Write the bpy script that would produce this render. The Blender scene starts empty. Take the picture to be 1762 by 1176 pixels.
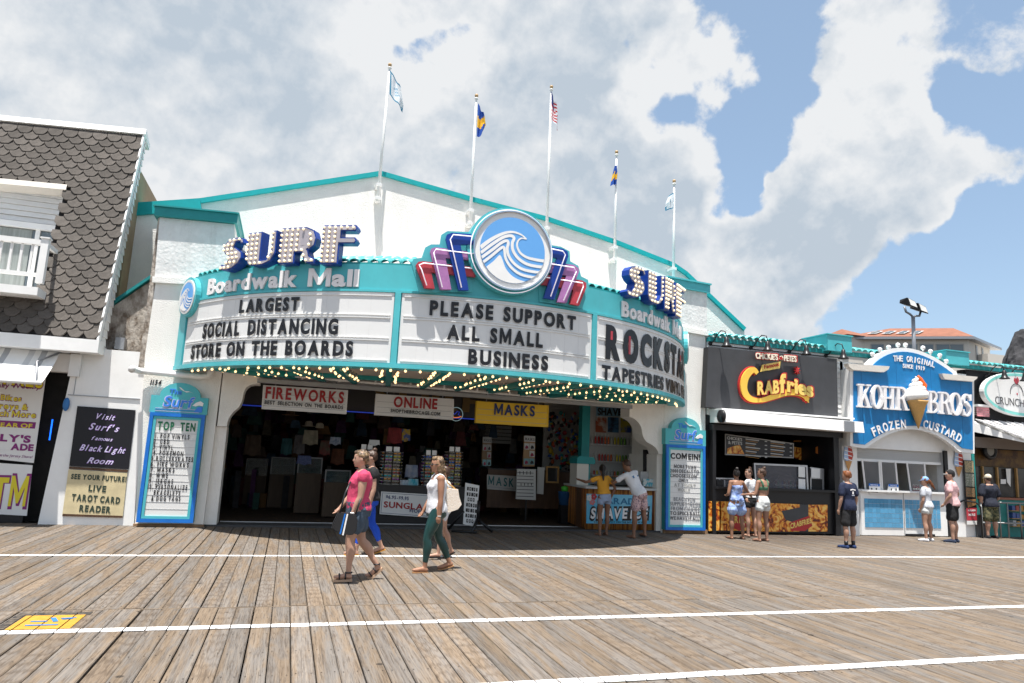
import bpy, bmesh, math, random
from mathutils import Vector, Matrix, Euler
random.seed(11)
PI = math.pi
sc = bpy.context.scene
C = sc.collection

# ------------------------------------------------------------------ camera
CAMH = 1.65
YAW, PITCH, ROLL = math.radians(17.204), math.radians(9.3217), math.radians(2.629)
FPX = 1200.5
_f = Vector((math.sin(YAW)*math.cos(PITCH), math.cos(YAW)*math.cos(PITCH), math.sin(PITCH)))
_r = Vector((math.cos(YAW), -math.sin(YAW), 0))
_u = _r.cross(_f)
_rr = _r*math.cos(ROLL) + _u*math.sin(ROLL)
_uu = -_r*math.sin(ROLL) + _u*math.cos(ROLL)
cam = bpy.data.cameras.new('camera')
camo = bpy.data.objects.new('camera', cam)
C.objects.link(camo)
cam.sensor_width = 36.0
cam.lens = FPX/1762*36.0
cam.clip_start = 0.05
cam.clip_end = 3000
camo.matrix_world = Matrix(((_rr.x, _uu.x, -_f.x, 0), (_rr.y, _uu.y, -_f.y, 0), (_rr.z, _uu.z, -_f.z, CAMH), (0, 0, 0, 1)))
sc.camera = camo

def ray(px, py):
    return _rr*((px-881)/FPX) + _uu*((588-py)/FPX) + _f
def at(px, py, Y):                       # world X, Z of a photo pixel on the upright plane at depth Y
    v = ray(px, py); t = Y/v.y
    return v.x*t, CAMH + v.z*t
def fl(px, py, Z=0.0):                   # world X, Y of a photo pixel on the floor
    v = ray(px, py); t = (Z-CAMH)/v.z
    return v.x*t, v.y*t

# ------------------------------------------------------------------ world, sun, exposure
SUN_V = Vector((0.36, 0.64, -3.08)).normalized()      # direction the light travels
EL = math.asin(-SUN_V.z)
AZ = math.atan2(-SUN_V.x, -SUN_V.y)
w = bpy.data.worlds.new('World'); sc.world = w; w.use_nodes = True
nt = w.node_tree; N = nt.nodes; L = nt.links
for n in list(N): N.remove(n)
def nd(t, **k):
    n = N.new(t)
    for a, b in k.items(): setattr(n, a, b)
    return n
out = nd('ShaderNodeOutputWorld'); bg = nd('ShaderNodeBackground'); L.new(bg.outputs[0], out.inputs[0])
sky = nd('ShaderNodeTexSky', sky_type='NISHITA'); sky.sun_disc = False
sky.sun_elevation = EL; sky.sun_rotation = AZ; sky.air_density = 1.0; sky.dust_density = 1.2; sky.ozone_density = 1.6
tc = nd('ShaderNodeTexCoord')
def vmath(op, a, b=None):
    n = nd('ShaderNodeVectorMath', operation=op)
    if isinstance(a, (tuple, Vector)): n.inputs[0].default_value = a
    else: L.new(a, n.inputs[0])
    if b is not None:
        if isinstance(b, (tuple, Vector)): n.inputs[1].default_value = b
        else: L.new(b, n.inputs[1])
    return n
def m2(op, a, b=None, clamp=False):
    n = nd('ShaderNodeMath', operation=op); n.use_clamp = clamp
    for i, v in enumerate((a, b)):
        if v is None: continue
        if isinstance(v, (int, float)): n.inputs[i].default_value = v
        else: L.new(v, n.inputs[i])
    return n.outputs[0]
def mapr(v, a, b, c, d, smooth=True):
    n = nd('ShaderNodeMapRange'); n.interpolation_type = 'SMOOTHSTEP' if smooth else 'LINEAR'
    L.new(v, n.inputs[0])
    for i, q in enumerate((a, b, c, d)): n.inputs[i+1].default_value = q
    return n.outputs[0]
dirn = vmath('NORMALIZE', tc.outputs['Generated']).outputs[0]
def noise(vec, scale, detail, rough, dist=0.0, off=(0, 0, 0)):
    ad = vmath('ADD', vec, tuple(off)).outputs[0]
    n = nd('ShaderNodeTexNoise'); n.inputs['Scale'].default_value = scale; n.inputs['Detail'].default_value = detail
    n.inputs['Roughness'].default_value = rough; n.inputs['Distortion'].default_value = dist
    L.new(ad, n.inputs['Vector']); return n.outputs[0]
big = noise(dirn, 2.6, 3, 0.5, 0.2, (3.1, 0.7, 1.9))
puff = noise(dirn, 6.5, 12, 0.62, 0.15, (1.3, 4.2, 0.4))
fld = m2('ADD', m2('MULTIPLY', m2('SUBTRACT', big, 0.5), 1.0), m2('MULTIPLY', m2('SUBTRACT', puff, 0.5), 2.1))
# broad weather: where the banks of cumulus and the blue gaps stand (photo pixel, radius in degrees, weight)
WEATHER = [((1285, 90), 8.0, -0.62), ((1235, 235), 4.0, -0.38), ((1340, 215), 4.0, -0.40), ((1130, 30), 2.5, -0.30), ((1690, 590), 7.5, -0.80), ((1790, 440), 5.0, -0.5), ((1250, 330), 2.2, -0.35),
           ((1530, 280), 9.5, 0.66), ((1420, 430), 8.0, 0.55), ((1620, 40), 6.0, 0.22), ((1660, 128), 3.2, -0.60), ((1745, 175), 4.0, -0.60), ((1320, 290), 2.6, -0.45), ((1180, 330), 5.0, 0.40), ((1140, 160), 5.0, 0.75),
           ((620, 230), 26.0, 0.42), ((100, 120), 14.0, 0.25), ((330, 120), 6.0, -0.10), ((785, 100), 1.6, -0.40), ((1000, 60), 9.0, 0.30), ((1230, 480), 9.0, 0.35)]
acc = fld
_wn = nd('ShaderNodeTexNoise'); _wn.inputs['Scale'].default_value = 5.0; _wn.inputs['Detail'].default_value = 5; L.new(dirn, _wn.inputs['Vector'])
_ws = vmath('SCALE', vmath('SUBTRACT', _wn.outputs['Color'], (0.5, 0.5, 0.5)).outputs[0]); _ws.inputs['Scale'].default_value = 0.34
dirw = vmath('NORMALIZE', vmath('ADD', dirn, _ws.outputs[0]).outputs[0]).outputs[0]
for (px, py), rad, wt in WEATHER:
    v = ray(px, py).normalized()
    dt = vmath('DOT_PRODUCT', dirw, tuple(v)).outputs['Value']
    acc = m2('ADD', acc, mapr(dt, math.cos(math.radians(rad*1.35)), math.cos(math.radians(rad*0.15)), 0.0, wt))
cover = mapr(m2('ADD', acc, m2('MULTIPLY', m2('SUBTRACT', noise(dirn, 24.0, 8, 0.6, 0.0, (2.2, 0.1, 5.4)), 0.5), 0.20)), -0.10, 0.16, 0.0, 1.0)
# relief: a second sample moved towards the sun tells which side of a billow is lit
sv = -SUN_V
def fbm(off): return noise(dirn, 6.5, 7, 0.58, 0.15, (1.3+off.x, 4.2+off.y, 0.4+off.z))
rel = m2('SUBTRACT', fbm(Vector((0, 0, 0))), fbm(Vector((sv.x, sv.y, sv.z))*0.045))
rel2 = m2('SUBTRACT', big, noise(dirn, 2.6, 3, 0.5, 0.2, (3.1+sv.x*.1, 0.7+sv.y*.1, 1.9+sv.z*.1)))
bil2 = noise(dirn, 3.2, 6, 0.55, 0.2, (5.2, 1.2, 2.4))
thick = mapr(acc, 0.12, 0.95, 0.0, 1.0)
lit = m2('ADD', m2('MULTIPLY', rel, -3.0), m2('MULTIPLY', rel2, -1.2))
base = m2('MULTIPLY', thick, mapr(bil2, 0.36, 0.62, 0.05, 0.60))
# grey undersides and sunlit heads of the bigger cloud banks
for (px, py), rad, wt in [((420, 130), 10.0, 0.45), ((1010, 330), 8.0, 0.45), ((960, 40), 6.0, 0.35), ((1440, 430), 5.0, 0.40), ((1480, 290), 4.0, 0.22), ((150, 270), 8.0, -0.45), ((420, 260), 4.0, -0.35), ((700, 90), 8.0, -0.30), ((1170, 150), 4.5, -0.55), ((1560, 200), 6.0, -0.30), ((1240, 260), 3.0, -0.40), ((1330, 470), 6.0, -0.25), ((60, 40), 8.0, 0.1)]:
    v = ray(px, py).normalized()
    dt = vmath('DOT_PRODUCT', dirw, tuple(v)).outputs['Value']
    base = m2('ADD', base, mapr(dt, math.cos(math.radians(rad*1.35)), math.cos(math.radians(rad*0.15)), 0.0, wt))
fine_rel = m2('SUBTRACT', noise(dirn, 18.0, 6, 0.55, 0.1, (0.3, 3.2, 1.4)), noise(dirn, 18.0, 6, 0.55, 0.1, (0.3+sv.x*.016, 3.2+sv.y*.016, 1.4+sv.z*.016)))
lit = m2('ADD', lit, m2('MULTIPLY', fine_rel, -1.6))
shade = m2('ADD', m2('ADD', lit, 0.14), base, True)
ramp = nd('ShaderNodeMix', data_type='RGBA')
L.new(shade, ramp.inputs[0])
ramp.inputs[6].default_value = (0.462, 0.472, 0.482, 1); ramp.inputs[7].default_value = (0.285, 0.328, 0.375, 1)
skyg = nd('ShaderNodeMix', data_type='RGBA'); skyg.blend_type = 'MULTIPLY'; skyg.inputs[0].default_value = 1.0
L.new(sky.outputs[0], skyg.inputs[6]); skyg.inputs[7].default_value = (0.105, 0.105, 0.105, 1)
# pale veil of humid air over the blue
veil = nd('ShaderNodeMix', data_type='RGBA'); veil.inputs[0].default_value = 0.35
L.new(skyg.outputs[2], veil.inputs[6]); veil.inputs[7].default_value = (0.27, 0.36, 0.43, 1)
mx = nd('ShaderNodeMix', data_type='RGBA'); L.new(cover, mx.inputs[0]); L.new(veil.outputs[2], mx.inputs[6]); L.new(ramp.outputs[2], mx.inputs[7])
L.new(mx.outputs[2], bg.inputs[0]); bg.inputs[1].default_value = 1.0

sl = bpy.data.lights.new('sun', 'SUN'); sl.energy = 5.0; sl.angle = math.radians(0.55); sl.color = (1.0, 0.955, 0.89)
so = bpy.data.objects.new('sun', sl); C.objects.link(so); so.rotation_euler = SUN_V.to_track_quat('-Z', 'Y').to_euler(); so.location = (0, -20, 60)
sc.view_settings.view_transform = 'Standard'; sc.view_settings.look = 'None'; sc.view_settings.gamma = 1.0
sc.view_settings.use_curve_mapping = False
sc.view_settings.exposure = 0.88

# ------------------------------------------------------------------ materials
_mats = {}
def mat(name, col, rough=0.6, var=0.0, vscale=6.0, bump=0.0, bscale=40.0, metal=0.0, emit=None, estr=0.0, rnd=0.0, col2=None, stretch=(1, 1, 1), dirt=0.0, spec=0.4, alpha=1.0, trans=0.0, contrast=(0.35, 0.65)):
    if name in _mats: return _mats[name]
    m = bpy.data.materials.new(name); m.use_nodes = True; _mats[name] = m
    t = m.node_tree; nn = t.nodes; ll = t.links
    b = nn['Principled BSDF']
    b.inputs['Roughness'].default_value = rough; b.inputs['Metallic'].default_value = metal
    b.inputs['Specular IOR Level'].default_value = spec
    b.inputs['Base Color'].default_value = (*col, 1)
    if alpha < 1: b.inputs['Alpha'].default_value = alpha
    if trans: b.inputs['Transmission Weight'].default_value = trans
    tcn = nn.new('ShaderNodeTexCoord'); mp = nn.new('ShaderNodeMapping'); mp.inputs['Scale'].default_value = stretch
    ll.new(tcn.outputs['Object'], mp.inputs[0])
    cur = None
    if var > 0 or col2:
        if not col2: col2 = tuple(c*(1-var) for c in col)
        no = nn.new('ShaderNodeTexNoise'); no.inputs['Scale'].default_value = vscale; no.inputs['Detail'].default_value = 6; no.inputs['Roughness'].default_value = 0.62
        if rnd > 0:
            oi0 = nn.new('ShaderNodeObjectInfo'); va = nn.new('ShaderNodeVectorMath'); va.operation = 'SCALE'; va.inputs[0].default_value = (37.0, 11.0, 53.0)
            ll.new(oi0.outputs['Random'], va.inputs['Scale']); vb = nn.new('ShaderNodeVectorMath'); ll.new(mp.outputs[0], vb.inputs[0]); ll.new(va.outputs[0], vb.inputs[1])
            ll.new(vb.outputs[0], no.inputs[0])
        else: ll.new(mp.outputs[0], no.inputs[0])
        mr = nn.new('ShaderNodeMapRange'); mr.inputs[1].default_value = contrast[0]; mr.inputs[2].default_value = contrast[1]; ll.new(no.outputs[0], mr.inputs[0])
        mi = nn.new('ShaderNodeMix'); mi.data_type = 'RGBA'; ll.new(mr.outputs[0], mi.inputs[0])
        mi.inputs[6].default_value = (*col, 1); mi.inputs[7].default_value = (*col2, 1); cur = mi.outputs[2]
    if dirt > 0:
        n2 = nn.new('ShaderNodeTexNoise'); n2.inputs['Scale'].default_value = 1.7; n2.inputs['Detail'].default_value = 9; n2.inputs['Roughness'].default_value = 0.7
        mp2 = nn.new('ShaderNodeMapping'); mp2.inputs['Scale'].default_value = (2.5, 2.5, 0.7); ll.new(tcn.outputs['Object'], mp2.inputs[0]); ll.new(mp2.outputs[0], n2.inputs[0])
        r2 = nn.new('ShaderNodeMapRange'); r2.inputs[1].default_value = 0.5; r2.inputs[2].default_value = 0.78; r2.inputs[4].default_value = dirt; ll.new(n2.outputs[0], r2.inputs[0])
        m3 = nn.new('ShaderNodeMix'); m3.data_type = 'RGBA'; ll.new(r2.outputs[0], m3.inputs[0])
        if cur: ll.new(cur, m3.inputs[6])
        else: m3.inputs[6].default_value = (*col, 1)
        m3.inputs[7].default_value = (0.16, 0.13, 0.10, 1); cur = m3.outputs[2]
    if rnd > 0:
        oi = nn.new('ShaderNodeObjectInfo'); r3 = nn.new('ShaderNodeMapRange'); r3.inputs[3].default_value = 1-rnd; r3.inputs[4].default_value = 1+rnd
        ll.new(oi.outputs['Random'], r3.inputs[0]); h = nn.new('ShaderNodeVectorMath'); h.operation = 'SCALE'
        if cur: ll.new(cur, h.inputs[0])
        else: h.inputs[0].default_value = col
        ll.new(r3.outputs[0], h.inputs['Scale']); cur = h.outputs[0]
    if cur: ll.new(cur, b.inputs['Base Color'])
    if bump > 0:
        n3 = nn.new('ShaderNodeTexNoise'); n3.inputs['Scale'].default_value = bscale; n3.inputs['Detail'].default_value = 5; ll.new(mp.outputs[0], n3.inputs[0])
        bp = nn.new('ShaderNodeBump'); bp.inputs['Strength'].default_value = bump; bp.inputs['Distance'].default_value = 0.02; ll.new(n3.outputs[0], bp.inputs['Height'])
        ll.new(bp.outputs[0], b.inputs['Normal'])
    if emit: b.inputs['Emission Color'].default_value = (*emit, 1); b.inputs['Emission Strength'].default_value = estr
    return m

M_STUCCO = mat('white_stucco', (0.86, 0.84, 0.80), 0.85, var=0.06, vscale=2.2, bump=0.5, bscale=45, dirt=0.12)
M_OLDPAINT = mat('peeling_white_paint', (0.76, 0.76, 0.75), 0.8, var=0.14, vscale=3.0, bump=0.6, bscale=14, dirt=0.35)
M_ROUGH = mat('rough_stone_render', (0.52, 0.48, 0.43), 0.95, col2=(0.16, 0.125, 0.095), vscale=7, bump=1.0, bscale=22, stretch=(1, 1, 0.6))
M_WHITE = mat('white_paint', (0.84, 0.84, 0.83), 0.45, var=0.06, vscale=3, dirt=0.05)
M_WHITE2 = mat('white_panel', (0.76, 0.76, 0.75), 0.4, var=0.05, vscale=2)
M_CREAM = mat('cream_wall', (0.70, 0.66, 0.60), 0.8, var=0.12, vscale=3, bump=0.3)
M_TEAL = mat('teal_paint', (0.080, 0.46, 0.51), 0.45, var=0.10, vscale=2.5, dirt=0.06)
M_TEALD = mat('dark_teal_paint', (0.012, 0.26, 0.27), 0.5, var=0.15, vscale=3)
M_TEALT = mat('turquoise_glazed_tile', (0.06, 0.42, 0.43), 0.35, col2=(0.22, 0.60, 0.60), vscale=7, rnd=0.18, contrast=(0.4, 0.75))
M_TEALJ = mat('teal_metal_trim', (0.0, 0.36, 0.38), 0.5, var=0.1)
M_BLUE = mat('royal_blue_paint', (0.006, 0.045, 0.30), 0.35, var=0.12)
M_SKYB = mat('sky_blue_print', (0.13, 0.38, 0.78), 0.4)
M_BFRAME = mat('bright_blue_frame', (0.01, 0.17, 0.62), 0.35, var=0.2)
M_PURP = mat('mauve_paint', (0.42, 0.18, 0.42), 0.4, var=0.2, vscale=8)
M_RED = mat('coral_red_paint', (0.50, 0.05, 0.07), 0.4, var=0.25, vscale=8)
M_BLACK = mat('black_paint', (0.012, 0.012, 0.014), 0.4)
M_BLACKM = mat('black_metal', (0.02, 0.02, 0.022), 0.35, metal=0.3)
M_LET = mat('black_letter', (0.010, 0.010, 0.013), 0.35)
M_LETW = mat('white_letter', (0.82, 0.80, 0.80), 0.4)
M_LETR = mat('red_letter', (0.32, 0.012, 0.015), 0.4)
M_GREEN = mat('green_letter', (0.01, 0.13, 0.06), 0.4)
M_NAVY = mat('navy_letter', (0.012, 0.03, 0.13), 0.4)
M_PANEL = mat('lightbox_panel', (0.72, 0.725, 0.72), 0.5, var=0.05, vscale=1.5)
M_NEON = mat('neon_tube', (0.9, 0.9, 0.95), 0.2, emit=(0.95, 0.85, 1.0), estr=0.2)
M_BULB = mat('lit_warm_bulb', (0.9, 0.85, 0.7), 0.3, emit=(1.0, 0.74, 0.42), estr=0.42)
M_BULB2 = mat('lit_warm_bulb_under_canopy', (0.9, 0.85, 0.7), 0.3, emit=(1.0, 0.62, 0.28), estr=1.3)
M_PINKM = mat('pale_mauve_metal', (0.36, 0.34, 0.38), 0.4)
M_CHROME = mat('chrome', (0.6, 0.6, 0.62), 0.15, metal=1.0)
M_ALU = mat('aluminium', (0.50, 0.51, 0.53), 0.38, metal=0.85, var=0.12)
M_GREYM = mat('grey_metal', (0.30, 0.31, 0.33), 0.4, metal=0.5)
M_GLASS = mat('window_glass', (0.10, 0.12, 0.13), 0.04, spec=0.9)
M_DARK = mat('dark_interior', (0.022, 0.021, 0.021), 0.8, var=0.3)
M_DARKW = mat('dark_wood', (0.10, 0.050, 0.025), 0.55, var=0.4, vscale=8, stretch=(1, 1, 0.2))

# ------------------------------------------------------------------ mesh helper
class MB:
    def __init__(s): s.v = []; s.f = []; s.mi = []; s.ms = []; s.sm = []
    def _m(s, m):
        if m not in s.ms: s.ms.append(m)
        return s.ms.index(m)
    def add(s, vs, fs, m, smooth=False):
        o = len(s.v); k = s._m(m); s.v += [tuple(v) for v in vs]
        for f in fs: s.f.append(tuple(o+i for i in f)); s.mi.append(k); s.sm.append(smooth)
        return s
    def box(s, x0, x1, y0, y1, z0, z1, m):
        v = [(x0, y0, z0), (x1, y0, z0), (x1, y1, z0), (x0, y1, z0), (x0, y0, z1), (x1, y0, z1), (x1, y1, z1), (x0, y1, z1)]
        return s.add(v, [(0, 3, 2, 1), (4, 5, 6, 7), (0, 1, 5, 4), (1, 2, 6, 5), (2, 3, 7, 6), (3, 0, 4, 7)], m)
    def hexa(s, v, m):                       # 8 corners ordered like box
        return s.add(v, [(0, 3, 2, 1), (4, 5, 6, 7), (0, 1, 5, 4), (1, 2, 6, 5), (2, 3, 7, 6), (3, 0, 4, 7)], m)
    def prism(s, poly, y0, y1, m, mside=None, hole=None):    # outline in x,z ; front at y0 (towards the camera)
        a = sum(poly[i][0]*poly[(i+1) % len(poly)][1]-poly[(i+1) % len(poly)][0]*poly[i][1] for i in range(len(poly)))
        if a < 0: poly = poly[::-1]
        n = len(poly); v = [(p[0], y0, p[1]) for p in poly]+[(p[0], y1, p[1]) for p in poly]
        s.add(v, [tuple(range(n)), tuple(range(2*n-1, n-1, -1))], m)
        return s.add(v, [(i, i+n, (i+1) % n+n, (i+1) % n) for i in range(n)], mside or m)
    def ring(s, outer, inner, y0, y1, m):    # same number of points
        n = len(outer); v = [(p[0], y0, p[1]) for p in outer]+[(p[0], y0, p[1]) for p in inner]+[(p[0], y1, p[1]) for p in outer]+[(p[0], y1, p[1]) for p in inner]
        f = []
        for i in range(n):
            j = (i+1) % n
            f += [(i, j, n+j, n+i), (2*n+i, 3*n+i, 3*n+j, 2*n+j), (i, 2*n+i, 2*n+j, j), (n+i, n+j, 3*n+j, 3*n+i)]
        return s.add(v, f, m)
    def tube(s, pts, r, m, n=8, closed=False, caps=True):
        pts = [Vector(p) for p in pts]; k = len(pts); vs = []
        up0 = None
        for i, p in enumerate(pts):
            if closed: t = pts[(i+1) % k]-pts[i-1]
            else: t = pts[min(i+1, k-1)]-pts[max(i-1, 0)]
            t.normalize()
            if up0 is None:
                up0 = Vector((0, 0, 1)) if abs(t.z) < 0.9 else Vector((1, 0, 0))
            a = t.cross(up0)
            if a.length < 1e-4: a = t.cross(Vector((0, 1, 0)))
            a.normalize(); b = a.cross(t); b.normalize(); up0 = b
            rr = r[i] if isinstance(r, (list, tuple)) else r
            for j in range(n):
                q = 2*PI*j/n; vs.append(p+a*math.cos(q)*rr+b*math.sin(q)*rr)
        fs = []
        for i in range(k if closed else k-1):
            i2 = (i+1) % k
            for j in range(n):
                j2 = (j+1) % n; fs.append((i*n+j, i*n+j2, i2*n+j2, i2*n+j))
        if caps and not closed: fs += [tuple(range(n-1, -1, -1)), tuple((k-1)*n+j for j in range(n))]
        return s.add(vs, fs, m, True)
    def lathe(s, prof, m, c=(0, 0, 0), n=20, smooth=True):    # prof (r,z) about vertical axis at c
        vs = []; fs = []
        for r, z in prof:
            for j in range(n): q = 2*PI*j/n; vs.append((c[0]+r*math.cos(q), c[1]+r*math.sin(q), c[2]+z))
        for i in range(len(prof)-1):
            for j in range(n): j2 = (j+1) % n; fs.append((i*n+j, i*n+j2, (i+1)*n+j2, (i+1)*n+j))
        fs += [tuple(range(n-1, -1, -1)), tuple((len(prof)-1)*n+j for j in range(n))]
        return s.add(vs, fs, m, smooth)
    def sphere(s, c, r, m, nu=12, nv=8):
        rx, ry, rz = (r, r, r) if isinstance(r, (int, float)) else r
        vs = [(c[0], c[1], c[2]-rz)]; fs = []
        for i in range(1, nv):
            a = -PI/2+PI*i/nv
            for j in range(nu): q = 2*PI*j/nu; vs.append((c[0]+rx*math.cos(a)*math.cos(q), c[1]+ry*math.cos(a)*math.sin(q), c[2]+rz*math.sin(a)))
        vs.append((c[0], c[1], c[2]+rz)); t = len(vs)-1
        for j in range(nu):
            j2 = (j+1) % nu; fs.append((0, 1+j2, 1+j)); fs.append((t, 1+(nv-2)*nu+j, 1+(nv-2)*nu+j2))
            for i in range(nv-2): fs.append((1+i*nu+j, 1+i*nu+j2, 1+(i+1)*nu+j2, 1+(i+1)*nu+j))
        return s.add(vs, fs, m, True)
    def map(s, fn): s.v = [tuple(fn(*v)) for v in s.v]; return s
    def build(s, name, parent=None, smooth=None, off=None):
        me = bpy.data.meshes.new(name)
        o = Vector((0, 0, 0))
        if parent is not None:
            o = Vector(wl(parent))
        if off is not None: o = Vector(off)
        me.from_pydata([(v[0]-o.x, v[1]-o.y, v[2]-o.z) for v in s.v], [], s.f)
        for m in s.ms: me.materials.append(m)
        for i, p in enumerate(me.polygons): p.material_index = s.mi[i]; p.use_smooth = s.sm[i] if smooth is None else smooth
        ob = bpy.data.objects.new(name, me); C.objects.link(ob)
        if parent is not None: ob.parent = parent
        return ob
_wl = {}
def wl(o):
    x = Vector(o.location)
    while o.parent is not None: o = o.parent; x += Vector(o.location)
    return x
def tag(o, label=None, cat=None, group=None, kind=None):
    if label: o['label'] = label
    if cat: o['category'] = cat
    if group: o['group'] = group
    if kind: o['kind'] = kind
    return o
def thing(name, label, cat, loc=(0, 0, 0), group=None):
    o = bpy.data.objects.new(name, None); C.objects.link(o); o.location = loc; o.empty_display_size = 0.2
    return tag(o, label, cat, group)
def struct(name, mb): return tag(mb.build(name), kind='structure')
def inst(name, me, parent, loc, rot=None, scale=None):     # an object that shares mesh data; loc in parent space
    o = bpy.data.objects.new(name, me); C.objects.link(o); o.parent = parent; o.location = loc
    if rot: o.rotation_euler = rot
    if scale: o.scale = scale
    return o
_kids = {}
def dup(root, loc, label=None, rotz=None, scale=None):
    def cp(o, par):
        c = o.copy(); C.objects.link(c)
        if par is not None: c.parent = par
        for ch in o.children: cp(ch, c)
        return c
    c = cp(root, None); c.location = loc
    if label: c['label'] = label
    if rotz is not None: c.rotation_euler = (0, 0, rotz)
    if scale: c.scale = (scale,)*3
    return c

# ------------------------------------------------------------------ lettering
_ch = {}
def glyph(ch, bold=0.0, shear=0.0):
    k = (ch, bold, shear)
    if k in _ch: return _ch[k]
    if ch == 'M':                                # the built in M closes up when it is fattened: drawn by hand
        s_ = 0.085+bold*1.7; W_ = 0.70+bold*2; c_ = 0.729+bold; d_ = -bold; mid = W_/2
        P = [(0, d_), (s_, d_), (s_, c_*0.62), (mid-s_*0.35, d_+c_*0.10), (mid+s_*0.35, d_+c_*0.10), (W_-s_, c_*0.62), (W_-s_, d_), (W_, d_), (W_, c_), (W_-s_*1.05, c_), (mid, c_*0.42), (s_*1.05, c_), (0, c_)]
        P = [(x+y*shear, y) for x, y in P]; n = len(P)
        vs = [(x, y, 0.5) for x, y in P]+[(x, y, -0.5) for x, y in P]
        fs = [tuple(range(n)), tuple(range(2*n-1, n-1, -1))]+[(i, i+n, (i+1) % n+n, (i+1) % n) for i in range(n)]
        xs = [q[0] for q in P]; _ch[k] = (vs, fs, min(xs), max(xs)); return _ch[k]
    cu = bpy.data.curves.new('glyph', 'FONT'); cu.body = ch; cu.size = 1.0; cu.offset = bold; cu.shear = shear; cu.extrude = 0.5; cu.resolution_u = 4
    o = bpy.data.objects.new('glyph', cu); C.objects.link(o)
    dg = bpy.context.evaluated_depsgraph_get(); me = o.evaluated_get(dg).to_mesh()
    vs = [tuple(v.co) for v in me.vertices]; fs = [tuple(p.vertices) for p in me.polygons]
    o.evaluated_get(dg).to_mesh_clear(); bpy.data.objects.remove(o); bpy.data.curves.remove(cu)
    xs = [v[0] for v in vs] or [0]; x0, x1 = min(xs), max(xs)
    _ch[k] = (vs, fs, x0, x1); return _ch[k]
CAP = 0.729
def layout(text, x0, x1, h, bold=0.02, gap=0.16, space=0.45, shear=0.0):
    gs = [glyph(c, bold, shear) if c != ' ' else None for c in text]
    W = sum(g[3]-g[2] for g in gs if g); gaps = 0.0
    for i in range(len(text)-1):
        gaps += 0 if text[i] == ' ' or text[i+1] == ' ' else gap*h
    gaps += text.count(' ')*space*h
    if gaps > 0.6*(x1-x0):
        k = 0.5*(x1-x0)/gaps; gaps *= k; gap *= k; space *= k
    sx = (x1-x0-gaps)/max(W, 1e-6); x = x0; res = []
    for i, g in enumerate(gs):
        if g is None: x += space*h; continue
        res.append((g, x, sx)); x += (g[3]-g[2])*sx
        if i+1 < len(text) and text[i+1] != ' ': x += gap*h
    return res
def letters(text, x0, x1, z0, h, y, m, depth=0.01, bold=0.02, gap=0.16, space=0.45, shear=0.0, mb=None, fn=None, flip=False):
    """flat line of text standing on an upright plane at y; one MB per letter, or all into mb"""
    outl = []; sz = h/CAP
    for g, x, sx in layout(text, x0, x1, h, bold, gap, space, shear):
        b = mb or MB()
        vs = []
        for vx, vy, vz in g[0]:
            X = x+(vx-g[2])*sx; Z = z0+vy*sz; Yv = y-depth*(vz+0.5)
            vs.append(fn(X, Yv, Z) if fn else (X, Yv, Z))
        b.add(vs, g[1], m)
        outl.append(b)
    return outl
def fit_text(mb, text, p0, p1, Y, hpx, m, **k):
    """text between photo-measured left-baseline p0 and right-baseline p1 (x,z tuples), follows slope"""
    (xa, za), (xb, zb) = p0, p1
    letters(text, xa, xb, 0, hpx, Y, m, mb=mb, fn=lambda X, Yv, Z: (X, Yv, Z+za+(zb-za)*(X-xa)/max(xb-xa, 1e-6)), **k)
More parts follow.
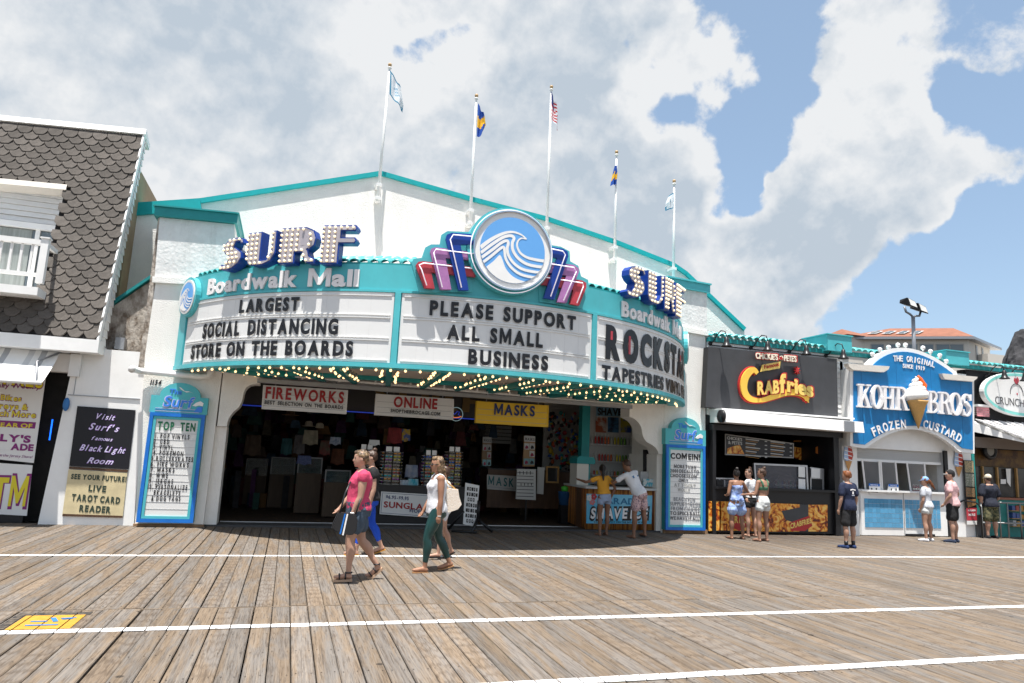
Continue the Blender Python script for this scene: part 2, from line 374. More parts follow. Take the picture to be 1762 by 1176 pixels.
# ================================================================== ground and boardwalk
def wood_mat():
    m = bpy.data.materials.new('weathered_decking'); m.use_nodes = True; t = m.node_tree; nn = t.nodes; ll = t.links
    b = nn['Principled BSDF']; b.inputs['Roughness'].default_value = 0.8; b.inputs['Specular IOR Level'].default_value = 0.25
    geo = nn.new('ShaderNodeNewGeometry'); oi = nn.new('ShaderNodeObjectInfo')
    tcn = nn.new('ShaderNodeTexCoord')
    sep = nn.new('ShaderNodeSeparateXYZ'); ll.new(geo.outputs['Position'], sep.inputs[0])
    # per-board number, also for boards that are joined: floor of x / width
    fx = nn.new('ShaderNodeMath'); fx.operation = 'DIVIDE'; ll.new(sep.outputs[0], fx.inputs[0]); fx.inputs[1].default_value = 0.174
    ff = nn.new('ShaderNodeMath'); ff.operation = 'FLOOR'; ll.new(fx.outputs[0], ff.inputs[0])
    row = nn.new('ShaderNodeMath'); row.operation = 'GREATER_THAN'; ll.new(sep.outputs[1], row.inputs[0]); row.inputs[1].default_value = 7.96
    cb = nn.new('ShaderNodeCombineXYZ'); ll.new(ff.outputs[0], cb.inputs[0]); ll.new(row.outputs[0], cb.inputs[1])
    wn = nn.new('ShaderNodeTexWhiteNoise'); wn.noise_dimensions = '3D'; ll.new(cb.outputs[0], wn.inputs['Vector'])
    sc_ = nn.new('ShaderNodeVectorMath'); sc_.operation = 'MULTIPLY'; ll.new(wn.outputs['Color'], sc_.inputs[0]); sc_.inputs[1].default_value = (40, 90, 30)
    def noise_(scale, detail, rough, st, dist=0.0):
        mp = nn.new('ShaderNodeMapping'); mp.inputs['Scale'].default_value = st; ll.new(geo.outputs['Position'], mp.inputs[0])
        ad = nn.new('ShaderNodeVectorMath'); ll.new(mp.outputs[0], ad.inputs[0]); ll.new(sc_.outputs[0], ad.inputs[1])
        n = nn.new('ShaderNodeTexNoise'); n.inputs['Scale'].default_value = scale; n.inputs['Detail'].default_value = detail; n.inputs['Roughness'].default_value = rough; n.inputs['Distortion'].default_value = dist
        ll.new(ad.outputs[0], n.inputs[0]); return n.outputs[0]
    def ramp_(v, a, b_, c=0.0, d=1.0):
        n = nn.new('ShaderNodeMapRange'); ll.new(v, n.inputs[0]); n.inputs[1].default_value = a; n.inputs[2].default_value = b_; n.inputs[3].default_value = c; n.inputs[4].default_value = d; return n.outputs[0]
    def mixc(f, a, b_, blend='MIX'):
        n = nn.new('ShaderNodeMix'); n.data_type = 'RGBA'; n.blend_type = blend
        if isinstance(f, float): n.inputs[0].default_value = f
        else: ll.new(f, n.inputs[0])
        for i, q in ((6, a), (7, b_)):
            if isinstance(q, tuple): n.inputs[i].default_value = (*q, 1)
            else: ll.new(q, n.inputs[i])
        return n.outputs[2]
    tone = wn.outputs['Value']
    patch = noise_(1.0, 6, 0.6, (7, 0.9, 1), 0.5)
    streak = noise_(1.0, 7, 0.65, (30, 0.9, 1), 0.8)
    grain = noise_(1.0, 8, 0.7, (75, 2.6, 1), 0.6)
    fine = noise_(1.0, 4, 0.6, (260, 9, 1), 0.0)
    c1 = mixc(ramp_(patch, 0.44, 0.57), (0.158, 0.146, 0.135), (0.180, 0.134, 0.092))
    c1b = mixc(ramp_(streak, 0.51, 0.65, 0.0, 0.58), c1, (0.068, 0.052, 0.040))
    c1c = mixc(ramp_(streak, 0.47, 0.34, 0.0, 0.60), c1b, (0.235, 0.200, 0.165))
    c2 = mixc(ramp_(tone, 0.0, 1.0, 0.0, 0.38), c1c, (0.105, 0.080, 0.060))
    c3 = mixc(ramp_(grain, 0.49, 0.60, 0.0, 0.60), c2, (0.040, 0.028, 0.020))
    c4 = mixc(ramp_(fine, 0.50, 0.66, 0.0, 0.5), c3, (0.21, 0.17, 0.13))
    # rings: cathedral grain on some boards
    wv = nn.new('ShaderNodeTexWave'); wv.wave_type = 'RINGS'; wv.inputs['Scale'].default_value = 1.0; wv.inputs['Distortion'].default_value = 5.0; wv.inputs['Detail'].default_value = 3
    mpw = nn.new('ShaderNodeMapping'); mpw.inputs['Scale'].default_value = (34, 1.5, 1); ll.new(geo.outputs['Position'], mpw.inputs[0])
    adw = nn.new('ShaderNodeVectorMath'); ll.new(mpw.outputs[0], adw.inputs[0]); ll.new(sc_.outputs[0], adw.inputs[1]); ll.new(adw.outputs[0], wv.inputs[0])
    sel = ramp_(wn.outputs['Value'], 0.55, 0.75, 0.0, 0.40)
    wvf = nn.new('ShaderNodeMath'); wvf.operation = 'MULTIPLY'; ll.new(ramp_(wv.outputs[0], 0.62, 0.92), wvf.inputs[0]); ll.new(sel, wvf.inputs[1])
    c5 = mixc(wvf.outputs[0], c4, (0.06, 0.042, 0.028))
    # brightness differs from board to board
    mul = ramp_(tone, 0.0, 1.0, 0.90, 1.22)
    tn2 = nn.new('ShaderNodeSeparateColor'); ll.new(wn.outputs['Color'], tn2.inputs[0])
    mul2 = ramp_(tn2.outputs[1], 0.0, 1.0, 0.86, 1.16)
    mm = nn.new('ShaderNodeMath'); mm.operation = 'MULTIPLY'; ll.new(mul, mm.inputs[0]); ll.new(mul2, mm.inputs[1])
    sc2 = nn.new('ShaderNodeVectorMath'); sc2.operation = 'SCALE'; ll.new(c5, sc2.inputs[0]); ll.new(mm.outputs[0], sc2.inputs['Scale'])
    # greasy trodden patch in front of the food counters, knots and spots
    nsp = nn.new('ShaderNodeTexNoise'); nsp.inputs['Scale'].default_value = 0.55; nsp.inputs['Detail'].default_value = 7; ll.new(geo.outputs['Position'], nsp.inputs[0])
    g1 = ramp_(sep.outputs[1], 12.4, 14.6); g2 = ramp_(sep.outputs[0], 8.6, 10.8); g3 = ramp_(sep.outputs[0], 15.5, 13.2)
    gm = nn.new('ShaderNodeMath'); gm.operation = 'MULTIPLY'; ll.new(g1, gm.inputs[0]); ll.new(g2, gm.inputs[1])
    gm2 = nn.new('ShaderNodeMath'); gm2.operation = 'MULTIPLY'; ll.new(gm.outputs[0], gm2.inputs[0]); ll.new(g3, gm2.inputs[1])
    gm3 = nn.new('ShaderNodeMath'); gm3.operation = 'MULTIPLY'; ll.new(gm2.outputs[0], gm3.inputs[0]); ll.new(ramp_(nsp.outputs[0], 0.3, 0.6, 0.35, 0.75), gm3.inputs[1])
    c6 = mixc(gm3.outputs[0], sc2.outputs[0], (0.045, 0.035, 0.029))
    vo = nn.new('ShaderNodeTexVoronoi'); vo.inputs['Scale'].default_value = 1.6; ll.new(geo.outputs['Position'], vo.inputs[0])
    c7 = mixc(ramp_(vo.outputs[0], 0.035, 0.055, 0.75, 0.0), c6, (0.018, 0.015, 0.013))
    ll.new(c7, b.inputs['Base Color'])
    bp = nn.new('ShaderNodeBump'); bp.inputs['Strength'].default_value = 0.7; bp.inputs['Distance'].default_value = 0.004; ll.new(grain, bp.inputs['Height']); ll.new(bp.outputs[0], b.inputs['Normal'])
    return m
M_WOOD = wood_mat()
M_GROUND = mat('sand_below', (0.05, 0.045, 0.04), 0.95, var=0.4)
g = MB(); g.box(-900, 900, -700, 900, -0.6, -0.45, M_GROUND); struct('ground', g)

PW = 0.174
def plank_mesh(y0, y1, name):
    a = PW/2-0.0042; c = 0.007
    prof = [(-a, -0.05), (a, -0.05), (a, -c), (a-c, 0.0), (-a+c, 0.0), (-a, -c)]
    v = [(x, y0, z) for x, z in prof]+[(x, y1, z) for x, z in prof]
    f = [(0, 1, 2, 3, 4, 5)[::-1], (6, 7, 8, 9, 10, 11)]+[(i, (i+1) % 6, (i+1) % 6+6, i+6) for i in range(6)]
    me = bpy.data.meshes.new(name); me.from_pydata(v, [], [q[::-1] for q in f]); me.materials.append(M_WOOD); return me
YJ = 7.96
meA = plank_mesh(-1.6, YJ-0.018, 'plank_front'); meB = plank_mesh(YJ+0.018, 15.55, 'plank_back')
deck = MB(); deck.box(-40, 60, -8, 15.5, -0.40, -0.30, M_GROUND)
deck.box(-40, 60, -8, 15.5, -0.30, -0.12, M_GROUND); deck.v = deck.v[:8]; deck.f = deck.f[:6]; deck.mi = deck.mi[:6]; deck.sm = deck.sm[:6]
boardwalk = struct('boardwalk', deck)
rnd = random.Random(4)
extra = MB(); cnt = 0
def pl(i, row):
    x = (i+0.5)*PW
    dx = rnd.uniform(-0.0022, 0.0022); dz = rnd.uniform(-0.003, 0.003); r = rnd.uniform(-0.0005, 0.0005)
    return x+dx, dz, r
for row, me, lo, hi in ((0, meA, -2.9, 12.6), (1, meB, -5.6, 25.2)):
    for i in range(int(-40/PW), int(60/PW)):
        x, dz, r = pl(i, row)
        if lo <= x <= hi:
            inst('plank', me, boardwalk, (x, 0, dz), (0, 0, r)); cnt += 1
        else:
            a = PW/2-0.0042; y0, y1 = ((-1.6, YJ-0.018), (YJ+0.018, 15.55))[row]
            extra.box(x-a, x+a, y0, y1, -0.05, dz, M_WOOD)
tag(extra.build('plank_field', boardwalk), kind='stuff')
st = MB(); st.box(-40, 60, YJ-0.010, YJ+0.010, -0.05, -0.001, mat('pale_wood_batten', (0.20, 0.15, 0.105), 0.8, var=0.3, vscale=4))
st.build('joint_strip', boardwalk)
nl = MB(); M_NAIL = mat('rusty_nail', (0.03, 0.02, 0.015), 0.6)
for i in range(int(-3.4/PW), int(11/PW)):
    for k in range(12):
        yn = 2.6+k*0.61
        if abs(yn-YJ) < .1 or yn > 9.6: continue
        for sx in (-0.052, 0.052):
            x = (i+.5)*PW+sx+rnd.uniform(-.008, .008); y = yn+rnd.uniform(-.02, .02); r = 0.0065
            nl.add([(x+r*math.cos(q*PI/3), y+r*math.sin(q*PI/3), 0.0042) for q in range(6)], [(0, 1, 2, 3, 4, 5)], M_NAIL)
tag(nl.build('nails', boardwalk), kind='stuff')
# painted lines: broken at every board gap
M_LINE = mat('worn_white_road_paint', (0.74, 0.73, 0.72), 0.7, col2=(0.24, 0.21, 0.18), vscale=16, contrast=(0.56, 0.68))
for yc, wd, lo, hi, sl in ((11.47, 0.105, -8, 30, 0.0), (7.12, 0.115, -8, 25, 0.0), (5.16, 0.12, -8, 20, 0.0)):
    b = MB()
    for i in range(int(lo/PW), int(hi/PW)):
        x = (i+0.5)*PW; a = PW/2-0.006; j1 = rnd.uniform(-.004, .004); j2 = rnd.uniform(-.004, .004)
        b.hexa([(x-a, yc-wd/2+j1, 0.003), (x+a, yc-wd/2+j1, 0.003), (x+a, yc+wd/2+j2, 0.003), (x-a, yc+wd/2+j2, 0.003), (x-a, yc-wd/2+j1, 0.0075), (x+a, yc-wd/2+j1, 0.0075), (x+a, yc+wd/2+j2, 0.0075), (x-a, yc+wd/2+j2, 0.0075)], M_LINE)
    tag(b.build('line_marking'), kind='structure')
# yellow stencil square with a blue figure
b = MB(); P0 = [fl(22, 1079), fl(127, 1079), fl(146, 1058), fl(53, 1058)]
M_YEL = mat('yellow_road_paint', (0.50, 0.27, 0.03), 0.7, var=0.25, vscale=14)
x0, x1 = P0[0][0], P0[1][0]; y0, y1 = 7.20, 7.72
xl = -2.14; xr = -1.655
i0, i1 = int(math.floor(xl/PW)), int(math.ceil(xr/PW))
for i in range(i0, i1):
    a, c_ = max(xl, i*PW+0.006), min(xr, (i+1)*PW-0.006)
    if c_-a > 0.01: b.box(a, c_, y0, y1, 0.004, 0.009, M_YEL)
ym = tag(b.build('painted_marking'), 'yellow painted square with a blue figure on the boardwalk', 'marking')
b = MB(); MBLU = mat('blue_road_paint', (0.03, 0.16, 0.42), 0.7)
def strip(x0, y0, x1, y1, wdt, mb=b, m=MBLU, z=(0.011, 0.0135)):
    d = Vector((x1-x0, y1-y0, 0)); n = Vector((-d.y, d.x, 0)).normalized()*wdt/2
    p = [(x0-n.x, y0-n.y), (x1-n.x, y1-n.y), (x1+n.x, y1+n.y), (x0+n.x, y0+n.y)]
    mb.hexa([(q[0], q[1], z[0]) for q in p]+[(q[0], q[1], z[1]) for q in p], m)
strip(-2.03, 7.33, -1.78, 7.33, 0.030); strip(-2.03, 7.47, -1.90, 7.47, 0.028); strip(-1.89, 7.60, -1.83, 7.45, 0.04); strip(-1.82, 7.57, -1.70, 7.59, 0.022); strip(-1.80, 7.53, -1.72, 7.55, 0.015)
b.build('figure', ym)
b = MB()
MK = mat('black_overpaint', (0.030, 0.027, 0.025), 0.9, col2=(0.11, 0.09, 0.07), vscale=14, contrast=(.45, .6))
for i in range(i0, i1+1):
    a, c_ = max(xl-0.08, i*PW+0.006), min(xr+0.03, (i+1)*PW-0.006)
    if c_-a > 0.01: b.box(a, c_, 7.735, 7.84, 0.0035, 0.0065, MK)
b.box(xl-0.09, xl-0.02, 7.24, 7.73, 0.0035, 0.0065, MK)
tag(b.build('overpaint_patch'), 'black overpainted border beyond the yellow square', 'paint patch')

# ================================================================== Surf mall building
YF = 15.3
surf = thing('boardwalk_mall', 'white stucco boardwalk mall with teal trimmed gable and open shop front', 'building', (3.4, YF, 0))
# gable wall
G = [at(235, 352, 17), at(345, 345, 17), at(655, 298, 17), at(1180, 470, 17), at(1282, 567, 17)]
xl, xr = G[0][0], G[-1][0]
TOP = [(-3.80, 6.86), (-2.46, 7.18), (1.60, 8.55), (3.93, 8.25), (6.1, 8.02), (8.12, 7.66), (9.96, 7.23), (10.36, 7.03), (12.30, 5.60)]
wall = MB(); poly = [(-3.80, 0.0), (-1.9, 0.0), (-1.9, 3.4), (9.9, 3.4), (9.95, 3.05), (12.30, 3.05)]+TOP[::-1]
wall.prism(poly, 17.0, 17.25, M_STUCCO); wall.build('gable_wall', surf)
tr = MB()
for (xa, za), (xb, zb) in zip(TOP[:-1], TOP[1:]):
    d = Vector((xb-xa, zb-za)); n = Vector((-d.y, d.x)).normalized()
    y0 = 16.93; h0, h1 = -0.085, 0.03
    if xa < -3: h0 = -0.26
    tr.hexa([(xa+n.x*h0, y0, za+n.y*h0), (xb+n.x*h0, y0, zb+n.y*h0), (xb+n.x*h0, 17.3, zb+n.y*h0), (xa+n.x*h0, 17.3, za+n.y*h0), (xa+n.x*h1, y0, za+n.y*h1), (xb+n.x*h1, y0, zb+n.y*h1), (xb+n.x*h1, 17.3, zb+n.y*h1), (xa+n.x*h1, 17.3, za+n.y*h1)], M_TEALJ)
tr.build('coping', surf)
# hall behind: side walls, roof, floor, back wall
hall = MB(); hall.box(-3.80, -3.6, 17.26, 27, 0, 6.6, M_STUCCO); hall.box(12.1, 12.3, 19.1, 27, 0, 5.5, M_STUCCO)
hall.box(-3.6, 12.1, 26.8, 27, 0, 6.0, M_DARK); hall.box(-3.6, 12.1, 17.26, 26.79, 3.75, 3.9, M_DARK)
hall.build('hall_walls', surf)
rf = MB(); rf.add([(-3.8, 17.26, 6.8), (1.6, 17.26, 8.5), (12.3, 17.26, 5.55), (-3.8, 27, 6.8), (1.6, 27, 8.5), (12.3, 27, 5.55)], [(0, 1, 4, 3), (1, 2, 5, 4), (3, 4, 5)], mat('roof_felt', (0.2, 0.2, 0.2), 0.9)); rf.build('roof', surf)
flo = MB(); flo.box(-3.6, 9.9, 15.56, 26.79, -0.05, 0.02, mat('brown_shop_carpet', (0.045, 0.028, 0.016), 0.9, col2=(0.14, 0.075, 0.03), vscale=9, stretch=(1, 0.4, 1), contrast=(0.55, 0.7)))
flo.build('shop_floor', surf)
ds = MB(); ds.box(-1.42, 8.74, 15.42, 15.95, -0.04, 0.035, mat('grey_door_sill', (0.07, 0.07, 0.073), 0.7, var=0.2)); ds.build('door_sill', surf)
tk = MB(); tk.box(-1.2, 7.2, 15.97, 16.0, 0.035, 0.055, M_ALU); tk.build('track', surf)

# left pilaster with stepped cap
pil = MB()
pil.prism([(-2.66, 0.0), (-1.45, 0.0), (-1.40, 4.86), (-2.85, 4.78), (-2.87, 3.3)], YF, 16.99, M_STUCCO)
pil.build('pilaster', surf)
up = MB(); up.prism([(-2.88, 4.90), (-1.36, 4.98), (-1.50, 6.20), (-2.93, 6.14)], YF-0.02, 17.0, M_OLDPAINT); up.build('pilaster_head', surf)
bd = MB(); bd.prism([(-2.90, 4.77), (-1.36, 4.85), (-1.36, 4.97), (-2.91, 4.89)], YF-0.07, 17.0, M_STUCCO); bd.build('band', surf)
cp = MB(); cp.prism([(-3.02, 6.14), (-1.45, 6.21), (-1.44, 6.40), (-3.02, 6.33)], YF-0.12, 17.0, M_TEALD); cp.prism([(-3.05, 6.331), (-1.42, 6.401), (-1.42, 6.43), (-3.05, 6.36)], YF-0.16, 17.0, M_TEALD); cp.build('cap', surf)
# rough wing wall stepping down on the left
ww = MB(); ww.prism([(-3.72, 3.0), (-2.80, 3.0), (-2.86, 5.12), (-3.72, 4.28)], 15.9, 16.2, M_ROUGH); ww.box(-2.97, -2.87, 15.35, 15.9, 3.0, 6.15, M_ROUGH); ww.build('wing_wall', surf)
wc = MB(); wc.prism([(-3.75, 4.28), (-2.88, 5.13), (-2.88, 5.21), (-3.75, 4.36)], 15.8, 16.25, M_TEALD); wc.build('wing_coping', surf)
# right pilaster
pr_ = MB(); pr_.prism([(8.74, 0.0), (9.90, 0.0), (9.90, 4.98), (8.74, 4.98)], YF, 16.99, M_STUCCO); pr_.build('pilaster', surf)
up = MB(); up.prism([(8.80, 5.12), (9.93, 5.03), (9.93, 6.02), (8.80, 6.10)], YF-0.02, 17.0, M_OLDPAINT); up.build('pilaster_head', surf)
bd = MB(); bd.prism([(8.70, 4.98), (9.95, 4.90), (9.95, 5.02), (8.70, 5.10)], YF-0.07, 17.0, M_STUCCO); bd.build('band', surf)
cp = MB(); cp.prism([(8.75, 6.08), (9.98, 6.02), (9.98, 6.22), (8.75, 6.28)], YF-0.10, 17.0, M_TEAL); cp.prism([(8.72, 6.281), (10.0, 6.221), (10.0, 6.26), (8.72, 6.32)], YF-0.14, 17.0, M_TEAL); cp.build('cap', surf)
# wall over the opening and the two carved corbels
lin = MB(); lin.box(-1.40, 8.74, YF+0.02, 16.99, 3.12, 4.80, M_STUCCO); lin.build('lintel_wall', surf)
def corbel(pts, side):
    c = MB(); c.prism(pts, YF+0.01, YF+0.50, M_STUCCO); c.build('corbel', surf)
def curve(pts, n=5):
    # quadratic arcs through triples p, ctrl, q
    o = []
    for p, c, q in pts:
        for i in range(n): t = i/n; o.append(((1-t)**2*p[0]+2*t*(1-t)*c[0]+t*t*q[0], (1-t)**2*p[1]+2*t*(1-t)*c[1]+t*t*q[1]))
    o.append(pts[-1][2]); return o
corbel([(-1.40, 1.98), (-1.40, 3.12), (-0.68, 3.12)]+curve([((-0.68, 2.88), (-0.95, 2.90), (-0.97, 2.66)), ((-0.97, 2.66), (-0.98, 2.40), (-1.08, 2.33)), ((-1.08, 2.33), (-1.22, 2.20), (-1.22, 1.98))]), 0)
corbel([(8.74, 1.86), (8.74, 3.12), (7.80, 3.12)]+curve([((7.80, 2.72), (8.08, 2.66), (8.14, 2.42)), ((8.14, 2.42), (8.16, 2.16), (8.36, 2.10)), ((8.36, 2.10), (8.58, 2.02), (8.60, 1.86))]), 1)
jb = MB(); jb.box(-1.47, -1.22, 15.42, 15.9, 0.036, 1.975, M_STUCCO); jb.build('jamb', surf)
jb = MB(); jb.box(8.62, 8.78, 15.42, 16.9, 0.036, 1.855, M_STUCCO); jb.build('jamb', surf)
# wooden foot boards
ft = MB(); ft.box(-2.68, -1.43, YF-0.06, YF-0.001, 0.0, 0.05, mat('raw_wood_trim', (0.33, 0.2, 0.11), 0.8, var=0.4, vscale=8)); ft.build('foot_board', surf)
ft = MB(); ft.box(8.72, 9.93, YF-0.06, YF-0.001, 0.0, 0.09, mat('raw_wood_trim', (0.3, 0.2, 0.12), 0.8)); ft.build('foot_board', surf)
# white rail under the canopy on the shop opening
rl = MB(); rl.tube([(-0.72, 15.16, 3.09), (7.75, 15.16, 3.00)], 0.028, M_WHITE)
for i in range(12):
    x = -0.6+i*0.755; rl.box(x-0.018, x+0.018, 15.14, 15.18, 3.03, 3.18, M_WHITE)
rl.box(-0.72, 7.78, 15.12, 15.24, 2.90, 2.985, M_GREYM); rl.build('gate_rail', surf)
# header inside with dim sign and neon line
hd = MB(); hd.box(-3.5, 6.3, 17.3, 17.5, 2.55, 3.70, mat('dark_header', (0.05, 0.048, 0.045), 0.7)); hd.build('header', surf)
hl = MB(); letters('SURF', 1.9, 4.6, 2.72, 0.50, 17.29, mat('dim_gold_letter', (0.16, 0.10, 0.03), 0.5), depth=0.05, mb=hl, bold=0.03); 
tag(hl.build('lettering', surf), kind='stuff')
hn = MB(); hn.tube([(-3.4, 17.22, 2.53), (6.3, 17.22, 2.53)], 0.013, mat('blue_neon', (0.1, 0.2, 0.9), 0.3, emit=(0.03, 0.08, 1.0), estr=0.10)); hn.build('neon_line', surf)
# inner columns
for x, y in ((at(1008, 750, 16.9)[0], 16.9),):
    c = MB(); c.box(x-0.11, x+0.11, y, y+0.22, 0.02, 3.74, M_TEALD); c.build('column', surf)
# ================================================================== the curved marquee
MX, MY, MR = 3.46, 18.0, 6.36
mq = thing('marquee', 'curved teal and white theatre marquee over the mall entrance with lit bulbs beneath', 'marquee', (MX, 14.0, 3.05))
def arc(a, z, d=0.0):            # a: degrees from the middle, d: outwards
    t = math.radians(a); return (MX+(MR+d)*math.sin(t), MY-(MR+d)*math.cos(t), z)
def arcl(s, z, d=0.0): return arc(math.degrees(s/MR), z, d)
def arc_box(mb, a0, a1, z0, z1, d0, d1, m, n=None):
    n = n or max(1, int(abs(a1-a0)/2)); vs = []
    for i in range(n+1):
        a = a0+(a1-a0)*i/n
        vs += [arc(a, z0, d0), arc(a, z1, d0), arc(a, z1, d1), arc(a, z0, d1)]
    fs = [(0, 1, 2, 3), (4*n+3, 4*n+2, 4*n+1, 4*n)]
    for i in range(n):
        for j in range(4): fs.append((4*i+j, 4*i+4+j, 4*i+4+(j+1) % 4, 4*i+(j+1) % 4))
    mb.add(vs, fs, m, False)
ZB, ZT = 3.05, 4.86
fa = MB(); arc_box(fa, -64.5, 64.5, ZB, ZT, -0.35, 0.0, M_TEAL, 72); fa.build('fascia', mq)
fr = MB()
for d, z0, z1 in ((0.05, ZB-0.01, 3.115), (0.035, 4.36, 4.40)): arc_box(fr, -64.6, 64.6, z0, z1, 0.002, d, M_TEAL, 72)
for a, wd in ((-17.1, .45), (16.65, .45), (-62.8, 1.5), (62.8, 1.5)): arc_box(fr, a-wd, a+wd, 3.116, 4.359, 0.002, 0.045, M_TEAL)
fr.build('frame', mq)
PAN = [(-61.0, -17.7), (-16.5, 16.1), (17.2, 61.0)]
for a0, a1 in PAN:
    p = MB(); arc_box(p, a0, a1, 3.125, 4.355, 0.003, 0.016, M_PANEL, 40); po = p.build('letter_panel', mq)
    t = MB()
    for z in (3.16, 3.505, 3.545, 3.90, 3.945, 4.29): arc_box(t, a0+0.4, a1-0.4, z, z+0.014, 0.017, 0.032, M_WHITE2, 40)
    t.build('letter_track', po)
    s = MB()
    k = 12
    for i in range(1, k):
        a = a0+(a1-a0)*i/k; arc_box(s, a-0.012, a+0.012, 3.13, 4.35, 0.0165, 0.0175, mat('panel_seam', (0.6, 0.6, 0.6), 0.5), 1)
    s.build('panel_seam', po)
def mtext(text, a0, a1, z0, h, m, d0=0.036, depth=0.008, name='letter', part=True, slope=0.0, **k):
    s0, s1 = math.radians(a0)*MR, math.radians(a1)*MR
    mb = None if part else MB()
    ls = letters(text, s0, s1, z0, h, 0.0, m, depth=depth, mb=mb, fn=lambda X, Yv, Z: arcl(X, Z+slope*(X-s0), d0-Yv), **k)
    if part:
        for b in ls: b.build(name, mq)
    else: mb.build(name, mq)
kw = dict(bold=0.045, gap=0.17, space=0.75)
mtext('LARGEST', -45.2, -33.2, 4.02, 0.235, M_LET, **kw)
mtext('SOCIAL DISTANCING', -54.4, -26.2, 3.60, 0.265, M_LET, bold=0.045, gap=0.15, space=0.8)
mtext('STORE ON THE BOARDS', -57.6, -23.5, 3.225, 0.25, M_LET, bold=0.045, gap=0.15, space=0.7)
mtext('PLEASE SUPPORT', -12.1, 12.6, 4.005, 0.25, M_LET, **kw)
mtext('ALL SMALL', -9.2, 6.5, 3.60, 0.25, M_LET, **kw)
mtext('BUSINESS', -5.7, 7.6, 3.20, 0.25, M_LET, **kw)
mtext('ROCKSTAR', 19.2, 54.5, 3.60, 0.60, M_LET, bold=0.065, gap=0.14)
mtext('TAPESTRIES VINYL PIES', 18.5, 56.0, 3.165, 0.26, M_LET, bold=0.045, gap=0.13, space=0.5)
rd = MB()
for a, z, ww_, hh in ((20.55, 3.93, 0.25, 0.17), (25.3, 3.72, 0.28, 0.36), (48.6, 3.93, 0.25, 0.14)): arc_box(rd, a-ww_, a+ww_, z, z+hh, 0.037, 0.048, M_RED, 1)
tag(rd.build('letter_infill', mq), label='red infill of the letters')
for a0, a1 in ((-54.6, -23.5), (23.2, 50.0)):
    s0, s1 = math.radians(a0)*MR, math.radians(a1)*MR
    nm = 'Boardwalk Mall'; sp = s0+(s1-s0)*0.66; s2 = s0+(s1-s0)*0.69
    for tx, p, q in (('Boardwalk', s0, sp), ('Mall', s2+0.12, s1)):
        for b in letters(tx, p, q, 4.455, 0.30, 0.0, M_LETW, depth=0.035, bold=0.038, gap=0.09, fn=lambda X, Yv, Z: arcl(X, Z, 0.004-Yv)): b.build('letter', mq)
# soffit, ribs, bulbs
sf = MB(); nA = 60
vs = []; fs = []
for i in range(nA+1):
    a = -63+126*i/nA; x, y, z = arc(a, 3.14, -0.34); vs.append((x, min(y, YF-0.01), 3.14)); vs.append((x, YF-0.01, 3.14))
for i in range(nA): fs.append((2*i, 2*i+1, 2*i+3, 2*i+2))
sf.add(vs, fs, mat('soffit_taupe', (0.52, 0.46, 0.42), 0.8, var=0.15)); sf.build('soffit', mq)
tp = MB(); tp.add([(x, y, 4.70) for x, y, z in vs], fs, mat('roof_felt', (0.2, 0.2, 0.2), 0.9)); tp.build('canopy_top', mq)
bl = MB(); sk = MB(); rb = random.Random(3); NB = 0
for i in range(13):
    a = -55+i*9.17; x, y, z = arc(a, 0, -0.36)
    if YF-y < 0.3: continue
    # ribs run from the front edge back to the wall, fanned, with a row of bulbs down each side
    xe = MX+(x-MX)*0.80; ye = YF-0.03
    b = MB(); d = Vector((xe-x, ye-y, 0)); L_ = d.length; dn = d.normalized(); n = Vector((-dn.y, dn.x, 0))*0.055
    b.hexa([(x-n.x, y-n.y, 3.02), (x+n.x, y+n.y, 3.02), (xe+n.x, ye+n.y, 3.02), (xe-n.x, ye-n.y, 3.02), (x-n.x, y-n.y, 3.135), (x+n.x, y+n.y, 3.135), (xe+n.x, ye+n.y, 3.135), (xe-n.x, ye-n.y, 3.135)], M_TEALD)
    b.build('rib', mq)
    k = int(L_*0.85/0.24)
    for j in range(k):
        for sd in (-1, 1):
            if rb.random() < 0.22: continue
            p = Vector((x, y, 0))+dn*(0.10+j*0.24+(0.12 if sd > 0 else 0))+n*(sd*(2.1+rb.uniform(-.3, .9)))
            bl.sphere((p.x, p.y, 3.045), 0.0235, M_BULB2, 8, 6); sk.tube([(p.x, p.y, 3.07), (p.x, p.y, 3.14)], 0.016, M_GREYM, 6); NB += 1
for q, zz in ((0.72, 3.06), (0.30, 3.06)):
    b = MB(); pts = [(MX+(arc(a, 0, -0.36)[0]-MX)*(1-0.2*(1-q)), arc(a, 0, -0.36)[1]*(q)+(YF-0.03)*(1-q)) for a in range(-52, 53, 4)]
    for (xa, ya), (xb, yb) in zip(pts[:-1], pts[1:]):
        if q > .5: continue
        b.hexa([(xa, ya-.03, 3.05), (xb, yb-.03, 3.05), (xb, yb+.03, 3.05), (xa, ya+.03, 3.05), (xa, ya-.03, 3.137), (xb, yb-.03, 3.137), (xb, yb+.03, 3.137), (xa, ya+.03, 3.137)], M_TEALD)
    if b.v: b.build('cross_beam', mq)
for i in range(52):
    if rb.random() < 0.1: continue
    x, y, z = arc(-60+i*2.35, 0, -0.14); bl.sphere((x, y, 3.015), 0.0235, M_BULB2, 8, 6)
tag(bl.build('bulbs', mq), kind='stuff', label='warm lit bulbs under the canopy'); tag(sk.build('sockets', mq), kind='stuff')
